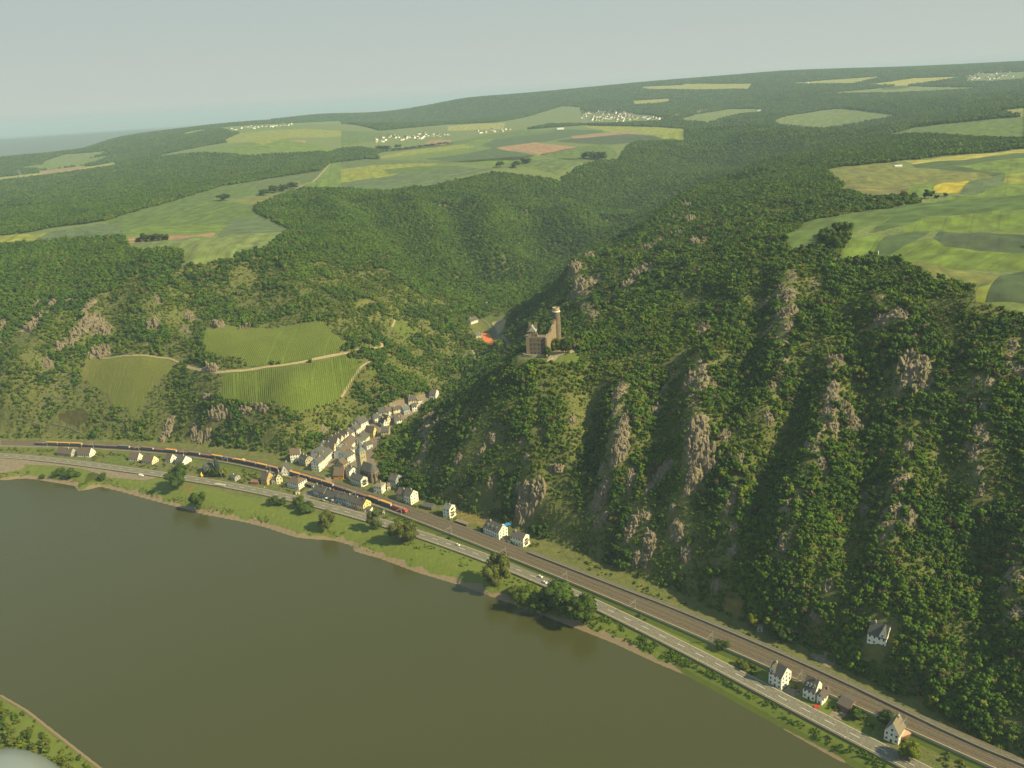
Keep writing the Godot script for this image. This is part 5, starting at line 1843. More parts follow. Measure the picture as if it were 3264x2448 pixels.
	for k in 4:
		if mb[k].is_empty(): continue
		var mm := MultiMesh.new()
		mm.transform_format = MultiMesh.TRANSFORM_3D
		mm.mesh = bush[k]
		mm.instance_count = mb[k].size() / 12
		mm.buffer = mb[k]
		var mi := MultiMeshInstance3D.new()
		mi.multimesh = mm
		mi.material_override = leaf_mat()
		mi.name = numbered("garden_shrubs")
		add_child(mi)
		tag(mi, "small shrubs and hedges in the gardens, on the river bank and on the verges of road and railway", "shrubs", "garden and verge shrubs", "stuff")
	print("slope ", buf[0][0].size() / 16, " valley ", buf[1][0].size() / 16, " far ", buf[2][0].size() / 16, " near ", near.size())

# ------------------------------------------------------------------ the lie of the land: world coordinates in metres
# the hill surface: centres (direction, log distance) and weights of a smooth fit
const HILL0 := -13.7216
const HILLS_WEST := [
Vector3(33.6, 6622.4, -0.28780), Vector3(57.1, 6628.1, 0.05995), Vector3(79.9, 6603.2, -0.16306), Vector3(-1.7, 6667.2, -0.34141), Vector3(-33.0, 6672.1, 0.28162), Vector3(-63.9, 6689.8, -0.25111),
Vector3(-95.4, 6712.2, 0.02230), Vector3(-140.3, 6698.5, 0.08549), Vector3(-154.8, 6659.3, 0.09634), Vector3(-68.8, 6576.9, -0.18110), Vector3(-6.2, 6556.7, -0.21536), Vector3(53.7, 6537.1, 0.13585),
Vector3(20.5, 6491.1, -0.48133), Vector3(73.6, 6438.3, 0.14975), Vector3(68.3, 6935.3, 0.01266), Vector3(80.6, 6980.0, -0.19066), Vector3(112.2, 7019.1, -0.24801), Vector3(173.1, 7086.5, -0.14583),
Vector3(215.8, 7259.8, -0.26258), Vector3(257.3, 7342.9, -0.14270), Vector3(307.7, 7385.3, -0.02037), Vector3(361.1, 7429.6, 0.10652), Vector3(325.7, 6865.9, -0.07729), Vector3(341.7, 6779.5, -0.10439),
Vector3(405.9, 6774.3, 0.04004), Vector3(473.2, 6690.7, -0.05679), Vector3(538.7, 6580.7, -0.18835), Vector3(568.3, 6589.8, -0.00565), Vector3(279.3, 6978.7, 0.01245), Vector3(227.0, 6960.8, 0.10954),
Vector3(189.4, 6872.0, -0.08032), Vector3(307.2, 6718.4, -0.13883), Vector3(384.0, 6685.2, 0.11300), Vector3(255.0, 6715.5, 0.07350), Vector3(172.8, 6768.5, 0.09815), Vector3(116.0, 6746.5, -0.02201),
Vector3(97.8, 6641.2, 0.14474), Vector3(533.9, 6492.7, 0.06036), Vector3(438.7, 6521.3, -0.05344), Vector3(337.4, 6550.4, -0.00072), Vector3(229.2, 6556.4, -0.00596), Vector3(160.7, 6545.3, 0.08520),
Vector3(107.3, 6525.1, 0.09002), Vector3(129.9, 6442.9, -0.29905), Vector3(231.0, 6404.2, -0.16029), Vector3(343.8, 6397.0, 0.03276), Vector3(447.9, 6405.2, 0.10514), Vector3(553.8, 6387.4, -0.11647),
Vector3(564.8, 6314.5, 0.18028), Vector3(457.3, 6284.5, -0.08877), Vector3(350.1, 6265.0, -0.38851), Vector3(465.1, 6212.3, -0.11669), Vector3(578.5, 6206.5, -0.06121), Vector3(627.0, 6146.3, 0.04872),
Vector3(399.6, 7306.0, 0.00672), Vector3(469.7, 7144.8, 0.04402), Vector3(549.5, 7476.3, 0.00997), Vector3(559.1, 6912.4, 0.02862), Vector3(473.4, 6900.7, 0.03064), Vector3(425.6, 7039.7, -0.00839),
Vector3(377.9, 7085.8, -0.01209), Vector3(564.4, 6711.4, 0.06579), Vector3(443.9, 7475.4, 0.01497), Vector3(-477.6, 7341.5, -0.01886), Vector3(-418.7, 7318.8, 0.04143), Vector3(-366.9, 7135.7, -0.31349),
Vector3(-316.5, 7141.1, -0.34965), Vector3(-263.0, 7214.4, -0.02007), Vector3(-278.9, 7434.8, -0.02634), Vector3(-359.2, 7404.1, 0.02690), Vector3(-428.7, 7475.7, 0.04157), Vector3(-514.0, 7446.1, 0.00721),
Vector3(-234.6, 7631.8, 0.02635), Vector3(-281.0, 7611.2, 0.01027), Vector3(-205.7, 7915.2, -0.00351), Vector3(-150.5, 7623.1, -0.02482), Vector3(-42.4, 7655.4, -0.09861), Vector3(66.5, 7723.1, -0.28263),
Vector3(147.1, 7868.1, -0.27097), Vector3(209.9, 7973.6, 0.55770), Vector3(275.9, 7990.0, 1.05350), Vector3(-281.0, 6918.9, -0.01476), Vector3(-364.7, 6943.1, -0.34934), Vector3(-194.6, 6892.1, -0.03398),
Vector3(-268.2, 6817.7, -1.95502), Vector3(-353.4, 6860.6, -0.89076), Vector3(-192.5, 6859.3, -1.26945), Vector3(-274.1, 6874.9, 0.20191), Vector3(-446.7, 6980.0, -0.45113), Vector3(-471.9, 7103.3, 0.22597),
Vector3(-507.1, 7221.0, 0.21179), Vector3(-548.4, 7240.8, -0.42677), Vector3(-565.0, 7051.6, -1.54469), Vector3(-131.4, 6978.4, 0.56286), Vector3(-90.1, 6917.8, 0.11931), Vector3(-153.3, 6861.4, -0.75084),
Vector3(-155.1, 7004.9, -0.90977), Vector3(-219.9, 7045.9, 0.25876), Vector3(-108.3, 7146.6, 0.05286), Vector3(-127.7, 7194.6, -0.33733), Vector3(-51.9, 7247.4, 0.27252), Vector3(-42.0, 7373.0, -0.25980),
Vector3(63.8, 7446.6, -0.32068), Vector3(33.9, 7335.8, 0.08590), Vector3(-395.9, 7104.4, -0.18201), Vector3(-323.3, 7093.3, 0.54190), Vector3(-248.8, 7089.0, -0.18894), Vector3(-269.0, 6794.0, 0.57230),
Vector3(-298.6, 6990.1, 0.11413), Vector3(-367.7, 7056.0, 0.22874), Vector3(-212.5, 6708.6, -0.08573), Vector3(-172.8, 6793.7, -0.28356), Vector3(-135.6, 6825.6, 0.42618), Vector3(-104.7, 6852.1, 0.34339),
Vector3(-61.0, 6918.9, 0.18466), Vector3(-28.9, 7023.9, 0.40770), Vector3(-9.2, 7132.8, 0.22028), Vector3(20.1, 7168.2, 0.12791), Vector3(-219.4, 6800.4, 0.17777), Vector3(-243.2, 6782.9, -0.10074),
Vector3(-192.9, 6836.4, 1.63075), Vector3(-250.7, 6807.5, 0.91879), Vector3(42.8, 7245.1, 0.16489), Vector3(81.1, 7381.0, 0.59419), Vector3(172.0, 7564.5, 0.73062), Vector3(252.8, 7815.5, 0.73320),
Vector3(321.8, 8059.0, 1.53565), Vector3(266.3, 8137.5, 0.16984), Vector3(172.2, 7755.6, 0.03306), Vector3(305.9, 7597.1, -0.33929), Vector3(275.2, 7476.7, -0.20477), Vector3(-405.1, 7487.6, -0.03561),
Vector3(-489.8, 7822.3, 0.05079), Vector3(-528.6, 8056.2, 0.09483), Vector3(-443.2, 8016.7, 0.04641), Vector3(-525.1, 8349.1, 0.12000), Vector3(-421.4, 8362.4, 0.37373), Vector3(-474.5, 8360.5, 0.02296),
Vector3(-328.4, 7772.8, -0.04139), Vector3(-250.7, 8036.1, 0.21568)]
const HILLS_EAST := [
Vector3(-135.9, 8101.8, 0.26388), Vector3(-199.5, 8014.1, -0.04269), Vector3(-521.1, 8578.7, -1.17580), Vector3(-411.9, 8672.3, -0.78439), Vector3(-308.2, 8750.9, -0.26965), Vector3(-324.9, 8423.3, -0.04867),
Vector3(-355.6, 8288.0, 0.00199), Vector3(-296.5, 8316.7, -0.06434), Vector3(-317.4, 8151.3, -0.08429), Vector3(-265.0, 8517.2, -0.07561), Vector3(-237.0, 8153.2, -0.51123), Vector3(-224.9, 8445.9, -0.29820),
Vector3(-92.2, 8263.6, 0.25712), Vector3(-39.0, 8230.9, -0.13095), Vector3(51.1, 7937.6, -0.00880), Vector3(-13.7, 7937.2, 0.04679), Vector3(68.1, 8243.3, -0.03755), Vector3(225.2, 7999.2, -0.75577),
Vector3(295.7, 7921.2, -0.68113), Vector3(137.2, 8446.0, 0.23310), Vector3(121.2, 8288.1, 0.08915), Vector3(300.3, 8031.8, -2.10529), Vector3(199.4, 8350.1, -0.27121), Vector3(-37.9, 8629.9, 0.32443),
Vector3(-143.3, 8672.1, 0.42610), Vector3(-168.6, 8875.2, 0.98309), Vector3(42.4, 8653.0, 0.57585), Vector3(95.5, 8595.2, -0.55573), Vector3(-89.8, 8748.5, 0.46466), Vector3(338.6, 8321.2, 0.54015),
Vector3(426.6, 8196.1, -0.12228), Vector3(295.1, 8257.4, -0.34655), Vector3(363.5, 8156.8, 0.34293), Vector3(419.3, 8041.4, 0.45152), Vector3(462.6, 8056.9, -0.19751), Vector3(432.9, 7805.3, 0.03427),
Vector3(484.9, 7756.0, -0.19874), Vector3(549.4, 7937.9, -0.06361), Vector3(524.3, 8033.9, -0.14602), Vector3(552.1, 7704.8, 0.13729), Vector3(375.0, 7473.7, -0.07591), Vector3(464.7, 7636.1, -0.00460),
Vector3(-193.2, 8824.7, -0.99421), Vector3(-36.0, 8779.6, -0.95276), Vector3(69.7, 8779.6, -0.07692), Vector3(173.8, 8779.6, -0.21687), Vector3(322.1, 8824.7, -0.22826), Vector3(391.7, 8824.7, -0.08135),
Vector3(457.6, 8824.7, 0.09118), Vector3(543.9, 8824.7, -0.02597), Vector3(224.8, 8556.4, 0.15753), Vector3(224.6, 8699.5, 0.11176), Vector3(346.9, 8476.4, -0.46479), Vector3(438.1, 8476.4, 0.16887),
Vector3(546.9, 8433.8, 0.18138), Vector3(512.6, 8630.5, 0.06963), Vector3(415.2, 8594.2, 0.01231), Vector3(275.0, 8433.8, 0.23430), Vector3(394.3, 8294.0, -0.34959), Vector3(503.1, 8188.7, -0.10081),
Vector3(1134.2, 6900.9, 0.04813), Vector3(1335.3, 6648.1, -0.01463), Vector3(1107.1, 6508.5, -0.13017), Vector3(1712.7, 6561.2, -0.18991), Vector3(1080.8, 7438.4, 0.01149), Vector3(1347.3, 7028.2, 0.03725),
Vector3(1107.1, 8117.9, 0.05623), Vector3(862.2, 8435.9, -0.08982), Vector3(833.0, 8913.7, -0.02123), Vector3(1203.6, 8848.5, -0.04849), Vector3(1570.8, 7824.0, 0.03273), Vector3(1186.2, 6116.1, -0.91046),
Vector3(1499.5, 6330.5, 0.02991), Vector3(-674.7, 7378.2, -0.22612), Vector3(-682.3, 7631.2, 0.00490), Vector3(-741.9, 8088.2, -0.08958), Vector3(-785.4, 8507.1, -0.09659), Vector3(-885.1, 8868.7, -0.05105),
Vector3(-643.5, 9210.3, -0.05573), Vector3(-245.0, 9423.0, 0.31802), Vector3(-553.2, 8779.5, 0.36811), Vector3(-553.2, 9105.3, -0.00973), Vector3(-446.9, 8922.2, 0.27248), Vector3(-341.5, 8987.5, -0.29701),
Vector3(-503.6, 8629.6, 1.58704), Vector3(-540.4, 9546.4, -0.00313), Vector3(-380.5, 9546.9, -0.28116), Vector3(-549.4, 9349.3, 0.25063), Vector3(-690.4, 9610.2, -0.47573), Vector3(141.9, 9556.9, -0.04802),
Vector3(785.4, 9451.6, -0.00593), Vector3(-785.4, 9739.2, 0.31025), Vector3(-785.4, 10250.1, -0.03737), Vector3(0.0, 10165.9, 0.05150), Vector3(785.4, 10250.1, 0.04635), Vector3(-321.8, 10138.5, 0.05173),
Vector3(-439.8, 9147.8, 0.18293), Vector3(-856.7, 7593.3, -0.26740), Vector3(463.6, 9791.9, -0.02773), Vector3(-871.2, 7365.8, 0.30571), Vector3(-838.6, 7316.5, 0.10098), Vector3(-802.5, 7265.8, 0.18773),
Vector3(-762.6, 7214.0, 0.16453), Vector3(-718.3, 7161.2, 0.23322), Vector3(-669.0, 7107.8, 0.16460), Vector3(-614.2, 7054.1, 1.09073), Vector3(-555.1, 6998.8, 0.89285), Vector3(-491.0, 6941.9, 0.40447),
Vector3(-422.4, 6882.5, 0.68634), Vector3(-349.5, 6819.2, 0.98918), Vector3(-279.6, 6743.4, -0.03325), Vector3(-212.1, 6653.5, -0.03142), Vector3(-128.4, 6563.4, 0.30590), Vector3(-27.7, 6474.2, 0.71932),
Vector3(83.8, 6377.4, 0.29842), Vector3(215.3, 6281.6, 0.32800), Vector3(370.4, 6193.7, 0.46072), Vector3(545.3, 6108.9, 0.14259), Vector3(743.8, 6040.0, 0.09013), Vector3(962.7, 6011.5, 0.06211),
Vector3(1183.5, 6031.7, -0.34727), Vector3(1386.2, 6095.3, 0.02792), Vector3(1559.3, 6188.0, 0.21626), Vector3(-856.4, 7267.7, -0.19603), Vector3(-756.1, 7140.2, -0.19173), Vector3(-627.7, 7007.3, -0.28758),
Vector3(-489.1, 6844.7, -0.23266), Vector3(-317.5, 6655.8, -0.06698), Vector3(-98.0, 6431.8, -0.16562), Vector3(206.9, 6173.6, -0.13640), Vector3(672.4, 5977.4, -0.11207), Vector3(1200.2, 6066.2, 1.11546),
Vector3(-916.7, 7355.6, 0.06571), Vector3(-827.6, 7197.7, -0.10738), Vector3(-703.1, 7023.4, -0.20539), Vector3(-531.6, 6835.4, -0.14677), Vector3(-346.9, 6598.1, -0.09815), Vector3(-60.4, 6317.0, -0.14124),
Vector3(400.5, 6013.9, -0.11529), Vector3(1061.3, 5989.4, 0.04807)]
var HILLS := HILLS_WEST + HILLS_EAST
const SHORE := [Vector2(-1500.0, -1000.0), Vector2(-560.1, -825.6), Vector2(-530.9, -827.3), Vector2(-498.8, -813.6), Vector2(-464.4, -798.8), Vector2(-463.0, -788.8), Vector2(-452.6, -784.2), Vector2(-437.8, -794.0), Vector2(-409.7, -779.4), Vector2(-365.8, -752.7), Vector2(-325.2, -729.6), Vector2(-302.4, -715.3), Vector2(-256.3, -693.9), Vector2(-230.9, -679.3), Vector2(-200.7, -658.7), Vector2(-183.0, -653.2), Vector2(-165.9, -649.5), Vector2(-143.2, -635.7), Vector2(-144.4, -628.0), Vector2(-120.2, -613.9), Vector2(-86.7, -588.4), Vector2(-48.1, -563.9), Vector2(-15.6, -539.6), Vector2(1.5, -527.5), Vector2(36.7, -499.5), Vector2(60.5, -480.3), Vector2(85.0, -457.1), Vector2(105.7, -439.9), Vector2(128.5, -415.0), Vector2(148.6, -389.6), Vector2(167.2, -367.5), Vector2(176.5, -358.6), Vector2(538.4, -13.6)]
const OPP := [Vector2(-1500.0, -760.0), Vector2(-357.1, -466.1), Vector2(-328.7, -448.0), Vector2(-294.7, -422.3), Vector2(-263.7, -398.9), Vector2(-239.4, -381.0), Vector2(163.3, -84.8)]
const TOE := [Vector2(-1300.0, -1030.0), Vector2(-1260.3, -1024.8), Vector2(-1220.7, -1019.5), Vector2(-1181.0, -1014.3), Vector2(-1141.4, -1009.0), Vector2(-1101.7, -1003.8), Vector2(-1062.1, -998.5), Vector2(-1022.4, -993.3), Vector2(-982.8, -988.0), Vector2(-943.1, -982.8), Vector2(-903.4, -977.5), Vector2(-863.8, -972.3), Vector2(-824.1, -967.0), Vector2(-784.5, -961.8), Vector2(-744.8, -956.5), Vector2(-705.2, -951.3), Vector2(-665.5, -945.8), Vector2(-626.0, -939.8), Vector2(-586.6, -932.7), Vector2(-547.4, -924.9), Vector2(-508.2, -916.9), Vector2(-469.1, -908.3), Vector2(-430.3, -898.5), Vector2(-392.0, -887.1), Vector2(-354.0, -874.7), Vector2(-316.3, -861.2), Vector2(-279.8, -844.8), Vector2(-245.6, -824.2), Vector2(-213.7, -800.1), Vector2(-183.0, -774.4), Vector2(-152.1, -749.0), Vector2(-120.5, -724.5), Vector2(-88.2, -700.9), Vector2(-55.8, -677.4), Vector2(-24.1, -653.1), Vector2(6.6, -627.4), Vector2(35.7, -600.0), Vector2(63.9, -571.6), Vector2(92.4, -543.5), Vector2(121.1, -515.6), Vector2(149.1, -487.1), Vector2(176.2, -457.7), Vector2(202.1, -427.2), Vector2(226.1, -395.2), Vector2(248.7, -362.2), Vector2(271.0, -329.0), Vector2(293.2, -295.7), Vector2(315.4, -262.4), Vector2(337.6, -229.1), Vector2(359.8, -195.9), Vector2(382.0, -162.6), Vector2(404.2, -129.3), Vector2(426.4, -96.1), Vector2(448.7, -62.8), Vector2(470.9, -29.5), Vector2(493.1, 3.7), Vector2(515.3, 37.0), Vector2(537.5, 70.3)]
const ROAD := [Vector2(-1300.0, -960.0), Vector2(-1278.1, -957.9), Vector2(-1256.1, -955.8), Vector2(-1234.2, -953.6), Vector2(-1212.2, -951.5), Vector2(-1190.3, -949.4), Vector2(-1168.4, -947.3), Vector2(-1146.4, -945.1), Vector2(-1124.5, -943.0), Vector2(-1102.6, -940.9), Vector2(-1080.6, -938.8), Vector2(-1058.7, -936.6), Vector2(-1036.7, -934.5), Vector2(-1014.8, -932.4), Vector2(-992.9, -930.3), Vector2(-970.9, -928.2), Vector2(-949.0, -926.0), Vector2(-927.0, -923.9), Vector2(-905.1, -921.8), Vector2(-883.2, -919.7), Vector2(-861.2, -917.5), Vector2(-839.3, -915.4), Vector2(-817.4, -913.3), Vector2(-795.4, -911.2), Vector2(-773.5, -909.0), Vector2(-751.6, -906.8), Vector2(-729.6, -904.6), Vector2(-707.7, -902.2), Vector2(-685.8, -899.5), Vector2(-664.0, -896.6), Vector2(-642.2, -893.1), Vector2(-620.6, -889.0), Vector2(-599.1, -884.1), Vector2(-577.8, -878.5), Vector2(-556.6, -872.2), Vector2(-535.7, -865.3), Vector2(-515.0, -857.8), Vector2(-494.4, -850.1), Vector2(-473.8, -842.0), Vector2(-453.4, -833.8), Vector2(-433.0, -825.5), Vector2(-412.6, -817.1), Vector2(-392.3, -808.6), Vector2(-372.0, -800.0), Vector2(-351.7, -791.2), Vector2(-331.6, -782.3), Vector2(-311.6, -773.1), Vector2(-291.7, -763.6), Vector2(-271.9, -753.8), Vector2(-252.4, -743.6), Vector2(-233.0, -733.1), Vector2(-213.8, -722.3), Vector2(-194.9, -711.0), Vector2(-176.1, -699.4), Vector2(-157.6, -687.5), Vector2(-139.2, -675.3), Vector2(-121.1, -662.8), Vector2(-103.1, -650.1), Vector2(-85.3, -637.0), Vector2(-67.7, -623.7), Vector2(-50.4, -610.1), Vector2(-33.2, -596.3), Vector2(-16.3, -582.2), Vector2(0.3, -567.7), Vector2(16.6, -552.9), Vector2(32.7, -537.8), Vector2(48.4, -522.3), Vector2(63.9, -506.6), Vector2(79.1, -490.7), Vector2(94.1, -474.6), Vector2(109.0, -458.3), Vector2(123.7, -441.9), Vector2(138.3, -425.4), Vector2(152.9, -408.9), Vector2(167.5, -392.4), Vector2(182.2, -375.9), Vector2(197.0, -359.6), Vector2(212.0, -343.4), Vector2(227.2, -327.5), Vector2(242.6, -311.7), Vector2(258.1, -296.0), Vector2(273.7, -280.5), Vector2(289.5, -265.1), Vector2(305.2, -249.7), Vector2(321.1, -234.3), Vector2(336.9, -219.0), Vector2(352.7, -203.6), Vector2(368.5, -188.3), Vector2(384.4, -173.0), Vector2(400.2, -157.6), Vector2(416.0, -142.3), Vector2(431.9, -127.0), Vector2(447.7, -111.6), Vector2(463.5, -96.3), Vector2(479.4, -81.0), Vector2(495.2, -65.6), Vector2(511.0, -50.3), Vector2(526.8, -35.0), Vector2(542.7, -19.6), Vector2(558.5, -4.3)]
const RAIL := [Vector2(-1300.0, -1010.0), Vector2(-1278.2, -1007.1), Vector2(-1256.3, -1004.2), Vector2(-1234.5, -1001.2), Vector2(-1212.7, -998.3), Vector2(-1190.8, -995.4), Vector2(-1169.0, -992.5), Vector2(-1147.2, -989.5), Vector2(-1125.4, -986.6), Vector2(-1103.5, -983.7), Vector2(-1081.7, -980.8), Vector2(-1059.9, -977.8), Vector2(-1038.0, -974.9), Vector2(-1016.2, -972.0), Vector2(-994.4, -969.1), Vector2(-972.5, -966.1), Vector2(-950.7, -963.2), Vector2(-928.9, -960.3), Vector2(-907.1, -957.4), Vector2(-885.2, -954.4), Vector2(-863.4, -951.5), Vector2(-841.6, -948.5), Vector2(-819.7, -945.6), Vector2(-797.9, -942.6), Vector2(-776.1, -939.5), Vector2(-754.3, -936.5), Vector2(-732.5, -933.3), Vector2(-710.7, -930.1), Vector2(-688.9, -926.7), Vector2(-667.2, -923.3), Vector2(-645.5, -919.6), Vector2(-623.8, -915.8), Vector2(-602.1, -911.8), Vector2(-580.5, -907.6), Vector2(-558.9, -903.2), Vector2(-537.4, -898.5), Vector2(-515.9, -893.5), Vector2(-494.6, -888.3), Vector2(-473.2, -882.7), Vector2(-452.0, -876.8), Vector2(-430.9, -870.5), Vector2(-409.9, -863.8), Vector2(-389.1, -856.5), Vector2(-368.5, -848.8), Vector2(-348.2, -840.4), Vector2(-328.1, -831.4), Vector2(-308.3, -821.8), Vector2(-288.8, -811.5), Vector2(-269.6, -800.7), Vector2(-250.8, -789.2), Vector2(-232.3, -777.2), Vector2(-214.2, -764.7), Vector2(-196.3, -751.9), Vector2(-178.7, -738.6), Vector2(-161.3, -725.1), Vector2(-144.1, -711.4), Vector2(-127.0, -697.4), Vector2(-110.1, -683.3), Vector2(-93.3, -669.1), Vector2(-76.6, -654.8), Vector2(-59.9, -640.4), Vector2(-43.3, -625.9), Vector2(-26.8, -611.3), Vector2(-10.3, -596.7), Vector2(6.1, -582.0), Vector2(22.5, -567.3), Vector2(38.8, -552.5), Vector2(55.1, -537.6), Vector2(71.2, -522.7), Vector2(87.3, -507.6), Vector2(103.3, -492.5), Vector2(119.2, -477.3), Vector2(135.0, -461.9), Vector2(150.7, -446.5), Vector2(166.4, -431.0), Vector2(182.0, -415.5), Vector2(197.6, -400.0), Vector2(213.2, -384.4), Vector2(228.8, -368.8), Vector2(244.4, -353.3), Vector2(260.1, -337.8), Vector2(275.8, -322.4), Vector2(291.5, -307.0), Vector2(307.3, -291.6), Vector2(323.2, -276.3), Vector2(339.1, -261.1), Vector2(355.0, -245.9), Vector2(370.9, -230.7), Vector2(386.9, -215.5), Vector2(402.9, -200.3), Vector2(418.9, -185.2), Vector2(434.9, -170.1), Vector2(450.9, -154.9), Vector2(466.9, -139.8), Vector2(482.9, -124.7), Vector2(498.9, -109.5), Vector2(514.9, -94.4), Vector2(530.9, -79.3), Vector2(546.9, -64.1), Vector2(562.9, -49.0), Vector2(578.9, -33.9), Vector2(594.9, -18.7), Vector2(610.9, -3.6)]
const PATHR := [Vector2(5.9, -593.3), Vector2(24.0, -577.4), Vector2(41.9, -561.4), Vector2(59.9, -545.4), Vector2(77.9, -529.5), Vector2(96.0, -513.7), Vector2(113.7, -497.5), Vector2(131.2, -480.9), Vector2(148.4, -464.1), Vector2(165.4, -447.2), Vector2(182.1, -429.9), Vector2(198.4, -412.2), Vector2(214.2, -394.1), Vector2(229.9, -375.9), Vector2(246.4, -358.4), Vector2(264.2, -342.3), Vector2(282.8, -327.1), Vector2(301.6, -312.1), Vector2(320.4, -297.2), Vector2(339.3, -282.2), Vector2(358.1, -267.2), Vector2(376.9, -252.3), Vector2(395.7, -237.3), Vector2(414.5, -222.3), Vector2(433.3, -207.4), Vector2(452.1, -192.4), Vector2(470.9, -177.4), Vector2(489.8, -162.5)]
const RIBS := [[20.8, 38.0, [Vector2(-87.9, -2048.9), Vector2(-22.9, -1683.4), Vector2(-0.1, -1490.5)]],
[-16.8, 32.0, [Vector2(-140.1, -1887.8), Vector2(-83.3, -1544.0), Vector2(-49.5, -1415.6)]],
[18.8, 36.0, [Vector2(-223.4, -1955.4), Vector2(-128.6, -1522.1), Vector2(-78.8, -1358.1)]],
[21.8, 42.0, [Vector2(146.6, -2207.5), Vector2(158.0, -1885.0), Vector2(144.2, -1637.5)]],
[-17.8, 38.0, [Vector2(34.8, -2069.6), Vector2(61.8, -1709.0), Vector2(71.2, -1566.9)]],
[21.8, 46.0, [Vector2(372.9, -2517.1), Vector2(351.2, -2104.6), Vector2(312.9, -1941.8)]],
[-17.8, 40.0, [Vector2(258.4, -2348.2), Vector2(255.6, -2035.9), Vector2(222.7, -1707.8)]],
[9.9, 30.0, [Vector2(-364.7, -1746.3), Vector2(-240.1, -1409.4), Vector2(-152.0, -1198.4)]],
[-8.9, 26.0, [Vector2(-317.6, -1809.8), Vector2(-193.7, -1471.8), Vector2(-117.1, -1267.9)]],
[21.8, 52.0, [Vector2(621.8, -2777.4), Vector2(612.9, -2492.5), Vector2(551.4, -2143.9)]],
[-15.8, 42.0, [Vector2(490.4, -2597.7), Vector2(458.9, -2206.7)]],
[7.9, 26.0, [Vector2(-509.2, -1205.7), Vector2(-504.1, -1130.7), Vector2(-474.6, -1055.7)]],
[7.9, 26.0, [Vector2(-318.2, -1214.9), Vector2(-287.5, -1117.2), Vector2(-237.1, -1046.7)]],
[14.8, 24.0, [Vector2(91.3, -1089.8), Vector2(161.0, -1359.3), Vector2(227.0, -1298.2), Vector2(305.8, -1395.0), Vector2(429.9, -1634.3), Vector2(500.2, -1602.1)]],
[-7.9, 30.0, [Vector2(40.8, -1289.6), Vector2(73.7, -1399.8), Vector2(125.3, -1582.6)]],
[8.4, 12.5, [Vector2(98.7, -698.2), Vector2(87.8, -653.2), Vector2(72.7, -616.8), Vector2(66.5, -601.1)]],
[-11.3, 12.5, [Vector2(69.7, -710.5), Vector2(65.9, -666.7), Vector2(62.2, -631.9), Vector2(61.2, -604.8)]],
[9.9, 13.3, [Vector2(167.9, -693.9), Vector2(147.5, -629.9), Vector2(137.8, -588.9), Vector2(123.3, -567.3), Vector2(122.3, -548.8)]],
[-8.5, 14.0, [Vector2(131.0, -693.1), Vector2(116.1, -624.1), Vector2(104.4, -590.9), Vector2(104.4, -561.4)]],
[6.9, 14.0, [Vector2(268.5, -776.4), Vector2(242.2, -700.0), Vector2(218.7, -642.9), Vector2(195.9, -602.7)]],
[-6.6, 14.0, [Vector2(242.0, -775.7), Vector2(216.9, -703.1), Vector2(192.1, -642.2)]],
[9.9, 14.0, [Vector2(254.5, -618.2), Vector2(238.1, -580.7), Vector2(201.0, -534.6), Vector2(181.8, -493.6)]],
[-12.3, 14.0, [Vector2(228.2, -609.1), Vector2(199.3, -566.4), Vector2(176.1, -538.7), Vector2(160.9, -498.6)]],
[9.2, 15.6, [Vector2(312.8, -674.4), Vector2(306.5, -603.6), Vector2(298.9, -589.3)]],
[-7.6, 15.6, [Vector2(285.2, -662.0), Vector2(268.6, -608.4), Vector2(261.0, -569.0)]],
[7.7, 10.9, [Vector2(9.3, -659.5), Vector2(0.0, -646.6)]],
[-6.6, 9.4, [Vector2(-11.6, -669.5), Vector2(-15.1, -658.4)]],
[7.7, 10.1, [Vector2(98.9, -591.3), Vector2(89.8, -564.1)]],
[7.7, 14.0, [Vector2(274.5, -529.0), Vector2(255.9, -498.9), Vector2(237.8, -472.2)]],
[-9.5, 14.0, [Vector2(249.4, -529.5), Vector2(226.9, -495.1), Vector2(214.3, -467.2)]],
[9.2, 14.0, [Vector2(307.1, -450.4), Vector2(280.5, -399.3)]],
[-11.3, 14.0, [Vector2(297.9, -465.5), Vector2(282.2, -424.6), Vector2(271.3, -398.5)]],
[-7.6, 15.6, [Vector2(314.8, -536.3), Vector2(290.7, -495.5), Vector2(271.6, -458.2)]],
[6.9, 15.6, [Vector2(337.7, -558.3), Vector2(310.3, -506.9), Vector2(295.0, -474.9)]],
[6.1, 10.9, [Vector2(91.3, -1089.8), Vector2(94.4, -999.9), Vector2(90.5, -862.4)]],
[-8.5, 7.8, [Vector2(29.0, -650.5), Vector2(32.7, -629.1)]],
[5.4, 10.9, [Vector2(-92.7, -861.1), Vector2(-90.4, -771.1), Vector2(-95.8, -740.8)]],
[4.6, 10.9, [Vector2(-44.8, -712.4), Vector2(-56.9, -692.4)]],
[6.1, 12.5, [Vector2(166.2, -571.4), Vector2(152.3, -542.7), Vector2(142.0, -514.0)]],
[5.4, 10.9, [Vector2(203.2, -468.7), Vector2(192.2, -460.4)]],
[6.9, 15.6, [Vector2(-567.8, -1132.9), Vector2(-555.0, -1072.8), Vector2(-548.2, -1016.1)]],
[5.4, 15.6, [Vector2(-630.8, -1149.9), Vector2(-602.2, -1055.0)]],
[5.4, 10.9, [Vector2(-298.0, -890.1), Vector2(-299.2, -867.3)]],
[3.8, 15.6, [Vector2(-449.6, -1117.7), Vector2(-450.2, -1054.5)]]]
const CASTLE := [Vector2(16.7, -764.4), Vector2(35.1, -760.6), Vector2(48.6, -809.5)]
const PADS := [[Vector2(25.9, -768.5), 16.0, 30.0, 123.4], [Vector2(48.6, -809.5), 5.0, 18.0, 124.5], [Vector2(-29.1, -1129.6), 22.0, 50.0, 42.0]]
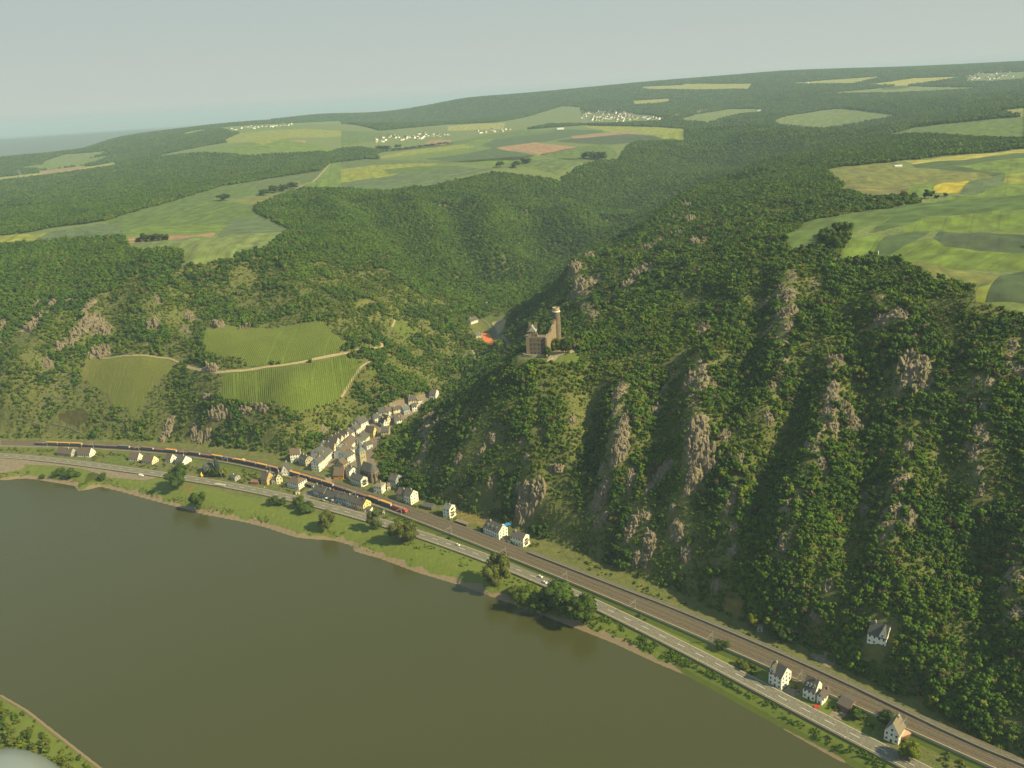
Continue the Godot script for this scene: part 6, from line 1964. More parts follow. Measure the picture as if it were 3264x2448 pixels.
const COURT_OPEN := [Vector2(-49.9, -1192.8), Vector2(-1.6, -1189.7), Vector2(-0.3, -1124.7), Vector2(-8.6, -1082.7), Vector2(-13.2, -1044.5), Vector2(-30.6, -1069.3), Vector2(-50.1, -1117.9)]
const TWALL := [[Vector2(-574.3, -985.6), Vector2(-557.3, -989.2), Vector2(-539.8, -986.9)],
[Vector2(-574.8, -977.5), Vector2(-557.0, -981.1), Vector2(-533.6, -978.1)],
[Vector2(-576.8, -971.2), Vector2(-553.6, -975.1), Vector2(-521.5, -969.8)],
[Vector2(-576.7, -962.7), Vector2(-561.9, -963.7), Vector2(-543.3, -960.3)],
[Vector2(-580.6, -955.4), Vector2(-567.4, -955.7), Vector2(-553.5, -951.1)],
[Vector2(-596.2, -943.6), Vector2(-577.7, -942.0), Vector2(-558.1, -937.4)],
[Vector2(-558.6, -940.8), Vector2(-533.3, -932.8), Vector2(-509.2, -921.2)],
[Vector2(-522.2, -1005.5), Vector2(-495.5, -1003.6), Vector2(-467.3, -991.6)],
[Vector2(-353.8, -905.3), Vector2(-322.6, -888.0), Vector2(-293.4, -883.3), Vector2(-262.6, -871.2)]]
const VILLA := Vector2(216.2, -429.7)
const CHURCH := [Vector2(-155.8, -765.4), Vector2(-140.5, -750.8)]
const BRIDGE := Vector2(-201.2, -757.7)
const LOCO := Vector2(-100.9, -674.9)
const EXCAV := Vector2(-327.5, -789.1)
const AWN := Vector2(-11.6, -637.9)
const LANDING := Vector2(-301.1, -764.4)
const LANDING_T := -0.362
const CARS := [[Vector2(-395.4, -800.7), "off", 0.10, "parked_van", "white van parked on the brown gravel lot", "carwhite", true],
[Vector2(169.0, -400.6), "off", 1.20, "parked_car", "bright red car parked in front of the white annex at lower right", "carred", false],
[Vector2(14.4, -561.2), "road", 2.20, "car", "white car driving on the road near the trees at the picture centre", "carwhite", false],
[Vector2(18.9, -554.1), "road", -2.20, "car", "white car on the river lane just ahead of the riverside trees", "carwhite", false],
[Vector2(-52.5, -617.4), "road", 2.20, "car", "white car on the road right of the big olive tree", "carwhite", false],
[Vector2(-187.4, -716.0), "off", 0.00, "parked_car", "silver car parked on the forecourt of the terraced row", "bluegrey", false],
[Vector2(-175.9, -711.0), "off", 0.30, "parked_car", "white car parked between the awnings of the terraced row", "carwhite", false],
[Vector2(-168.9, -705.7), "off", 0.20, "parked_car", "white car parked in front of the teal terrace houses", "carwhite", false],
[Vector2(-386.0, -816.1), "off", 0.90, "parked_car", "dark car parked at the end of the bungalow drive", "container_blue", false]]
const BARNS := [[Vector2(275.6, -3731.6), "long white barn in the fields near the second village", 0.10, 30],
[Vector2(684.2, -1453.1), "long low white barn on the right plateau beside the forest", -0.10, 16],
[Vector2(1243.0, -4082.7), "small white barn on the pale far field", 0.10, 22],
[Vector2(-1601.5, -4931.4), "white hall at the edge of the far left forest", 0.00, 36]]
const PYLON := Vector2(-1944.1, -3500.3)
const POST := Vector2(356.8, -781.5)
const STREETLIGHTS := [[Vector2(-193.1, -849.4), "street lamp with white head on the slope above the street row"],
[Vector2(-303.1, -779.2), "street lamp by the roadside garden trees"],
[Vector2(-248.5, -736.2), "street lamp on the meadow edge below the villas"]]
const FAIRING := Vector3(-1.635, 357.951, -1.835)
const FAIRING_T := 0.35
const FARV := [[[Vector2(-521.2, -3575.0), Vector2(-478.9, -3920.2), Vector2(-318.5, -4014.5), Vector2(-200.5, -3936.1), Vector2(-184.2, -3731.6), Vector2(-289.9, -3627.5), Vector2(-413.3, -3515.1), Vector2(-498.8, -3454.2)], 48, "small house of the village in the middle of the plateau", "houses of the middle plateau village"],
[[Vector2(-98.3, -3766.9), Vector2(-87.6, -3911.3), Vector2(24.9, -3993.6), Vector2(72.0, -3869.8), Vector2(63.0, -3763.3), Vector2(-30.9, -3715.7)], 14, "small house in the eastern tail of the middle plateau village", "houses of the eastern tail of the middle plateau village"],
[[Vector2(475.6, -4960.1), Vector2(732.0, -4739.7), Vector2(672.7, -4212.3), Vector2(759.5, -3923.6), Vector2(746.2, -3855.0), Vector2(636.9, -3988.6), Vector2(544.6, -3939.3), Vector2(502.1, -4048.9), Vector2(436.0, -4397.5)], 105, "house of the large bright village before the far forest", "houses of the large bright village"],
[[Vector2(812.2, -4011.5), Vector2(863.9, -4052.7), Vector2(840.5, -3926.0), Vector2(802.5, -3928.9)], 5, "house at the right end of the large bright village", "houses beyond the large bright village"],
[[Vector2(-1538.3, -5072.5), Vector2(-1541.8, -5474.4), Vector2(-1348.8, -5814.7), Vector2(-1035.1, -4487.0), Vector2(-1184.9, -4416.9), Vector2(-1361.0, -4532.7)], 40, "small house of the hilltop village at left", "houses of the hilltop village at left"],
[[Vector2(2603.8, -4847.6), Vector2(2815.4, -5112.4), Vector2(2957.6, -5015.9), Vector2(2770.5, -4664.3), Vector2(2619.6, -4600.3), Vector2(2559.7, -4732.3)], 40, "small hazy house of the farthest village at right", "houses of the farthest village"],
[[Vector2(1879.9, -5355.4), Vector2(1935.8, -5353.5), Vector2(1878.3, -5192.3), Vector2(1827.2, -5190.0)], 6, "house of the tiny hamlet below the far ridge", "houses of the tiny hamlet"],
[[Vector2(948.4, -4131.8), Vector2(1077.3, -4452.8), Vector2(1075.0, -4315.5), Vector2(943.4, -4015.9)], 7, "house of the small hamlet beside the far ravine", "houses of the small hamlet"]]
const FIELDS := [["yg", "bright yellow-green field strip at the left edge of the left plateau", [Vector2(-933.5, -1535.1), Vector2(-920.6, -1542.7), Vector2(-831.6, -1536.2), Vector2(-807.3, -1435.6), Vector2(-863.2, -1439.6), Vector2(-885.3, -1450.2)]],
["bg", "bluish green crop field on the left plateau below the forest", [Vector2(-831.6, -1536.2), Vector2(-757.3, -1598.7), Vector2(-694.4, -1533.6), Vector2(-629.6, -1401.9), Vector2(-677.0, -1406.4), Vector2(-771.4, -1417.5), Vector2(-803.0, -1427.4)]],
["mg", "large mid-green cereal field curving across the left plateau", [Vector2(-759.4, -1616.8), Vector2(-734.7, -1916.1), Vector2(-709.4, -2171.5), Vector2(-637.8, -2212.5), Vector2(-548.3, -1936.3), Vector2(-622.0, -1857.7), Vector2(-581.5, -1813.2), Vector2(-497.8, -1723.0), Vector2(-481.3, -1639.6), Vector2(-442.0, -1557.6), Vector2(-495.1, -1545.2), Vector2(-475.9, -1463.0), Vector2(-666.6, -1521.1), Vector2(-634.2, -1403.6), Vector2(-682.2, -1511.4)]],
["lg", "light green rectangular field with the brown strip at its foot", [Vector2(-666.6, -1521.1), Vector2(-475.9, -1463.0), Vector2(-456.1, -1349.8), Vector2(-551.1, -1383.2), Vector2(-625.0, -1400.1)]],
["br", "narrow reddish brown bare strip beside three dark bushes", [Vector2(-625.0, -1400.1), Vector2(-551.1, -1383.2), Vector2(-465.1, -1362.4), Vector2(-454.5, -1314.0), Vector2(-527.9, -1327.6), Vector2(-603.1, -1347.2)]],
["lg2", "pale green cereal field at the wooded rim of the left plateau", [Vector2(-593.8, -1336.7), Vector2(-445.8, -1294.6), Vector2(-354.3, -1398.1), Vector2(-350.3, -1241.7), Vector2(-391.3, -1191.3), Vector2(-419.8, -1175.7), Vector2(-451.0, -1165.5), Vector2(-464.7, -1210.7), Vector2(-553.9, -1267.6)]],
["bg", "bluish green wedge field beside the forest corner", [Vector2(-475.9, -1463.0), Vector2(-495.1, -1545.2), Vector2(-442.0, -1557.6), Vector2(-391.1, -1465.0), Vector2(-355.6, -1403.6), Vector2(-448.9, -1311.8), Vector2(-456.1, -1349.8)]],
["mg2", "long green field strip below the dark forest edge", [Vector2(-709.4, -2171.5), Vector2(-503.7, -2471.2), Vector2(-465.5, -2154.4), Vector2(-472.2, -2040.4), Vector2(-511.0, -2183.0), Vector2(-548.3, -1936.3), Vector2(-637.8, -2212.5)]],
["tan", "thin straw-coloured strip leading to the farm track", [Vector2(-581.5, -1813.2), Vector2(-480.4, -1962.1), Vector2(-482.0, -1985.2), Vector2(-508.7, -1812.1), Vector2(-497.8, -1723.0)]],
["lg", "light green field right of the pale farm track", [Vector2(-469.0, -2025.3), Vector2(-463.3, -2153.0), Vector2(-546.4, -2792.8), Vector2(-516.2, -2827.8), Vector2(-368.5, -1979.2)], [Vector2(-546.4, -2792.8), Vector2(-516.2, -2827.8), Vector2(-507.0, -2777.6), Vector2(-361.9, -1944.1), Vector2(-460.7, -1989.4), Vector2(-469.0, -2025.3)]],
["yg", "bright yellow-green field in front of the brown square field", [Vector2(-452.8, -2466.5), Vector2(-351.7, -2545.3), Vector2(-168.0, -2405.0), Vector2(-219.1, -2343.8), Vector2(-311.7, -2304.5), Vector2(-278.6, -2165.9), Vector2(-386.9, -2088.0)], [Vector2(-452.8, -2466.5), Vector2(-351.7, -2545.3), Vector2(-168.0, -2405.0), Vector2(-164.9, -2361.7), Vector2(-273.5, -2126.9), Vector2(-380.0, -2050.4), Vector2(-386.9, -2088.0)]],
["mg", "mid-green field wedged beside the bright yellow-green field", [Vector2(-311.7, -2304.5), Vector2(-219.1, -2343.8), Vector2(-105.8, -2262.0), Vector2(-88.1, -2219.9), Vector2(-278.6, -2165.9)]],
["bg", "dull bluish green field along the rim above the ravine forest", [Vector2(-386.9, -2088.0), Vector2(-278.6, -2165.9), Vector2(-88.1, -2219.9), Vector2(-8.1, -2193.4), Vector2(-167.2, -1973.7), Vector2(-257.2, -1922.8), Vector2(-365.6, -1962.4)]],
["mg2", "dark green field strip behind the bright yellow-green field", [Vector2(-514.1, -2815.7), Vector2(-443.1, -2885.2), Vector2(-329.0, -2664.5), Vector2(-120.8, -2418.3), Vector2(-168.0, -2405.0), Vector2(-351.7, -2545.3), Vector2(-452.8, -2466.5)], [Vector2(-514.1, -2815.7), Vector2(-443.1, -2885.2), Vector2(-120.8, -2418.3), Vector2(-118.6, -2375.3), Vector2(-165.0, -2362.2), Vector2(-444.7, -2422.6), Vector2(-452.8, -2466.5)]],
["yg", "yellowish field strip below the first village", [Vector2(-406.0, -2959.2), Vector2(-340.4, -3206.9), Vector2(-123.7, -3280.1), Vector2(-86.2, -3176.5), Vector2(-283.6, -3082.2), Vector2(-395.1, -2915.5)], [Vector2(-406.0, -2959.2), Vector2(-340.4, -3206.9), Vector2(-123.7, -3280.1), Vector2(-86.2, -3176.5), Vector2(-84.6, -3120.0), Vector2(-388.1, -2863.6), Vector2(-398.8, -2906.6)]],
["lg", "light green field beside the thin brown strip", [Vector2(-333.0, -2784.1), Vector2(-276.3, -2997.8), Vector2(-73.8, -3127.6), Vector2(-23.0, -3034.8), Vector2(-130.0, -2847.6), Vector2(-231.8, -2710.4)], [Vector2(-333.0, -2784.1), Vector2(-276.3, -2997.8), Vector2(-73.8, -3127.6), Vector2(-23.0, -3034.8), Vector2(-22.6, -2980.9), Vector2(-127.7, -2797.1), Vector2(-227.6, -2662.3), Vector2(-327.1, -2734.7)]],
["br", "thin brown soil strip between two light fields", [Vector2(-300.3, -3082.6), Vector2(-178.5, -3196.7), Vector2(-92.3, -3196.9), Vector2(-85.7, -3154.5), Vector2(-276.3, -2997.8)], [Vector2(-300.3, -3082.6), Vector2(-178.5, -3196.7), Vector2(-92.3, -3196.9), Vector2(-85.7, -3154.5), Vector2(-84.1, -3097.9), Vector2(-271.4, -2944.0), Vector2(-294.9, -3027.3)]],
["dg", "dark green field left of the brown square field", [Vector2(-231.8, -2710.4), Vector2(-23.0, -3034.8), Vector2(105.0, -2490.2), Vector2(48.2, -2369.2), Vector2(-116.2, -2413.8)], [Vector2(-231.8, -2710.4), Vector2(-23.0, -3034.8), Vector2(105.0, -2490.2), Vector2(103.1, -2445.0), Vector2(47.3, -2326.1), Vector2(-114.1, -2369.9), Vector2(-227.6, -2661.1)]],
["br2", "bare reddish brown square field on the middle plateau", [Vector2(-1.2, -3010.1), Vector2(139.7, -3127.0), Vector2(252.2, -2716.4), Vector2(124.9, -2527.9)], [Vector2(-1.2, -3010.1), Vector2(139.7, -3127.0), Vector2(252.2, -2716.4), Vector2(247.6, -2666.8), Vector2(122.6, -2481.7), Vector2(-1.2, -2955.2)]],
["lg", "small light green field left of the large dark green field", [Vector2(-123.7, -3280.1), Vector2(-98.1, -3453.7), Vector2(-11.5, -3459.1), Vector2(-64.0, -3225.8)], [Vector2(-123.7, -3280.1), Vector2(-98.1, -3453.7), Vector2(-11.5, -3459.1), Vector2(-11.3, -3393.7), Vector2(-62.8, -3164.8), Vector2(-121.3, -3218.0)]],
["dg", "large dark green field behind the brown square field", [Vector2(-64.0, -3225.8), Vector2(-5.3, -3454.5), Vector2(264.4, -3760.9), Vector2(437.4, -3533.2), Vector2(286.1, -3323.3), Vector2(139.7, -3127.0), Vector2(-1.2, -3010.1)], [Vector2(-64.0, -3225.8), Vector2(-5.3, -3454.5), Vector2(264.4, -3760.9), Vector2(437.4, -3533.2), Vector2(429.0, -3465.5), Vector2(280.6, -3259.6), Vector2(137.0, -3067.2), Vector2(-1.2, -2952.5), Vector2(-62.8, -3164.1)]],
["lg", "light green field just in front of the brown square field", [Vector2(-116.2, -2413.8), Vector2(48.2, -2369.2), Vector2(126.9, -2481.1), Vector2(181.9, -2386.7), Vector2(-3.6, -2261.7)], [Vector2(-116.2, -2413.8), Vector2(126.9, -2481.1), Vector2(181.9, -2386.7), Vector2(178.6, -2343.0), Vector2(-3.6, -2220.3), Vector2(-114.1, -2369.7)]],
["mg", "mid-green field right of the brown square field", [Vector2(124.9, -2527.9), Vector2(252.2, -2716.4), Vector2(358.2, -2818.4), Vector2(346.8, -2485.2), Vector2(306.6, -2487.9), Vector2(181.9, -2386.7), Vector2(126.9, -2481.1)], [Vector2(122.7, -2482.4), Vector2(124.9, -2527.9), Vector2(252.2, -2716.4), Vector2(358.2, -2818.4), Vector2(346.8, -2485.2), Vector2(340.6, -2440.5), Vector2(178.6, -2343.8), Vector2(124.6, -2436.5)]],
["br", "long thin brown strip near the white barn", [Vector2(286.1, -3323.3), Vector2(527.8, -3423.2), Vector2(558.2, -3348.1), Vector2(352.0, -3219.3), Vector2(287.2, -3205.6)], [Vector2(280.6, -3259.8), Vector2(286.1, -3323.3), Vector2(527.8, -3423.2), Vector2(558.2, -3348.1), Vector2(547.5, -3284.2), Vector2(345.3, -3157.8), Vector2(281.7, -3144.5)]],
["dg2", "dark bluish field in front of the long brown strip", [Vector2(287.2, -3205.6), Vector2(558.2, -3348.1), Vector2(567.2, -2929.5), Vector2(358.2, -2818.4), Vector2(305.8, -2896.6), Vector2(217.9, -3121.7)], [Vector2(213.8, -3062.7), Vector2(217.9, -3121.7), Vector2(287.2, -3205.6), Vector2(558.2, -3348.1), Vector2(567.2, -2929.5), Vector2(556.5, -2874.2), Vector2(351.4, -2765.2), Vector2(300.0, -2841.9)]],
["yg", "yellow-green field along the far rim of the ravine", [Vector2(391.7, -3888.9), Vector2(570.9, -3577.4), Vector2(757.8, -3465.5), Vector2(607.8, -2778.7), Vector2(567.2, -2929.5), Vector2(448.2, -3619.2)], [Vector2(384.3, -3815.5), Vector2(391.7, -3888.9), Vector2(757.8, -3465.5), Vector2(607.8, -2778.7), Vector2(596.4, -2726.3), Vector2(556.5, -2874.3)]],
["mg2", "narrow green field at the rim of the ravine forest", [Vector2(-3.6, -2261.7), Vector2(181.9, -2386.7), Vector2(273.7, -2399.8), Vector2(147.3, -2144.2), Vector2(64.1, -2217.0), Vector2(-8.2, -2182.6)]],
["br", "small brown field below the first village", [Vector2(-282.7, -3442.2), Vector2(-272.1, -3557.9), Vector2(-187.3, -3511.3), Vector2(-206.1, -3390.4)], [Vector2(-282.7, -3442.2), Vector2(-272.1, -3557.9), Vector2(-187.3, -3511.3), Vector2(-183.7, -3442.7), Vector2(-202.1, -3324.2), Vector2(-277.2, -3374.9)]],
["yg2", "pale yellow field behind the first village", [Vector2(-244.3, -4388.1), Vector2(-106.9, -4538.5), Vector2(45.9, -4503.2), Vector2(33.0, -4086.0), Vector2(-233.1, -4167.1)], [Vector2(-244.3, -4388.1), Vector2(-106.9, -4538.5), Vector2(45.9, -4503.2), Vector2(44.9, -4404.2), Vector2(32.3, -3996.1), Vector2(-228.0, -4075.4), Vector2(-233.1, -4167.1)]],
["mg", "green field running up towards the white barn", [Vector2(-169.1, -3377.7), Vector2(-106.0, -3525.0), Vector2(77.7, -3816.5), Vector2(251.4, -3672.4), Vector2(-5.3, -3454.5), Vector2(-98.1, -3453.7)], [Vector2(-169.1, -3377.7), Vector2(-106.0, -3525.0), Vector2(77.7, -3816.5), Vector2(251.4, -3672.4), Vector2(246.4, -3599.1), Vector2(-5.2, -3385.6), Vector2(-165.7, -3310.3)]],
["lg2", "pale meadow on the far slope left of the second village", [Vector2(244.8, -5104.9), Vector2(399.8, -5342.9), Vector2(493.4, -5139.1), Vector2(371.0, -4975.5), Vector2(167.5, -4750.3)], [Vector2(163.8, -4645.8), Vector2(167.5, -4750.3), Vector2(244.8, -5104.9), Vector2(399.8, -5342.9), Vector2(493.4, -5139.1), Vector2(482.6, -5026.1), Vector2(362.8, -4866.0)]],
["mg", "grassy meadow left of the first village", [Vector2(-740.2, -4153.7), Vector2(-653.1, -4063.1), Vector2(-443.9, -3985.6), Vector2(-515.2, -3577.6), Vector2(-609.9, -3390.5)], [Vector2(-740.2, -4153.7), Vector2(-443.9, -3985.6), Vector2(-434.2, -3897.9), Vector2(-503.9, -3498.9), Vector2(-596.5, -3315.9), Vector2(-609.9, -3390.5)]],
["yg2", "long pale yellow strip beyond the left forest", [Vector2(-2140.3, -3649.0), Vector2(-2137.1, -3690.5), Vector2(-1754.6, -3966.3), Vector2(-1466.6, -3335.1), Vector2(-1746.3, -3559.0), Vector2(-2006.6, -3459.7), Vector2(-1967.6, -3348.9)], [Vector2(-2140.3, -3649.0), Vector2(-2137.1, -3690.5), Vector2(-1754.6, -3966.3), Vector2(-1466.6, -3335.1), Vector2(-1444.2, -3284.1), Vector2(-1937.5, -3297.7), Vector2(-1967.6, -3348.9)]],
["br", "brown stubble strip inside the long pale yellow strip", [Vector2(-2049.6, -3844.4), Vector2(-1881.5, -3946.0), Vector2(-1883.2, -3857.4), Vector2(-1964.9, -3744.1)], [Vector2(-2049.6, -3844.4), Vector2(-1881.5, -3946.0), Vector2(-1852.2, -3884.5), Vector2(-1853.9, -3797.3), Vector2(-1934.3, -3685.8), Vector2(-2017.7, -3784.4)]],
["lg", "light green field behind the left forest", [Vector2(-1531.9, -3824.0), Vector2(-1191.3, -3477.8), Vector2(-713.2, -3273.9), Vector2(-627.5, -3244.0), Vector2(-922.6, -3184.1), Vector2(-1346.2, -3484.5)], [Vector2(-1531.9, -3824.0), Vector2(-627.5, -3244.0), Vector2(-613.7, -3172.6), Vector2(-902.3, -3114.1), Vector2(-1316.6, -3407.9), Vector2(-1498.2, -3739.9)]],
["yg", "yellow-green fields below the hilltop village at left", [Vector2(-1284.8, -4090.0), Vector2(-1280.1, -4361.9), Vector2(-919.8, -4270.9), Vector2(-735.1, -4124.0), Vector2(-684.3, -3824.9), Vector2(-904.4, -3344.5), Vector2(-1195.1, -3864.2)], [Vector2(-1284.8, -4090.0), Vector2(-1280.1, -4361.9), Vector2(-919.8, -4270.9), Vector2(-735.1, -4124.0), Vector2(-719.0, -4033.2), Vector2(-669.2, -3740.7), Vector2(-884.5, -3270.9), Vector2(-1168.8, -3779.2), Vector2(-1256.5, -4000.1)]],
["br", "thin brown strip below the hilltop village at left", [Vector2(-901.5, -3308.9), Vector2(-743.4, -3370.0), Vector2(-777.9, -3309.2), Vector2(-863.2, -3271.8)], [Vector2(-901.5, -3308.9), Vector2(-743.4, -3370.0), Vector2(-727.1, -3295.9), Vector2(-760.8, -3236.4), Vector2(-844.2, -3199.8), Vector2(-881.7, -3236.1)]],
["yg", "small yellow field in the far left forest", [Vector2(-1814.1, -5060.4), Vector2(-1791.8, -5237.1), Vector2(-1682.6, -5244.9), Vector2(-1725.9, -4833.0)], [Vector2(-1814.1, -5060.4), Vector2(-1791.8, -5237.1), Vector2(-1682.6, -5244.9), Vector2(-1645.6, -5129.5), Vector2(-1687.9, -4726.7), Vector2(-1774.1, -4949.1)]],
["lg", "pale field around the hilltop village at left", [Vector2(-1717.9, -5418.4), Vector2(-1299.2, -5593.7), Vector2(-1064.7, -6021.3), Vector2(-1030.7, -5814.8), Vector2(-1029.7, -4426.4), Vector2(-1370.9, -4511.3)], [Vector2(-1717.9, -5418.4), Vector2(-1064.7, -6021.3), Vector2(-1041.3, -5888.8), Vector2(-1008.0, -5686.9), Vector2(-1007.0, -4329.0), Vector2(-1340.8, -4412.1), Vector2(-1680.1, -5299.2)]],
["lg2", "grassy clearing in the far left hill forest", [Vector2(-2176.2, -4142.5), Vector2(-2187.1, -4385.2), Vector2(-1962.5, -4357.3), Vector2(-1983.2, -4244.3), Vector2(-2045.1, -4084.1)], [Vector2(-2187.1, -4385.2), Vector2(-1962.5, -4357.3), Vector2(-1924.7, -4273.4), Vector2(-1945.0, -4162.6), Vector2(-2005.7, -4005.4), Vector2(-2134.3, -4062.7), Vector2(-2176.2, -4142.5)]],
["yg2", "small pale clearing at the left picture edge", [Vector2(-1298.9, -2195.9), Vector2(-1301.5, -2214.6), Vector2(-1174.3, -2194.9), Vector2(-1132.2, -2114.2), Vector2(-1259.4, -2140.6)], [Vector2(-1301.5, -2214.6), Vector2(-1174.3, -2194.9), Vector2(-1156.0, -2160.7), Vector2(-1114.6, -2081.2), Vector2(-1239.8, -2107.2), Vector2(-1278.7, -2161.7), Vector2(-1298.9, -2195.9)]],
["tan", "large straw-green field on the right plateau beside the forest", [Vector2(589.1, -1548.9), Vector2(720.5, -1534.9), Vector2(688.8, -1437.6), Vector2(725.4, -1284.7), Vector2(720.0, -1229.7), Vector2(673.4, -1205.8), Vector2(634.9, -1217.2), Vector2(589.1, -1205.3), Vector2(512.6, -1252.5), Vector2(539.8, -1364.3)]],
["tan2", "brownish fallow field below the large straw-green field", [Vector2(510.8, -1247.9), Vector2(587.8, -1202.7), Vector2(543.4, -1126.1), Vector2(495.5, -1141.0), Vector2(501.1, -1179.9), Vector2(470.6, -1208.4)]],
["ye", "small bright yellow rapeseed field on the right plateau", [Vector2(607.4, -1175.4), Vector2(638.1, -1214.7), Vector2(673.4, -1205.8), Vector2(608.3, -1115.4), Vector2(585.2, -1134.9)]],
["lg", "light green field left of the rapeseed field", [Vector2(587.8, -1202.7), Vector2(633.5, -1214.4), Vector2(585.5, -1134.7), Vector2(572.8, -1126.8), Vector2(543.4, -1126.1)]],
["ye2", "thin yellow strip along the forest on the right plateau", [Vector2(726.9, -1524.9), Vector2(962.2, -1547.4), Vector2(934.8, -1502.2), Vector2(769.8, -1462.7), Vector2(719.2, -1473.8)]],
["dg", "dark green field beneath the thin yellow strip", [Vector2(716.9, -1469.0), Vector2(767.3, -1458.0), Vector2(931.8, -1497.3), Vector2(883.8, -1418.2), Vector2(744.2, -1383.5), Vector2(740.7, -1234.3), Vector2(720.0, -1229.7), Vector2(725.4, -1284.7), Vector2(698.1, -1424.1)]],
["lg", "light green field at the right picture edge", [Vector2(742.0, -1379.3), Vector2(881.1, -1413.8), Vector2(784.9, -1255.0), Vector2(740.7, -1234.3)]],
["yg", "yellow-green field at the right picture edge", [Vector2(736.4, -1226.7), Vector2(780.1, -1247.0), Vector2(716.1, -1141.1), Vector2(691.2, -1152.5)]],
["bg", "bluish green field right of the rapeseed field", [Vector2(671.9, -1203.0), Vector2(718.4, -1226.7), Vector2(739.0, -1231.3), Vector2(691.2, -1152.5), Vector2(621.5, -1094.6), Vector2(606.4, -1107.9)]],
["lg", "bright green field right of the hedge trees", [Vector2(689.7, -1149.9), Vector2(714.6, -1138.6), Vector2(659.1, -1046.7), Vector2(572.6, -1070.3), Vector2(589.3, -1094.6), Vector2(620.2, -1092.1)]],
["dg3", "broad rich green field across the right plateau", [Vector2(432.9, -1014.7), Vector2(571.3, -1067.7), Vector2(657.7, -1044.5), Vector2(606.9, -960.4), Vector2(497.2, -966.0), Vector2(446.6, -915.4), Vector2(397.1, -899.7), Vector2(463.4, -982.5)]],
["mg", "green field with two bare tan streaks beside the copse", [Vector2(310.8, -918.6), Vector2(368.8, -1003.7), Vector2(432.0, -1012.6), Vector2(462.5, -980.6), Vector2(378.8, -900.2), Vector2(366.6, -870.2), Vector2(352.3, -906.1), Vector2(319.4, -848.1), Vector2(289.1, -828.4)]],
["yg3", "yellow-green meadow in the middle of the right plateau", [Vector2(445.8, -913.7), Vector2(496.3, -964.2), Vector2(605.8, -958.6), Vector2(536.2, -842.9), Vector2(465.6, -881.8), Vector2(423.5, -883.7)]],
["lg", "light green field between the copse and the dark field", [Vector2(326.5, -800.2), Vector2(366.0, -868.7), Vector2(410.9, -881.7), Vector2(356.4, -796.3), Vector2(333.0, -786.1)]],
["dg", "dark green triangular field beside the white post", [Vector2(356.4, -796.3), Vector2(410.2, -880.0), Vector2(460.1, -883.9), Vector2(415.6, -832.6), Vector2(358.6, -780.5)]],
["dg2", "dark green rectangular field at the right edge", [Vector2(439.5, -842.8), Vector2(464.9, -880.2), Vector2(529.5, -831.8), Vector2(480.1, -750.1), Vector2(428.8, -797.1)]],
["yg3", "yellow-green field behind the crest trees", [Vector2(357.6, -778.2), Vector2(414.9, -831.2), Vector2(438.7, -841.2), Vector2(428.2, -795.9), Vector2(479.4, -749.0), Vector2(448.9, -698.0), Vector2(394.0, -728.8), Vector2(375.0, -752.8), Vector2(367.9, -762.3)]],
["tan", "tan ripening field behind the crest trees", [Vector2(374.3, -751.3), Vector2(393.4, -727.7), Vector2(423.2, -692.6), Vector2(392.5, -657.1), Vector2(379.7, -661.2), Vector2(365.5, -698.8)]],
["dg2", "dark green field corner at the right edge above the slope", [Vector2(421.9, -690.4), Vector2(448.3, -697.0), Vector2(395.1, -608.1), Vector2(369.7, -619.7), Vector2(392.8, -653.1)]],
["yg", "grassy margin beside the dark field corner", [Vector2(378.1, -651.2), Vector2(391.8, -655.7), Vector2(420.3, -688.2), Vector2(392.6, -653.2), Vector2(368.7, -619.0), Vector2(364.6, -623.4)]],
["mg", "green hillside field beyond the right forest", [Vector2(1016.5, -2248.3), Vector2(1149.7, -2367.3), Vector2(1313.2, -2248.0), Vector2(1370.9, -2224.1), Vector2(1103.7, -1780.3), Vector2(1048.9, -2006.8), Vector2(1034.5, -2127.1)], [Vector2(994.1, -2198.8), Vector2(1016.5, -2248.3), Vector2(1149.7, -2367.3), Vector2(1370.9, -2224.1), Vector2(1103.7, -1780.3), Vector2(1079.4, -1741.1), Vector2(1025.8, -1962.7)]],
["yg2", "pale hillside field near the right edge", [Vector2(1481.7, -2557.4), Vector2(1541.6, -2506.6), Vector2(1391.2, -2257.8), Vector2(1412.3, -2362.4)], [Vector2(1360.6, -2208.1), Vector2(1381.2, -2310.5), Vector2(1449.1, -2501.2), Vector2(1481.7, -2557.4), Vector2(1541.6, -2506.6), Vector2(1391.2, -2257.8)]],
["lg2", "pale green field across the ravine", [Vector2(1148.5, -3558.3), Vector2(1438.6, -3826.2), Vector2(1459.1, -3542.7), Vector2(1499.6, -3254.8), Vector2(1273.4, -3377.8), Vector2(1160.9, -3517.4)], [Vector2(1125.6, -3487.2), Vector2(1148.5, -3558.3), Vector2(1438.6, -3826.2), Vector2(1499.6, -3254.8), Vector2(1469.7, -3189.8), Vector2(1248.0, -3310.4), Vector2(1137.7, -3447.1)]],
["lg2", "pale field beside the far edge of the second village", [Vector2(832.1, -3864.3), Vector2(929.8, -3812.2), Vector2(1163.1, -4329.2), Vector2(1260.4, -4190.5), Vector2(1250.7, -4060.4), Vector2(906.2, -3687.3), Vector2(818.0, -3798.4)], [Vector2(800.0, -3714.8), Vector2(813.8, -3779.3), Vector2(832.1, -3864.3), Vector2(1163.1, -4329.2), Vector2(1260.4, -4190.5), Vector2(1250.7, -4060.4), Vector2(1223.2, -3971.0), Vector2(886.3, -3606.2)]],
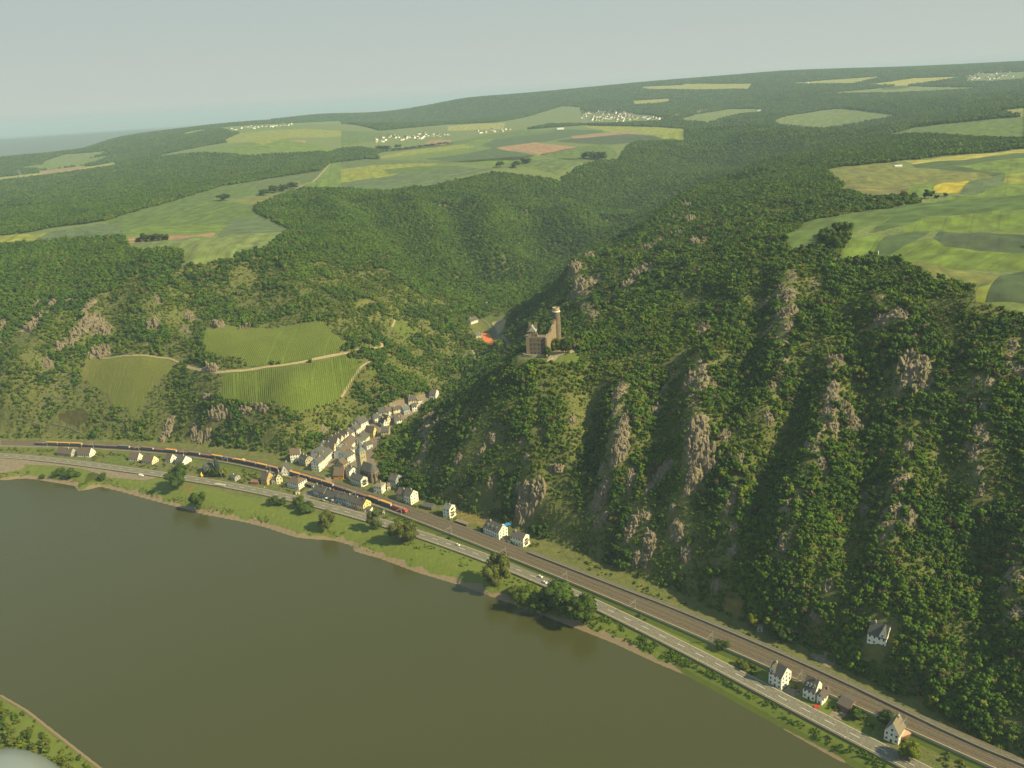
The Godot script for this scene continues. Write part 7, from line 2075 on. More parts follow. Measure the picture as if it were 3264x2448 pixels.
["yg2", "pale yellow hilltop field left of the far ridge", [Vector2(1247.9, -5803.5), Vector2(1314.6, -6115.4), Vector2(1663.1, -5649.1), Vector2(1569.1, -5391.6), Vector2(1319.0, -5668.5)], [Vector2(1220.4, -5675.8), Vector2(1285.7, -5980.8), Vector2(1314.6, -6115.4), Vector2(1663.1, -5649.1), Vector2(1626.5, -5524.8), Vector2(1534.6, -5273.0), Vector2(1290.0, -5543.8)]],
["yg2", "pale field below the far ridge", [Vector2(1859.2, -5434.2), Vector2(2372.0, -5401.5), Vector2(2089.6, -5102.7)], [Vector2(1818.3, -5314.6), Vector2(1859.2, -5434.2), Vector2(2372.0, -5401.5), Vector2(2319.8, -5282.6), Vector2(2043.7, -4990.4)]],
["ye2", "yellow hilltop field left of the farthest village", [Vector2(2109.2, -4914.2), Vector2(2456.5, -5116.2), Vector2(2658.0, -5000.7), Vector2(2282.3, -4783.0)], [Vector2(2062.8, -4806.1), Vector2(2109.2, -4914.2), Vector2(2456.5, -5116.2), Vector2(2658.0, -5000.7), Vector2(2599.5, -4890.7), Vector2(2232.0, -4677.7)]],
["lg2", "pale green slope below the yellow hilltop field", [Vector2(1754.2, -4469.4), Vector2(2173.9, -4693.5), Vector2(2375.3, -4298.5), Vector2(1896.2, -4429.2)], [Vector2(1715.6, -4371.1), Vector2(1754.2, -4469.4), Vector2(2173.9, -4693.5), Vector2(2375.3, -4298.5), Vector2(2323.1, -4203.9), Vector2(1854.5, -4331.8)]],
["lg2", "pale field beside the farthest village", [Vector2(2832.6, -4844.0), Vector2(3002.2, -4928.1), Vector2(2856.6, -4684.6)], [Vector2(2770.3, -4737.5), Vector2(2832.6, -4844.0), Vector2(3002.2, -4928.1), Vector2(2856.6, -4684.6), Vector2(2793.7, -4581.6)]],
["yg2", "pale strip on the hill above the large bright village", [Vector2(829.4, -5246.1), Vector2(1046.3, -5215.8), Vector2(1006.8, -5109.0), Vector2(817.8, -5115.8)], [Vector2(799.8, -5003.2), Vector2(811.2, -5130.7), Vector2(829.4, -5246.1), Vector2(1046.3, -5215.8), Vector2(1023.3, -5101.1), Vector2(984.7, -4996.6)]],
["yg2", "pale yellow strip on the far ridge", [Vector2(1039.7, -6158.7), Vector2(1310.3, -6006.2), Vector2(1260.9, -5778.8), Vector2(1065.6, -5999.5)], [Vector2(1016.8, -6023.2), Vector2(1039.7, -6158.7), Vector2(1310.3, -6006.2), Vector2(1260.9, -5778.8), Vector2(1233.2, -5651.7), Vector2(1042.2, -5867.5)]],
["lg2", "small pale field below the yellow hilltop field", [Vector2(2056.2, -4633.6), Vector2(2210.3, -4736.8), Vector2(2221.2, -4670.4), Vector2(2116.4, -4621.2)], [Vector2(2011.0, -4531.6), Vector2(2056.2, -4633.6), Vector2(2210.3, -4736.8), Vector2(2221.2, -4670.4), Vector2(2172.3, -4567.6), Vector2(2069.8, -4519.5)]],
["lg", "long pale clearing between the left forests", [Vector2(-2211.7, -4024.8), Vector2(-2049.7, -4093.9), Vector2(-1878.5, -4177.0), Vector2(-1916.2, -4024.3), Vector2(-2059.2, -3933.7)], [Vector2(-2211.7, -4024.8), Vector2(-1878.5, -4177.0), Vector2(-1846.3, -4105.2), Vector2(-1883.3, -3955.2), Vector2(-2023.8, -3866.2), Vector2(-2173.8, -3955.7)]]]
const OPENS := [[Vector2(-892.7, -1453.7), Vector2(-803.0, -1427.4), Vector2(-680.5, -1414.3), Vector2(-634.2, -1403.6), Vector2(-572.8, -1284.7), Vector2(-464.7, -1210.7), Vector2(-451.4, -1167.1), Vector2(-420.5, -1178.6), Vector2(-350.3, -1241.7), Vector2(-353.0, -1403.3), Vector2(-472.3, -1617.4), Vector2(-494.3, -1698.6), Vector2(-497.9, -1808.8), Vector2(-479.9, -1975.8), Vector2(-465.8, -2010.3), Vector2(-366.3, -1966.6), Vector2(-257.2, -1922.8), Vector2(-167.6, -1979.9), Vector2(-8.2, -2182.6), Vector2(147.3, -2144.2), Vector2(273.7, -2399.8), Vector2(345.5, -2475.7), Vector2(456.2, -2861.2), Vector2(624.8, -2899.2), Vector2(747.1, -3467.7), Vector2(570.9, -3577.4), Vector2(397.5, -3945.7), Vector2(77.7, -3816.5), Vector2(-106.0, -3525.0), Vector2(-187.9, -3390.4), Vector2(-396.2, -3295.2), Vector2(-438.0, -3119.8), Vector2(-390.5, -2840.5), Vector2(-514.1, -2815.7), Vector2(-546.4, -2792.8), Vector2(-503.7, -2471.2), Vector2(-709.4, -2171.5), Vector2(-734.7, -1916.1), Vector2(-764.1, -1627.5), Vector2(-925.9, -1552.1), Vector2(-946.6, -1548.0)],
[Vector2(-1531.9, -3824.0), Vector2(-1195.1, -3864.2), Vector2(-1280.1, -4361.9), Vector2(-1710.8, -5395.7), Vector2(-1322.2, -5695.8), Vector2(-1064.7, -6021.3), Vector2(-1049.1, -5926.1), Vector2(-778.3, -4666.5), Vector2(-554.6, -4137.1), Vector2(-245.5, -4568.8), Vector2(-1.9, -4592.8), Vector2(400.9, -5358.1), Vector2(510.0, -5122.9), Vector2(464.5, -4847.9), Vector2(737.8, -4618.6), Vector2(754.6, -3862.7), Vector2(496.4, -4003.7), Vector2(260.3, -4221.4), Vector2(77.7, -3816.5), Vector2(-187.9, -3390.4), Vector2(-396.2, -3295.2), Vector2(-549.4, -3384.1), Vector2(-597.7, -3314.6), Vector2(-624.8, -3228.0), Vector2(-919.2, -3170.8), Vector2(-1325.5, -3430.0)],
[Vector2(589.1, -1548.9), Vector2(722.7, -1539.8), Vector2(987.3, -1556.1), Vector2(390.9, -586.0), Vector2(369.1, -618.7), Vector2(364.9, -626.3), Vector2(382.5, -659.4), Vector2(369.2, -706.5), Vector2(369.0, -764.7), Vector2(356.4, -796.3), Vector2(333.0, -786.1), Vector2(326.5, -800.2), Vector2(366.0, -868.7), Vector2(352.3, -906.1), Vector2(319.4, -848.1), Vector2(289.1, -828.4), Vector2(310.8, -918.6), Vector2(368.8, -1003.7), Vector2(433.7, -1016.8), Vector2(533.9, -1055.8), Vector2(536.4, -1115.7), Vector2(495.5, -1141.0), Vector2(502.2, -1182.7), Vector2(470.6, -1208.4), Vector2(513.9, -1255.6), Vector2(541.6, -1368.8)],
[Vector2(2551.3, -4748.1), Vector2(2798.7, -5081.5), Vector2(2939.5, -4984.7), Vector2(2997.4, -4946.2), Vector2(2760.4, -4548.0), Vector2(2619.6, -4600.3)]]
const VINE := [[[Vector2(-385.6, -1036.1), Vector2(-304.4, -1017.3), Vector2(-233.3, -1020.8), Vector2(-198.0, -967.8), Vector2(-203.4, -951.9), Vector2(-282.5, -927.3), Vector2(-307.4, -926.6), Vector2(-311.7, -938.1), Vector2(-350.0, -950.3), Vector2(-367.6, -967.4), Vector2(-373.8, -975.7)], "upper terraced vineyard block above the pale hillside track"],
[[Vector2(-333.2, -918.9), Vector2(-281.0, -919.9), Vector2(-197.5, -947.6), Vector2(-179.2, -945.0), Vector2(-179.1, -933.4), Vector2(-199.6, -914.2), Vector2(-227.4, -877.5), Vector2(-246.9, -867.7), Vector2(-266.6, -875.4), Vector2(-332.0, -893.0)], "lower terraced vineyard block between the hillside track and the woods"],
[[Vector2(-526.6, -1007.3), Vector2(-473.4, -991.8), Vector2(-424.1, -978.3), Vector2(-403.0, -965.3), Vector2(-419.9, -953.2), Vector2(-439.0, -933.5), Vector2(-451.1, -918.7), Vector2(-458.2, -932.3), Vector2(-481.9, -940.4), Vector2(-489.1, -953.8), Vector2(-521.1, -975.4), Vector2(-533.8, -985.7)], "steep fan-shaped vineyard on the left slope"]]
const GRASSY := [[[Vector2(-581.8, -966.3), Vector2(-522.7, -974.1), Vector2(-516.0, -949.4), Vector2(-503.9, -933.1), Vector2(-514.3, -925.7), Vector2(-577.7, -943.7), Vector2(-587.8, -953.0)], "sc"],
[[Vector2(-153.5, -1068.1), Vector2(-137.8, -1092.3), Vector2(-118.0, -1086.8), Vector2(-131.9, -1054.2), Vector2(-150.4, -1049.8)], "gr"],
[[Vector2(-170.0, -936.0), Vector2(-157.7, -938.7), Vector2(-154.2, -937.0), Vector2(-163.1, -929.6)], "gr"],
[[Vector2(-84.3, -703.5), Vector2(-60.4, -695.0), Vector2(-73.5, -693.6)], "tan"],
[[Vector2(-55.8, -677.3), Vector2(-22.2, -655.4), Vector2(-22.3, -647.7), Vector2(-33.0, -645.3), Vector2(-45.2, -654.3), Vector2(-57.2, -665.9)], "tanm"],
[[Vector2(140.4, -504.7), Vector2(152.5, -492.8), Vector2(149.2, -491.7), Vector2(145.3, -491.6), Vector2(140.7, -499.2)], "tanm"],
[[Vector2(184.7, -450.4), Vector2(196.1, -443.5), Vector2(195.0, -437.7), Vector2(189.9, -434.1), Vector2(182.5, -446.4)], "gravel"],
[[Vector2(-52.3, -683.0), Vector2(-42.8, -681.6), Vector2(-15.7, -670.7), Vector2(-14.5, -655.7), Vector2(-31.4, -663.7)], "sc"],
[[Vector2(19.2, -632.5), Vector2(45.1, -625.5), Vector2(50.6, -606.0), Vector2(30.2, -613.1)], "sc"],
[[Vector2(32.4, -607.0), Vector2(52.2, -607.0), Vector2(64.9, -593.8), Vector2(66.9, -581.2), Vector2(60.7, -563.3), Vector2(35.2, -583.4)], "sc"],
[[Vector2(41.3, -745.3), Vector2(64.8, -762.9), Vector2(65.9, -736.7), Vector2(44.8, -742.1)], "lawn"],
[[Vector2(-38.2, -1188.4), Vector2(-26.5, -1203.9), Vector2(-12.3, -1191.7), Vector2(-7.8, -1166.6), Vector2(-19.5, -1163.4), Vector2(-31.1, -1168.4)], "gr"],
[[Vector2(-338.5, -771.3), Vector2(-324.3, -768.0), Vector2(-328.8, -753.7), Vector2(-335.2, -757.7)], "tanm"],
[[Vector2(-310.3, -817.0), Vector2(-292.7, -838.7), Vector2(-281.0, -824.7), Vector2(-271.1, -788.3), Vector2(-289.8, -785.4)], "gr"],
[[Vector2(-462.7, -857.8), Vector2(-432.4, -859.6), Vector2(-418.9, -827.1), Vector2(-454.0, -844.1)], "gr"],
[[Vector2(186.7, -395.1), Vector2(202.2, -388.5), Vector2(192.1, -377.4), Vector2(181.0, -387.6)], "gr"],
[[Vector2(-550.9, -948.2), Vector2(-519.8, -948.7), Vector2(-506.4, -935.2), Vector2(-523.2, -931.8), Vector2(-549.7, -943.8)], "tanm"],
[[Vector2(-200.6, -1075.3), Vector2(-186.0, -1088.9), Vector2(-170.6, -1084.8), Vector2(-187.7, -1067.2), Vector2(-203.9, -1054.1)], "tan"]]
const PATCHES := [["gravel_lot", "gravel", [Vector2(-598.0, -881.2), Vector2(-589.3, -879.9), Vector2(-507.4, -848.2), Vector2(-430.2, -818.1), Vector2(-371.8, -795.6), Vector2(-387.6, -789.2), Vector2(-430.4, -803.8), Vector2(-473.5, -830.7), Vector2(-511.8, -844.1), Vector2(-545.3, -851.7), Vector2(-542.2, -842.1), Vector2(-554.0, -836.5), Vector2(-572.9, -836.0)], "wide brown gravel lot between the road and the river bank"],
["village_street", "pave", [Vector2(-231.1, -819.2), Vector2(-213.4, -832.1), Vector2(-194.2, -867.9), Vector2(-167.0, -902.0), Vector2(-124.9, -925.4), Vector2(-96.4, -947.4), Vector2(-86.4, -936.4), Vector2(-110.9, -912.2), Vector2(-132.1, -879.0), Vector2(-147.5, -840.9), Vector2(-150.6, -800.2), Vector2(-137.3, -760.2), Vector2(-147.3, -756.4), Vector2(-168.8, -774.1), Vector2(-201.5, -794.7)], "brownish paved streets and yards of the village"],
["promenade", "pave", [Vector2(-200.3, -726.0), Vector2(-171.7, -704.2), Vector2(-142.2, -682.1), Vector2(-137.8, -684.8), Vector2(-148.1, -693.0), Vector2(-194.9, -732.7)], "reddish paved forecourt in front of the terraced row"],
["side_street", "asph", [Vector2(-212.1, -726.3), Vector2(-202.1, -756.8), Vector2(-195.0, -753.2), Vector2(-200.9, -720.7)], "short street from the main road to the railway underpass"],
["tennis_court", "court", [Vector2(-40.3, -1148.5), Vector2(-28.9, -1146.2), Vector2(-24.4, -1116.4), Vector2(-15.8, -1063.4), Vector2(-30.7, -1082.8), Vector2(-36.8, -1114.8)], "orange-red clay court in the valley behind the castle"],
["car_park", "tanp", [Vector2(-24.1, -1172.2), Vector2(-7.7, -1172.3), Vector2(-1.9, -1165.0), Vector2(-11.6, -1144.2), Vector2(-17.5, -1132.6), Vector2(-20.8, -1152.5)], "pale fan-shaped gravel car park in the valley"],
["castle_forecourt", "stone", [Vector2(34.7, -746.4), Vector2(39.4, -771.9), Vector2(64.1, -772.4), Vector2(64.9, -764.1), Vector2(47.2, -753.1), Vector2(41.3, -745.3), Vector2(34.5, -743.9)], "pale stone forecourt at the foot of the castle wall"],
["house_yard", "asph", [Vector2(154.9, -417.0), Vector2(164.0, -422.8), Vector2(166.7, -414.3), Vector2(159.9, -410.8)], "grey yard between the two white roadside houses"],
["shed_yard", "gravel", [Vector2(174.3, -394.0), Vector2(180.9, -399.7), Vector2(185.7, -394.3), Vector2(179.6, -389.2)], "gravel yard in front of the brown-roofed shed"],
["dirt_area", "gravel", [Vector2(133.7, -451.9), Vector2(137.8, -455.9), Vector2(148.1, -444.3), Vector2(145.0, -441.4)], "bare earth beside the garden plots by the railway"]]
const PATHS := [["vineyard_track", 3.2, "tanp", [Vector2(-388.6, -955.8), Vector2(-381.3, -950.2), Vector2(-373.8, -944.8), Vector2(-366.2, -939.6), Vector2(-358.7, -934.2), Vector2(-351.1, -929.0), Vector2(-342.8, -925.0), Vector2(-333.9, -922.7), Vector2(-324.7, -921.7), Vector2(-315.5, -921.5), Vector2(-306.3, -921.7), Vector2(-297.0, -922.3), Vector2(-287.9, -923.2), Vector2(-278.8, -924.6), Vector2(-269.8, -926.9), Vector2(-261.1, -929.8), Vector2(-252.5, -933.1), Vector2(-243.9, -936.5), Vector2(-235.1, -939.5), Vector2(-226.4, -942.3), Vector2(-217.6, -945.2), Vector2(-208.8, -948.0), Vector2(-199.9, -950.4), Vector2(-191.0, -952.2), Vector2(-183.5, -957.5), Vector2(-176.2, -963.2), Vector2(-169.2, -969.2), Vector2(-162.6, -975.6), Vector2(-158.0, -983.5), Vector2(-157.8, -992.6), Vector2(-159.9, -1001.5)], "pale track curving between the two vineyard blocks"],
["footpath", 2.0, "tanp", [Vector2(-199.6, -912.4), Vector2(-194.3, -920.2), Vector2(-188.0, -927.2), Vector2(-181.3, -933.8), Vector2(-174.2, -940.2), Vector2(-166.6, -945.8)], "stony path along the right side of the lower vineyard"],
["footpath", 1.8, "tanp", [Vector2(-526.6, -1007.3), Vector2(-517.5, -1004.9), Vector2(-508.4, -1002.4), Vector2(-499.2, -999.9), Vector2(-490.1, -997.4), Vector2(-481.0, -994.9), Vector2(-471.8, -992.4), Vector2(-462.7, -990.0), Vector2(-453.5, -987.7), Vector2(-444.4, -985.4), Vector2(-435.2, -982.9), Vector2(-426.2, -980.1), Vector2(-417.5, -976.5), Vector2(-409.2, -971.9), Vector2(-401.3, -966.7)], "path along the top of the fan-shaped vineyard"],
["valley_road", 4.0, "asph", [Vector2(-21.7, -1163.6), Vector2(-20.1, -1154.4), Vector2(-18.6, -1145.3), Vector2(-17.1, -1136.1), Vector2(-15.7, -1126.9), Vector2(-14.3, -1117.7), Vector2(-12.9, -1108.5), Vector2(-11.5, -1099.3), Vector2(-10.3, -1090.1), Vector2(-9.1, -1080.8), Vector2(-7.9, -1071.6), Vector2(-6.8, -1062.4), Vector2(-5.8, -1053.1), Vector2(-4.7, -1043.9), Vector2(-3.7, -1034.6), Vector2(-2.7, -1025.4), Vector2(-1.9, -1016.1), Vector2(-1.3, -1006.8)], "grey road through the valley behind the castle"],
["forest_path", 2.5, "tanp", [Vector2(-50.1, -1065.9), Vector2(-48.6, -1056.8), Vector2(-47.2, -1047.8), Vector2(-46.0, -1038.6), Vector2(-45.3, -1029.5), Vector2(-45.1, -1020.3), Vector2(-45.2, -1011.1), Vector2(-45.8, -1002.0), Vector2(-47.7, -993.0), Vector2(-51.6, -984.7), Vector2(-57.3, -977.6), Vector2(-64.4, -971.7), Vector2(-72.3, -967.1)], "pale forest path below the castle"],
["farm_track", 5.0, "tanp", [Vector2(-499.1, -1716.2), Vector2(-496.9, -1741.3), Vector2(-494.7, -1766.4), Vector2(-492.5, -1791.5), Vector2(-490.2, -1816.7), Vector2(-488.1, -1841.8), Vector2(-485.9, -1866.9), Vector2(-483.8, -1892.0), Vector2(-481.8, -1917.2), Vector2(-479.9, -1942.3), Vector2(-478.3, -1967.5), Vector2(-477.4, -1992.7), Vector2(-477.7, -2017.9), Vector2(-478.0, -2043.1), Vector2(-476.4, -2068.2), Vector2(-468.4, -2092.1), Vector2(-465.3, -2117.1), Vector2(-465.5, -2142.3), Vector2(-467.0, -2167.5), Vector2(-469.1, -2192.6), Vector2(-471.7, -2217.7), Vector2(-474.4, -2242.8), Vector2(-477.4, -2267.8), Vector2(-480.4, -2292.8), Vector2(-483.5, -2317.9), Vector2(-486.6, -2342.9), Vector2(-489.8, -2367.9), Vector2(-493.0, -2392.9), Vector2(-496.3, -2417.9), Vector2(-499.5, -2442.9), Vector2(-502.8, -2467.9), Vector2(-506.1, -2492.9), Vector2(-509.5, -2517.9), Vector2(-512.8, -2542.9), Vector2(-516.2, -2567.9), Vector2(-519.5, -2592.9), Vector2(-522.9, -2617.9), Vector2(-526.3, -2642.9), Vector2(-529.6, -2667.9), Vector2(-533.0, -2692.8), Vector2(-536.4, -2717.8), Vector2(-539.8, -2742.8), Vector2(-543.1, -2767.8), Vector2(-546.4, -2792.8)], "pale farm track climbing the left plateau"],
["footpath", 1.6, "tanp", [Vector2(-152.8, -1057.3), Vector2(-151.5, -1066.5), Vector2(-150.2, -1075.8)], "short pale path in the clearing above the village"],
["footpath", 2.0, "asph", [Vector2(-52.1, -1180.5), Vector2(-45.1, -1187.5), Vector2(-36.7, -1187.9), Vector2(-32.4, -1178.9), Vector2(-28.8, -1169.7), Vector2(-24.7, -1160.6), Vector2(-20.5, -1151.6), Vector2(-16.3, -1142.6)], "narrow lane between the valley house and the car park"]]
const HOUSES := [["village_house", -235.4, -816.6, 0.156, 10.7, 9.0, 8.0, 6.0, "x", "white", "brown", "white house with steep brown roof standing alone behind the orange train", ""],
["village_house", -221.6, -804.9, -0.698, 10.0, 10.0, 6.0, 4.0, "x", "grey", "greyroof", "grey-roofed house beside the lone white house behind the train", ""],
["village_house", -223.1, -804.3, 0.811, 6.4, 12.0, 6.0, 4.0, "z", "beige", "greyroof", "house with blank khaki gable behind the orange train", ""],
["long_house", -205.8, -790.5, 1.207, 13.0, 9.0, 8.5, 4.0, "x", "white", "greyroof", "front half of the long white street house, nearest to the train", ""],
["long_house", -201.2, -804.6, 1.298, 17.6, 9.0, 8.0, 5.0, "x", "white", "greyroof", "rear half of the long white street house", ""],
["village_house", -206.9, -795.8, -0.841, 13.0, 8.0, 4.0, 2.5, "x", "grey", "greyroof", "low grey building between the train and the long white house", ""],
["barn", -179.6, -787.8, -0.535, 9.0, 12.0, 5.0, 5.5, "z", "beige", "brown", "beige gabled barn with a dark loft opening", ""],
["village_house", -177.0, -795.1, -0.526, 11.8, 10.0, 7.0, 5.0, "z", "white", "greyroof", "white gabled house right behind the beige barn", ""],
["inn", -179.5, -768.3, -0.139, 10.5, 13.0, 4.5, 6.5, "x", "orange", "brown", "brown-roofed house with orange wall beside the railway", ""],
["village_house", -210.4, -821.9, 0.947, 13.6, 14.0, 5.0, 4.0, "x", "white", "greyroof", "grey-roofed house behind the long white street house", ""],
["village_house", -214.1, -811.9, 0.934, 10.6, 7.0, 4.0, 3.0, "x", "white", "greyroof", "small white walled house left of the long white street house", ""],
["villa", -252.5, -764.8, -0.447, 7.9, 11.0, 6.0, 6.5, "x", "ochre", "plum", "half-timbered villa with lit yellow gable beside the main road", "t"],
["cottage", -245.1, -762.9, -0.026, 4.3, 6.0, 4.0, 3.0, "z", "grey", "plum", "small purple-roofed cottage between two villas", ""],
["villa", -240.9, -765.0, 0.340, 6.3, 10.0, 6.5, 4.5, "z", "cream", "greyroof", "cream villa with broad sunlit front", ""],
["villa", -236.3, -777.4, 0.038, 8.4, 11.0, 7.0, 8.0, "z", "white", "greyroof", "tall white villa with half-timbered gable and steep grey roof", "t"],
["villa", -219.8, -752.4, -0.536, 15.7, 12.0, 6.5, 4.5, "h", "white", "brown", "large white villa with hipped brown roof at the street corner", ""],
["hut", -215.3, -734.4, 0.102, 3.9, 3.0, 2.6, 1.0, "z", "cream", "tan", "little yellow hut at the street corner", ""],
["terrace_house", -192.6, -730.5, -0.693, 7.6, 10.0, 6.5, 4.0, "x", "pale", "greyroof", "pale end house at the left of the riverside terrace", ""],
["terrace_house", -186.7, -725.9, -0.638, 7.9, 10.0, 6.2, 4.5, "x", "grey", "plum", "grey terrace house second from the left", ""],
["terrace_house", -180.8, -721.6, -0.619, 7.0, 10.0, 5.0, 5.0, "x", "bluegrey", "greyroof", "low blue-grey terrace house with a white awning", "a"],
["terrace_house", -174.2, -716.9, -0.624, 9.2, 10.0, 4.6, 5.0, "x", "green", "plum", "greenish terrace house with a white awning", "a"],
["terrace_house", -167.5, -711.8, -0.646, 7.0, 10.0, 6.5, 3.0, "x", "teal", "greyroof", "left one of the two teal terrace houses", ""],
["terrace_house", -162.2, -708.0, -0.600, 6.6, 10.0, 6.8, 3.5, "x", "teal", "plum", "right one of the two teal terrace houses", ""],
["terrace_house", -156.6, -703.8, -0.671, 6.6, 10.0, 6.5, 4.0, "x", "pale", "greyroof", "pale grey terrace house right of the teal pair", ""],
["terrace_house", -151.1, -699.7, -0.622, 7.6, 10.0, 6.3, 4.0, "x", "beige", "plum", "beige terrace house second from the right end", ""],
["terrace_house", -144.3, -694.6, -0.669, 8.9, 10.0, 6.3, 4.5, "x", "yellow", "plum", "right end terrace house with bright yellow gable", ""],
["village_house", -187.7, -749.1, 0.328, 5.2, 9.0, 4.5, 3.5, "x", "white", "tan", "tan-roofed house behind the terrace below the train", ""],
["garage", -139.5, -689.5, -0.272, 5.7, 6.0, 3.0, 0.3, "f", "white", "greyroof", "flat white garage at the right end of the terrace", ""],
["hut", -124.6, -681.7, 0.084, 1.9, 3.0, 2.6, 1.2, "z", "white", "tan", "tiny white hut below the railway near the red locomotive", ""],
["village_house", -166.9, -765.6, -0.907, 8.4, 10.0, 7.0, 4.0, "x", "white", "green", "white house with greenish roof left of the church nave", ""],
["village_house", -157.3, -749.0, -0.700, 15.9, 9.0, 6.0, 4.0, "x", "pale", "greyroof", "pale house with balconies beside the railway below the church", "b"],
["villa", -133.9, -728.9, -0.389, 8.9, 9.0, 7.5, 3.0, "h", "white", "tan", "white villa with hipped tan roof near the locomotive", ""],
["cottage", -125.9, -732.0, 0.183, 3.3, 5.0, 4.5, 2.0, "x", "cream", "tan", "small cream annex right of the hip-roofed white villa", ""],
["village_house", -119.4, -737.2, -0.511, 8.5, 11.0, 7.0, 5.0, "x", "bluegrey", "greyroof", "grey-blue house with beige gable at the foot of the slope", ""],
["village_house", -108.8, -709.0, -0.660, 9.4, 10.0, 6.0, 5.0, "x", "beige", "brown", "beige house with brown roof attached to the tall white house", ""],
["town_house", -101.0, -702.3, -0.682, 8.9, 10.0, 9.5, 4.0, "x", "white", "greyroof", "tall white house with dark grey roof beside the red locomotive", ""],
["shed", -83.4, -687.5, -0.526, 10.3, 7.0, 3.0, 1.5, "x", "dark", "greyroof", "low dark shed right of the tall white house", ""],
["village_house", -63.5, -670.1, -0.504, 6.9, 10.0, 8.0, 3.5, "x", "white", "slate", "white house with slate-blue roof on its own beside the railway", "b"],
["platform_shelter", -51.5, -652.2, -0.654, 13.3, 4.0, 2.8, 0.3, "f", "dark", "tan", "long low shelter with flat pale roof beside the tracks", ""],
["guest_house", -21.6, -629.2, -0.764, 18.2, 11.0, 8.5, 4.5, "x", "white", "greyroof", "large white house with dormers near the blue awning", "d"],
["garage", -11.6, -618.1, -0.423, 7.5, 6.0, 3.0, 0.3, "f", "white", "brown", "low garage between the large white house and the brown-roofed one", ""],
["village_house", -1.4, -614.0, -0.643, 13.3, 9.0, 6.5, 3.5, "x", "white", "plum", "white house with brown roof and balconies, last before the vines", "b"],
["bungalow", -508.4, -872.6, -0.338, 20.6, 9.0, 3.5, 5.0, "x", "grey", "brown", "leftmost dark-roofed bungalow half hidden by trees", ""],
["bungalow", -483.8, -867.1, -0.263, 16.7, 10.0, 3.6, 6.0, "x", "white", "brown", "white bungalow with bright right gable, second from the left", ""],
["bungalow", -419.4, -846.2, -0.300, 12.2, 9.0, 2.8, 5.5, "x", "white", "brown", "left one of two adjoining bungalows with triangular white gable", ""],
["bungalow", -399.4, -835.5, -0.377, 14.3, 10.0, 3.0, 5.5, "x", "cream", "brown", "right one of two adjoining bungalows with cream gable", ""],
["bungalow", -376.9, -836.6, -0.521, 8.5, 9.0, 3.0, 5.5, "x", "white", "brown", "bungalow with bright white gable left of the big riverside tree", ""],
["bungalow", -360.4, -828.5, -0.493, 10.6, 13.0, 3.5, 5.5, "x", "white", "greyroof", "long white-gabled house just above the big riverside tree", ""],
["village_house", -323.9, -803.4, 0.055, 10.6, 9.0, 5.0, 4.5, "x", "bluegrey", "greyroof", "grey house half hidden behind garden trees by the road", ""],
["bungalow", -296.2, -819.1, -0.553, 9.5, 9.0, 3.0, 3.0, "x", "white", "greyroof", "low grey-roofed bungalow below the train with a long white wall", ""],
["cottage", -288.7, -777.0, -0.561, 6.0, 7.0, 3.6, 2.0, "x", "grey", "greyroof", "small grey cottage on the edge of the main road", ""],
["shed", -264.8, -764.9, -0.250, 8.6, 6.0, 2.5, 1.2, "x", "terra", "terra", "reddish low shed beside the half-timbered villa", ""],
["row_house", -199.1, -824.5, 1.203, 5.6, 12.0, 6.5, 5.5, "z", "cream", "plum", "first narrow gabled house of the street row, nearest the church", ""],
["row_house", -196.7, -833.6, 1.107, 7.1, 12.0, 8.0, 6.0, "z", "white", "plum", "second gabled house of the street row, tall and white", ""],
["row_house", -193.5, -838.1, 1.198, 7.5, 12.0, 8.0, 6.0, "z", "cream", "plum", "third gabled house of the street row, cream coloured", ""],
["row_house", -191.7, -845.9, 1.321, 6.3, 12.0, 6.0, 5.0, "z", "white", "plum", "fourth gabled house of the street row", ""],
["row_house", -189.8, -851.9, 1.206, 4.9, 12.0, 6.5, 5.5, "z", "white", "plum", "fifth gabled house of the street row", ""],
["row_house", -186.0, -858.0, 1.145, 9.8, 11.0, 6.0, 4.5, "x", "white", "plum", "eaves-fronted white house ending the lower street row", ""],
["village_house", -181.2, -871.8, -0.074, 5.6, 8.0, 7.0, 3.0, "h", "grey", "slate", "grey house with dark hipped roof in the middle of the street row", ""],
["row_house", -180.5, -871.8, 1.136, 9.6, 11.0, 5.0, 5.0, "x", "white", "plum", "low white house in the upper street row", ""],
["row_house", -175.0, -882.9, 0.955, 12.0, 12.0, 7.0, 6.5, "x", "white", "greyroof", "big white house with tall gable at the top of the street row", ""],
["village_house", -182.3, -811.9, 1.122, 16.4, 15.0, 5.5, 5.5, "x", "white", "brown", "large brown-roofed house just left of the church tower", ""],
["village_house", -182.0, -831.2, 1.328, 22.1, 14.0, 5.5, 5.5, "x", "white", "brown", "brown-roofed house behind the church tower", ""],
["village_house", -172.7, -799.8, 0.418, 6.0, 8.0, 6.0, 4.0, "z", "white", "greyroof", "small white house squeezed in front of the church tower", ""],
["village_house", -167.5, -842.8, 1.262, 12.3, 12.0, 5.0, 5.0, "x", "cream", "greyroof", "cream house with light roof seams right of the spire", ""],
["village_house", -159.9, -857.8, 1.013, 6.4, 12.0, 6.0, 6.0, "z", "yellow", "brown", "house with bright yellow gable in the upper village", ""],
["village_house", -142.9, -853.6, -0.050, 8.7, 10.0, 4.5, 5.0, "x", "beige", "greyroof", "beige house with grey roof at the edge of the woods", ""],
["village_house", -159.3, -825.8, 0.636, 7.3, 9.0, 4.0, 3.0, "x", "pale", "greyroof", "low pale house behind the church beside the woods", ""],
["village_house", -148.3, -877.0, 0.636, 4.5, 9.0, 4.5, 5.0, "z", "white", "greyroof", "house with small white gable in the upper village", ""],
["village_house", -145.8, -882.3, 0.826, 5.1, 10.0, 6.0, 4.5, "z", "cream", "plum", "cream gabled house in the upper village", ""],
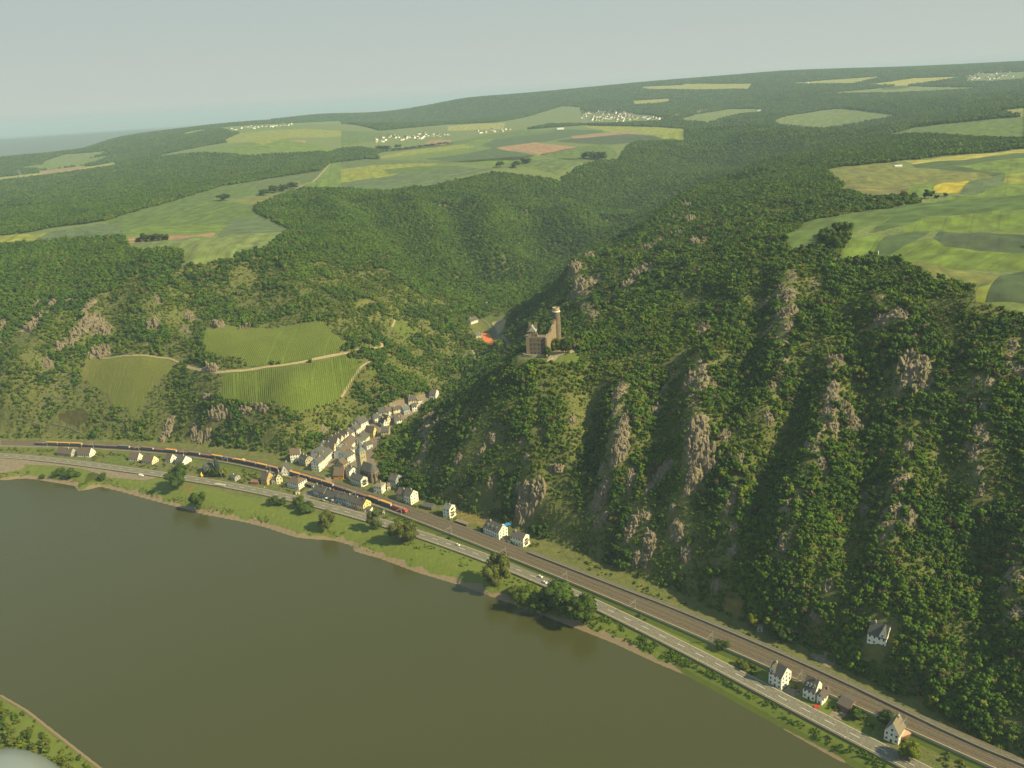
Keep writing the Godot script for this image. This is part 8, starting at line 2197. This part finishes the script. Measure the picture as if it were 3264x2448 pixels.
["village_house", -150.8, -901.1, 0.206, 11.7, 12.0, 5.5, 5.0, "x", "grey", "greyroof", "wide grey-roofed house at the upper left edge of the village", ""],
["village_house", -140.2, -906.2, 0.466, 9.0, 9.0, 5.0, 4.5, "x", "grey", "tan", "tan-roofed house on the upper left edge of the village", ""],
["village_house", -135.7, -902.9, 0.386, 9.7, 9.0, 5.0, 3.0, "x", "cream", "plum", "cream-walled house in the middle of the upper village", ""],
["village_house", -133.8, -886.9, 0.333, 8.5, 9.0, 4.5, 4.0, "x", "beige", "plum", "beige-walled brown house at the edge of the woods in the upper village", ""],
["village_house", -126.7, -904.3, 0.756, 8.8, 9.0, 5.0, 3.5, "x", "bluegrey", "slate", "house with pale blue roof in the upper village", ""],
["village_house", -119.3, -923.2, 0.166, 9.2, 11.0, 7.0, 5.5, "x", "cream", "greyroof", "cream house with dark roof apart at the upper end of the village", "b"],
["cottage", -116.5, -916.0, -0.185, 7.2, 6.0, 3.5, 2.5, "x", "white", "tan", "small white cottage below the uppermost cream house", ""],
["village_house", -94.1, -937.8, -0.287, 8.1, 12.0, 4.5, 5.5, "x", "white", "plum", "topmost village house with white gable beside the woods", ""],
["village_house", -207.3, -835.0, 0.889, 8.4, 9.0, 5.0, 4.5, "x", "white", "greyroof", "grey-roofed house tucked behind the first street row gables", ""],
["village_house", -167.5, -835.3, 0.957, 6.7, 8.0, 5.0, 4.0, "x", "white", "greyroof", "white house between the church spire and the cream house", ""],
["village_house", -145.1, -901.5, 0.377, 7.2, 9.0, 5.0, 4.5, "x", "white", "brown", "brown-roofed white house in the middle of the upper village", ""],
["village_house", -131.6, -878.2, 0.482, 6.2, 8.0, 5.0, 3.5, "x", "white", "greyroof", "white house against the woods at the upper village edge", ""],
["village_house", -116.5, -912.7, 0.291, 5.6, 7.0, 4.5, 3.5, "x", "white", "greyroof", "white house beside the pale blue roof in the upper village", ""],
["village_house", -157.9, -889.2, 0.445, 6.2, 9.0, 5.0, 4.5, "x", "white", "greyroof", "dark-roofed house between street row and upper village", ""],
["village_house", -111.0, -925.6, 0.267, 5.1, 7.0, 4.5, 3.5, "x", "white", "tan", "small white house between the two topmost village houses", ""],
["villa", -52.3, -1175.4, 0.833, 15.1, 9.0, 4.0, 4.0, "x", "white", "plum", "white house beside the valley car park", ""],
["clubhouse", -43.7, -1130.5, 0.236, 8.3, 9.0, 3.5, 2.0, "x", "cream", "slate", "small clubhouse with dark roof beside the clay court", ""],
["hut", -34.5, -1269.3, 0.283, 7.6, 6.0, 3.0, 1.0, "x", "white", "tan", "tiny white hut in the valley woods", ""],
["town_house", 155.2, -424.3, -0.930, 9.3, 10.0, 9.0, 5.0, "x", "white", "greyroof", "leftmost white roadside house at lower right with a front gable", "g"],
["garage", 167.4, -422.2, -0.578, 8.4, 6.0, 3.0, 0.4, "f", "terra", "tan", "flat brown garage between the two white roadside houses", ""],
["town_house", 170.9, -411.7, -0.752, 7.6, 10.0, 7.0, 5.5, "x", "white", "greyroof", "white roadside house with two roof dormers", "d"],
["annex", 175.7, -406.3, -0.900, 3.4, 9.0, 5.0, 3.5, "z", "white", "plum", "white annex on the right of the dormered roadside house", ""],
["shed", 187.8, -400.1, -0.901, 7.4, 11.0, 3.5, 2.0, "x", "terra", "plum", "long brown-roofed shed with reddish doors beside the road", ""],
["town_house", 203.6, -373.8, -0.751, 7.8, 10.0, 6.5, 6.5, "z", "white", "tan", "white steep-gabled house nearest the lower right corner", ""],
["terrace_annex", 207.4, -373.9, 0.310, 8.0, 6.0, 3.0, 0.4, "f", "terra", "salmon", "salmon flat-roofed annex of the steep-gabled house", ""],
["villa", 219.2, -432.6, -0.746, 11.3, 10.0, 7.0, 6.5, "x", "white", "greyroof", "lone white villa with grey cross-gabled roof on the wooded slope", "gr"],
["hut", 159.3, -477.5, -0.443, 3.8, 5.0, 3.0, 0.8, "x", "grey", "tan", "little hut with pale roof among trees above the railway path", ""],
["shed", 150.8, -440.8, -0.479, 6.5, 5.0, 2.5, 1.0, "x", "grey", "greyroof", "small grey shed in the garden plots by the railway", ""]]
const ROCKS := [["r", 257.0, -735.1, 9.2, 22.6], ["r", 246.8, -707.6, 13.4, 25.8], ["r", 318.1, -707.6, 9.2, 8.2], ["r", 300.3, -647.0, 8.6, 17.1], ["r", 296.9, -612.7, 8.2, 25.6],
["r", 299.7, -581.0, 26.5, 40.6], ["r", 257.8, -623.9, 12.2, 16.3], ["r", 243.5, -593.5, 7.8, 15.6], ["r", 236.2, -572.5, 10.1, 33.8], ["r", 251.3, -574.7, 12.8, 37.5],
["r", 225.7, -562.9, 4.2, 19.9], ["r", 228.9, -663.3, 8.4, 15.0], ["r", 217.1, -628.9, 5.4, 25.1], ["r", 227.2, -699.4, 8.8, 15.6], ["r", 158.8, -655.8, 10.9, 30.8],
["r", 168.5, -657.9, 5.5, 16.4], ["r", 143.9, -601.1, 19.0, 40.4], ["r", 147.5, -584.7, 19.8, 28.1], ["r", 136.0, -575.9, 12.2, 22.8], ["r", 164.4, -600.1, 10.2, 15.2],
["r", 219.2, -538.3, 7.2, 19.2], ["r", 191.2, -528.7, 7.0, 12.5], ["r", 192.0, -515.0, 5.7, 12.3], ["r", 244.1, -515.8, 7.1, 22.1], ["r", 244.8, -486.9, 10.3, 21.3],
["r", 256.1, -484.8, 10.3, 18.3], ["r", 237.2, -505.8, 7.0, 9.3], ["r", 366.7, -573.3, 8.2, 12.8], ["r", 357.6, -561.8, 8.1, 16.1], ["r", 308.5, -506.9, 7.3, 17.9],
["r", 182.4, -738.5, 15.1, 16.1], ["r", 360.0, -551.8, 8.0, 12.4], ["r", 286.6, -754.9, 9.5, 10.6], ["r", 241.2, -750.6, 9.3, 14.5], ["r", 93.5, -683.8, 8.3, 18.5],
["r", 93.6, -649.5, 12.0, 26.6], ["r", 86.5, -628.7, 14.2, 27.6], ["r", -77.4, -787.0, 14.1, 33.3], ["r", -22.1, -700.8, 11.2, 15.0], ["r", -31.4, -696.7, 8.4, 20.5],
["r", 4.9, -648.2, 10.5, 28.1], ["r", 1.8, -642.7, 14.4, 27.9], ["r", -24.1, -673.3, 8.2, 14.5], ["r", 70.6, -627.5, 7.7, 13.7], ["r", 68.4, -612.1, 12.6, 30.2],
["r", 91.7, -606.3, 7.5, 25.1], ["r", 88.3, -578.2, 10.9, 29.0], ["r", 99.1, -563.9, 10.7, 15.8], ["r", 115.6, -600.6, 12.5, 26.7], ["r", 34.6, -650.1, 14.5, 8.8],
["r", 139.6, -690.4, 8.5, 26.3], ["r", 124.9, -669.9, 11.0, 9.1], ["r", 5.8, -681.8, 6.9, 9.2], ["r", -65.8, -791.8, 7.8, 12.5], ["r", -96.2, -743.5, 8.9, 11.9],
["r", 17.4, -641.1, 15.6, 26.1], ["r", 51.8, -682.7, 8.3, 11.0], ["r", 9.9, -637.8, 7.8, 17.3], ["r", 87.6, -560.3, 9.7, 16.5], ["r", 99.0, -558.9, 8.8, 18.9],
["r", 93.9, -555.3, 7.0, 12.9], ["r", 120.0, -553.6, 9.7, 18.8], ["r", 121.8, -541.1, 9.5, 15.0], ["r", 62.7, -598.1, 8.3, 11.1], ["r", 91.2, -609.1, 6.6, 17.6],
["r", 67.6, -612.0, 9.4, 17.6], ["r", 101.2, -1022.1, 37.7, 42.3], ["r", 91.0, -1074.9, 18.7, 19.4], ["r", 162.9, -972.5, 36.3, 28.0], ["r", 144.5, -949.2, 14.9, 19.9],
["r", 230.1, -1102.1, 15.1, 17.3], ["r", 205.6, -1091.7, 12.8, 17.1], ["r", 273.5, -1287.7, 15.0, 33.4], ["r", 185.0, -1067.7, 22.9, 11.1], ["r", 115.1, -1109.7, 19.3, 14.3],
["r", 297.2, -1339.9, 15.7, 24.3], ["r", 266.4, -1180.0, 23.1, 15.4], ["r", 242.3, -1028.8, 30.5, 24.4], ["r", 94.6, -692.3, 9.2, 16.9], ["r", 96.8, -692.0, 8.6, 12.9],
["r", 93.5, -684.8, 8.4, 19.1], ["r", 89.3, -669.2, 6.5, 12.6], ["r", 86.9, -665.4, 5.6, 9.3], ["r", 94.2, -646.4, 5.0, 7.5], ["r", 84.5, -642.3, 8.2, 15.9],
["r", 80.2, -621.8, 7.8, 17.1], ["r", 62.9, -610.2, 9.5, 22.7], ["r", 67.1, -597.3, 8.9, 16.3], ["r", 161.7, -678.8, 4.7, 9.3], ["r", 164.3, -672.3, 7.4, 17.2],
["r", 154.0, -670.0, 8.9, 12.0], ["r", 150.7, -663.8, 8.8, 14.9], ["r", 152.1, -648.9, 8.8, 16.2], ["r", 157.7, -647.6, 9.6, 21.5], ["r", 147.1, -633.4, 4.6, 10.9],
["r", 151.4, -630.3, 4.1, 7.4], ["r", 143.5, -611.8, 7.1, 9.4], ["r", 148.9, -603.0, 6.5, 8.8], ["r", 142.9, -600.8, 6.7, 11.4], ["r", 136.7, -584.0, 9.7, 16.2],
["r", 135.4, -576.5, 7.2, 16.9], ["r", 131.0, -571.7, 8.6, 18.3], ["r", 117.4, -570.5, 6.2, 9.6], ["r", 116.6, -558.6, 8.9, 19.4], ["r", 118.7, -554.6, 4.4, 9.6],
["r", 273.0, -772.0, 5.2, 10.1], ["r", 272.0, -766.5, 4.4, 7.1], ["r", 269.2, -764.0, 8.0, 15.4], ["r", 255.7, -756.2, 7.9, 15.0], ["r", 255.7, -741.8, 9.4, 18.7],
["r", 257.2, -731.8, 9.8, 15.0], ["r", 253.7, -715.9, 8.5, 13.1], ["r", 244.5, -715.8, 6.5, 11.9], ["r", 238.8, -707.8, 5.6, 8.1], ["r", 242.0, -689.2, 8.1, 15.5],
["r", 240.2, -685.8, 7.9, 15.3], ["r", 237.3, -677.3, 6.1, 10.1], ["r", 227.7, -676.8, 4.4, 6.6], ["r", 223.9, -648.7, 6.1, 12.1], ["r", 222.3, -643.9, 9.4, 18.8],
["r", 216.5, -628.7, 5.0, 10.8], ["r", 215.9, -621.6, 4.7, 10.0], ["r", 209.6, -623.5, 4.9, 7.1], ["r", 205.4, -615.7, 4.0, 8.5], ["r", 197.3, -596.3, 8.6, 14.8],
["r", 257.9, -621.0, 6.0, 13.1], ["r", 250.0, -615.1, 5.4, 8.2], ["r", 243.2, -596.7, 6.2, 12.1], ["r", 246.5, -596.5, 9.3, 12.2], ["r", 244.2, -589.2, 8.2, 16.5],
["r", 232.4, -578.2, 5.5, 10.7], ["r", 235.0, -567.9, 7.5, 13.7], ["r", 227.8, -567.5, 6.1, 8.9], ["r", 216.4, -560.1, 8.0, 13.3], ["r", 216.9, -549.6, 6.6, 11.9],
["r", 194.8, -529.6, 4.5, 9.3], ["r", 195.4, -520.7, 4.8, 8.5], ["r", 186.5, -519.2, 9.8, 19.0], ["r", 187.5, -513.8, 6.3, 8.3], ["r", 179.2, -496.8, 10.0, 19.0],
["r", 309.1, -667.9, 4.6, 11.0], ["r", 317.2, -648.6, 5.7, 11.9], ["r", 309.4, -641.4, 9.3, 19.6], ["r", 313.7, -636.3, 8.6, 15.8], ["r", 313.9, -630.0, 6.2, 13.2],
["r", 311.3, -614.3, 5.2, 12.3], ["r", 311.6, -608.5, 8.5, 13.2], ["r", 300.0, -592.8, 7.9, 12.9], ["r", 299.0, -584.0, 5.9, 10.9], ["r", 8.8, -665.7, 6.1, 11.3],
["r", 0.1, -655.3, 5.8, 9.4], ["r", 5.6, -640.8, 8.9, 15.6], ["r", 105.8, -596.5, 7.5, 16.0], ["r", 99.5, -577.5, 7.1, 15.7], ["r", 94.1, -579.6, 6.3, 13.8],
["r", 91.7, -557.7, 6.7, 14.6], ["r", 281.1, -530.6, 5.2, 12.0], ["r", 274.8, -527.0, 8.0, 13.0], ["r", 262.1, -506.8, 4.3, 6.8], ["r", 259.2, -504.7, 9.7, 19.8],
["r", 249.9, -497.3, 5.4, 12.0], ["r", 251.3, -489.0, 5.1, 11.7], ["r", 236.6, -475.0, 5.6, 8.3], ["r", 243.7, -478.1, 5.5, 9.2], ["r", 308.2, -451.4, 5.0, 6.6],
["r", 298.6, -435.2, 6.1, 13.5], ["r", 291.4, -430.1, 5.9, 9.4], ["r", 297.3, -429.6, 7.8, 10.9], ["r", 288.0, -422.8, 4.3, 6.6], ["r", 288.3, -411.4, 9.0, 17.6],
["r", 278.5, -395.8, 4.5, 6.6], ["r", 330.7, -554.4, 6.1, 10.6], ["r", 337.2, -547.8, 7.2, 12.4], ["r", 321.9, -547.6, 6.5, 14.5], ["r", 327.8, -533.1, 8.7, 18.3],
["r", 316.6, -519.5, 9.7, 17.6], ["r", 316.8, -511.5, 6.5, 14.8], ["r", 311.6, -514.4, 8.8, 15.7], ["r", 309.6, -507.2, 8.5, 17.5], ["r", 306.1, -496.1, 5.3, 11.3],
["r", 303.7, -486.2, 5.2, 11.9], ["r", 89.4, -1094.6, 5.3, 11.6], ["r", 89.7, -1084.0, 6.1, 9.5], ["r", 95.8, -1076.5, 7.5, 14.2], ["r", 93.9, -1050.4, 6.6, 12.7],
["r", 99.5, -1029.6, 8.4, 15.5], ["r", 95.2, -1022.5, 5.5, 7.2], ["r", 89.9, -1021.6, 5.9, 11.3], ["r", 96.9, -1010.5, 6.9, 11.8], ["r", 94.2, -994.3, 5.3, 9.7],
["r", 97.9, -985.9, 9.6, 12.7], ["r", 97.4, -981.7, 4.2, 5.9], ["r", 100.1, -967.6, 5.1, 11.8], ["r", 96.1, -963.0, 6.1, 12.9], ["r", 88.4, -954.4, 4.3, 5.8],
["r", 88.3, -950.7, 6.5, 13.1], ["r", 91.4, -929.6, 8.2, 13.3], ["r", 98.6, -929.2, 5.7, 11.7], ["r", 93.7, -913.2, 8.1, 16.1], ["r", 87.0, -913.3, 6.7, 9.9],
["r", 97.2, -897.2, 8.0, 12.3], ["r", 95.1, -886.6, 9.8, 16.7], ["r", 93.3, -874.0, 5.6, 10.5], ["r", 88.8, -861.2, 6.5, 9.0], ["r", -98.9, -855.4, 4.8, 8.2],
["r", -88.8, -840.5, 8.9, 19.5], ["r", -95.2, -833.3, 9.5, 21.0], ["r", -94.1, -818.9, 5.4, 10.2], ["r", -96.4, -811.3, 7.7, 13.2], ["r", -86.2, -809.9, 6.1, 13.7],
["r", -95.8, -799.4, 5.1, 9.1], ["r", -93.7, -787.1, 8.7, 11.7], ["r", -88.5, -776.0, 8.3, 11.5], ["r", -89.2, -762.7, 7.6, 12.6], ["r", -90.9, -754.1, 6.6, 14.0],
["r", -90.7, -751.7, 6.3, 11.2], ["r", -38.3, -718.1, 5.2, 7.0], ["r", -54.0, -707.6, 9.9, 13.9], ["r", 170.7, -575.3, 6.1, 11.6], ["r", 158.6, -553.2, 9.4, 22.0],
["r", 152.0, -542.1, 4.4, 9.7], ["r", 154.5, -531.7, 7.1, 11.4], ["r", 150.2, -519.5, 7.4, 15.1], ["r", 136.6, -511.6, 7.9, 14.9], ["r", 200.2, -469.1, 6.7, 11.8],
["r", 192.2, -459.6, 4.2, 6.2], ["r", 190.6, -461.8, 8.2, 11.0], ["r", -545.1, -1066.5, 29.8, 45.8], ["r", -527.6, -1049.9, 27.0, 24.0], ["r", -555.2, -1047.0, 22.7, 24.2],
["r", -562.8, -1103.7, 11.8, 28.4], ["r", -628.8, -1087.0, 19.2, 44.7], ["r", -624.0, -1072.0, 21.3, 18.9], ["r", -643.0, -1133.8, 12.4, 19.9], ["r", -621.4, -1121.3, 12.2, 13.0],
["r", -601.9, -1128.7, 9.8, 13.0], ["r", -466.0, -1091.5, 9.1, 18.2], ["r", -421.4, -1077.3, 11.1, 23.6], ["r", -455.6, -1044.4, 17.5, 14.6], ["r", -413.8, -1033.7, 10.7, 20.0],
["r", -371.2, -1037.9, 31.8, 14.1], ["r", -335.2, -1022.9, 18.6, 8.3], ["r", -515.9, -1010.5, 26.1, 17.4], ["r", -568.5, -1023.1, 17.9, 17.9], ["r", -349.0, -901.2, 15.0, 10.0],
["r", -333.0, -882.9, 27.5, 14.7], ["r", -302.5, -881.7, 16.3, 9.7], ["r", -281.7, -876.1, 17.9, 9.6], ["r", -400.9, -904.5, 11.5, 30.6], ["r", -366.8, -885.9, 11.2, 22.3],
["r", -358.9, -880.8, 9.2, 19.7], ["r", -214.2, -868.9, 7.0, 14.0], ["r", -352.4, -935.3, 23.2, 10.3], ["r", -681.8, -1097.9, 12.3, 19.7], ["r", -666.7, -1060.9, 7.2, 19.1],
["r", -575.8, -996.1, 13.2, 17.6], ["r", -552.6, -1024.8, 11.1, 17.8], ["r", -408.1, -897.4, 9.5, 22.9], ["r", -348.7, -878.7, 11.0, 19.6]]
const TREES := [["riverside_tree", -343.3, -761.8, 29.0, 24.0, "mid", "largest dark riverside tree beside the gravel lot, at left", ""],
["riverside_tree", -308.8, -722.6, 21.0, 16.0, "mid", "round tree at the water edge right of the largest left tree", ""],
["shrub", -493.6, -822.3, 8.5, 15.0, "mid", "left one of two broad shrubs on the grass by the gravel lot", ""],
["shrub", -474.6, -813.9, 9.5, 18.0, "mid", "right one of two broad shrubs on the grass by the gravel lot", ""],
["shrub", -437.3, -802.3, 8.0, 11.0, "mid", "single round shrub at the lower edge of the gravel lot", ""],
["shrub", -512.0, -821.7, 4.0, 8.0, "mid", "small low shrub left of the two broad shrubs", ""],
["spruce", -314.0, -797.5, 19.0, 9.0, "blue", "tall blue-green spruce in a roadside garden", ""],
["garden_tree", -318.1, -788.8, 11.0, 8.0, "light", "left light green garden tree in front of the half-hidden grey house", ""],
["garden_tree", -311.8, -786.9, 12.0, 9.0, "dark", "dark garden tree in front of the half-hidden grey house", ""],
["garden_tree", -302.3, -785.5, 11.0, 8.0, "yellow", "yellow-green garden tree beside the main road", ""],
["spruce", -326.4, -795.1, 11.0, 7.0, "blue", "bluish conifer at the left of the roadside garden", ""],
["riverside_tree", -233.5, -714.7, 10.0, 13.0, "mid", "left tree of the pair on the meadow edge below the villas", ""],
["riverside_tree", -225.9, -713.4, 8.0, 9.0, "mid", "smaller right tree of the pair on the meadow edge below the villas", ""],
["riverside_tree", -207.2, -703.7, 13.0, 12.0, "light", "light tree at the street corner beside the river meadow", ""],
["riverside_tree", -198.2, -694.8, 11.0, 15.0, "mid", "broad tree right of the street corner beside the river meadow", ""],
["riverside_tree", -172.3, -662.7, 20.0, 17.0, "olive", "loose olive tree on the meadow below the terraced row", ""],
["riverside_tree", -128.2, -653.1, 20.0, 15.0, "grey", "grey-green tree beside the road right of the terraced row", ""],
["riverside_tree", -101.7, -629.6, 24.0, 24.0, "olive", "large olive tree between the meadow and the road below the locomotive", ""],
["riverside_tree", -20.6, -555.1, 29.0, 24.0, "olive", "tall tree alone on the meadow opposite the vines", ""],
["riverside_tree", 2.3, -525.7, 22.0, 22.0, "light", "lighter left tree of the riverside trio at the picture centre", ""],
["riverside_tree", 22.8, -517.1, 26.0, 28.0, "mid", "middle and largest tree of the riverside trio", ""],
["riverside_tree", 42.4, -502.1, 25.0, 25.0, "mid", "right tree of the riverside trio, leaning over the road", ""],
["riverside_tree", 12.8, -520.3, 15.0, 16.0, "dark", "low dark tree filling the gap in the riverside trio", ""],
["riverside_tree", -8.8, -542.9, 7.0, 12.0, "olive", "low bush on the meadow left of the riverside trio", ""],
["garden_tree", 203.6, -356.8, 13.0, 12.0, "yellow", "bright green tree in front of the steep-gabled house at lower right", ""],
["garden_tree", 203.8, -382.9, 9.0, 12.0, "dark", "dark tree behind the steep-gabled house beside the railway", ""],
["garden_tree", 155.2, -481.3, 13.0, 11.0, "yellow", "bright green tree above the railway path left of the little hut", ""],
["garden_tree", 161.1, -480.5, 9.0, 7.0, "light", "light green tree just above the little hut", ""],
["garden_tree", 166.6, -469.4, 12.0, 9.0, "mid", "green tree right of the little hut above the railway path", ""],
["garden_tree", 170.1, -463.3, 11.0, 10.0, "dark", "dark tree at the edge of the railway path", ""],
["garden_tree", 188.8, -390.2, 7.0, 9.0, "mid", "bushy garden tree right of the long brown-roofed shed", ""],
["garden_tree", 128.8, -459.5, 8.0, 10.0, "mid", "garden tree in the plots between road and railway", ""],
["garden_tree", 136.5, -440.5, 6.0, 10.0, "olive", "low garden tree beside the earth plot by the road", ""],
["castle_tree", 53.1, -759.7, 18.0, 14.0, "dark", "dark round tree right of the castle wall", ""],
["castle_tree", 45.9, -777.4, 12.0, 12.0, "light", "lighter tree between the castle wall and the dark round tree", ""],
["castle_tree", 35.9, -753.9, 12.0, 8.0, "mid", "slim tree at the front corner of the castle", ""],
["castle_tree", 55.9, -828.0, 9.0, 7.0, "light", "small tree at the foot of the round keep", ""],
["copse_tree", -602.3, -1848.7, 16.0, 32.0, "dark", "lone round clump of trees in the left plateau field", ""],
["copse_tree", -532.3, -1915.1, 15.0, 26.0, "dark", "left round clump of the small wood in the left plateau field", ""],
["copse_tree", -516.7, -1950.3, 17.0, 30.0, "dark", "dark copse tree beside the straw strip on the left plateau", "copse trees on the left plateau"],
["copse_tree", -500.3, -1971.2, 17.0, 30.0, "dark", "dark copse tree beside the straw strip on the left plateau", "copse trees on the left plateau"],
["copse_tree", -486.9, -2006.8, 17.0, 30.0, "dark", "dark copse tree beside the straw strip on the left plateau", "copse trees on the left plateau"],
["field_bush", -591.7, -1359.4, 6.0, 14.0, "dark", "lowest of the three dark bushes beside the brown strip", ""],
["field_bush", -574.4, -1349.6, 14.0, 17.0, "dark", "tallest of the dark bushes beside the brown strip", ""],
["field_bush", -555.1, -1338.1, 11.0, 24.0, "dark", "widest of the dark bushes beside the brown strip", ""],
["field_bush", -536.4, -1330.4, 10.0, 13.0, "dark", "rightmost dark bush beside the brown strip", ""],
["field_tree", 3.9, -2203.8, 18.0, 24.0, "dark", "left single tree on the rim of the middle plateau", ""],
["field_tree", 43.6, -2201.4, 18.0, 26.0, "dark", "middle single tree on the rim of the middle plateau", ""],
["field_tree", 71.7, -2255.4, 16.0, 34.0, "dark", "right single tree on the rim of the middle plateau", ""],
["field_tree", -379.7, -3307.2, 18.0, 30.0, "dark", "round tree at the end of the far hedge", ""],
["field_tree", -444.6, -3258.3, 20.0, 36.0, "dark", "dark tree of the small grove beside the far hedge", "small grove beside the far hedge"],
["field_tree", -429.9, -3257.1, 20.0, 36.0, "dark", "dark tree of the small grove beside the far hedge", "small grove beside the far hedge"],
["field_tree", -416.1, -3253.4, 20.0, 36.0, "dark", "dark tree of the small grove beside the far hedge", "small grove beside the far hedge"],
["field_tree", 252.5, -2403.8, 24.0, 40.0, "dark", "dark tree of the clump projecting into the plateau field", "clump projecting into the plateau field"],
["field_tree", 270.0, -2405.7, 24.0, 40.0, "dark", "dark tree of the clump projecting into the plateau field", "clump projecting into the plateau field"],
["field_tree", 291.4, -2402.2, 24.0, 40.0, "dark", "dark tree of the clump projecting into the plateau field", "clump projecting into the plateau field"],
["hedge_tree", 554.8, -1086.3, 13.0, 15.0, "dark", "biggest round tree of the hedge on the right plateau", ""],
["hedge_tree", 537.5, -1087.9, 9.0, 10.0, "dark", "round tree left of the biggest hedge tree on the right plateau", ""],
["hedge_tree", 580.1, -1092.6, 6.0, 7.0, "dark", "last small tree at the right end of the plateau hedge", ""],
["hedge_tree", 566.5, -1087.6, 5.0, 7.0, "dark", "small bush between the hedge trees on the right plateau", ""],
["copse_tree", 354.1, -876.0, 15.0, 13.0, "mid", "tall green tree of the copse reaching into the right plateau field", "copse on the right plateau"],
["copse_tree", 362.8, -873.1, 15.0, 13.0, "mid", "tall green tree of the copse reaching into the right plateau field", "copse on the right plateau"],
["copse_tree", 337.5, -849.6, 15.0, 13.0, "mid", "tall green tree of the copse reaching into the right plateau field", "copse on the right plateau"],
["copse_tree", 345.1, -840.5, 15.0, 13.0, "mid", "tall green tree of the copse reaching into the right plateau field", "copse on the right plateau"],
["copse_tree", 325.2, -833.7, 15.0, 13.0, "mid", "tall green tree of the copse reaching into the right plateau field", "copse on the right plateau"],
["copse_tree", 329.8, -821.1, 15.0, 13.0, "mid", "tall green tree of the copse reaching into the right plateau field", "copse on the right plateau"],
["hedge_tree", -391.7, -3254.0, 7.0, 26.0, "dark", "low hedge tree in the far field hedge", "far field hedge"],
["hedge_tree", -368.9, -3271.3, 7.0, 26.0, "dark", "low hedge tree in the far field hedge", "far field hedge"],
["hedge_tree", -345.7, -3286.5, 7.0, 26.0, "dark", "low hedge tree in the far field hedge", "far field hedge"],
["hedge_tree", -322.2, -3301.1, 7.0, 26.0, "dark", "low hedge tree in the far field hedge", "far field hedge"],
["hedge_tree", -298.5, -3315.6, 7.0, 26.0, "dark", "low hedge tree in the far field hedge", "far field hedge"],
["hedge_tree", -274.6, -3330.2, 7.0, 26.0, "dark", "low hedge tree in the far field hedge", "far field hedge"],
["hedge_tree", -250.5, -3345.1, 7.0, 26.0, "dark", "low hedge tree in the far field hedge", "far field hedge"],
["hedge_tree", -226.2, -3360.4, 7.0, 26.0, "dark", "low hedge tree in the far field hedge", "far field hedge"],
["hedge_tree", -201.7, -3376.0, 7.0, 26.0, "dark", "low hedge tree in the far field hedge", "far field hedge"]]
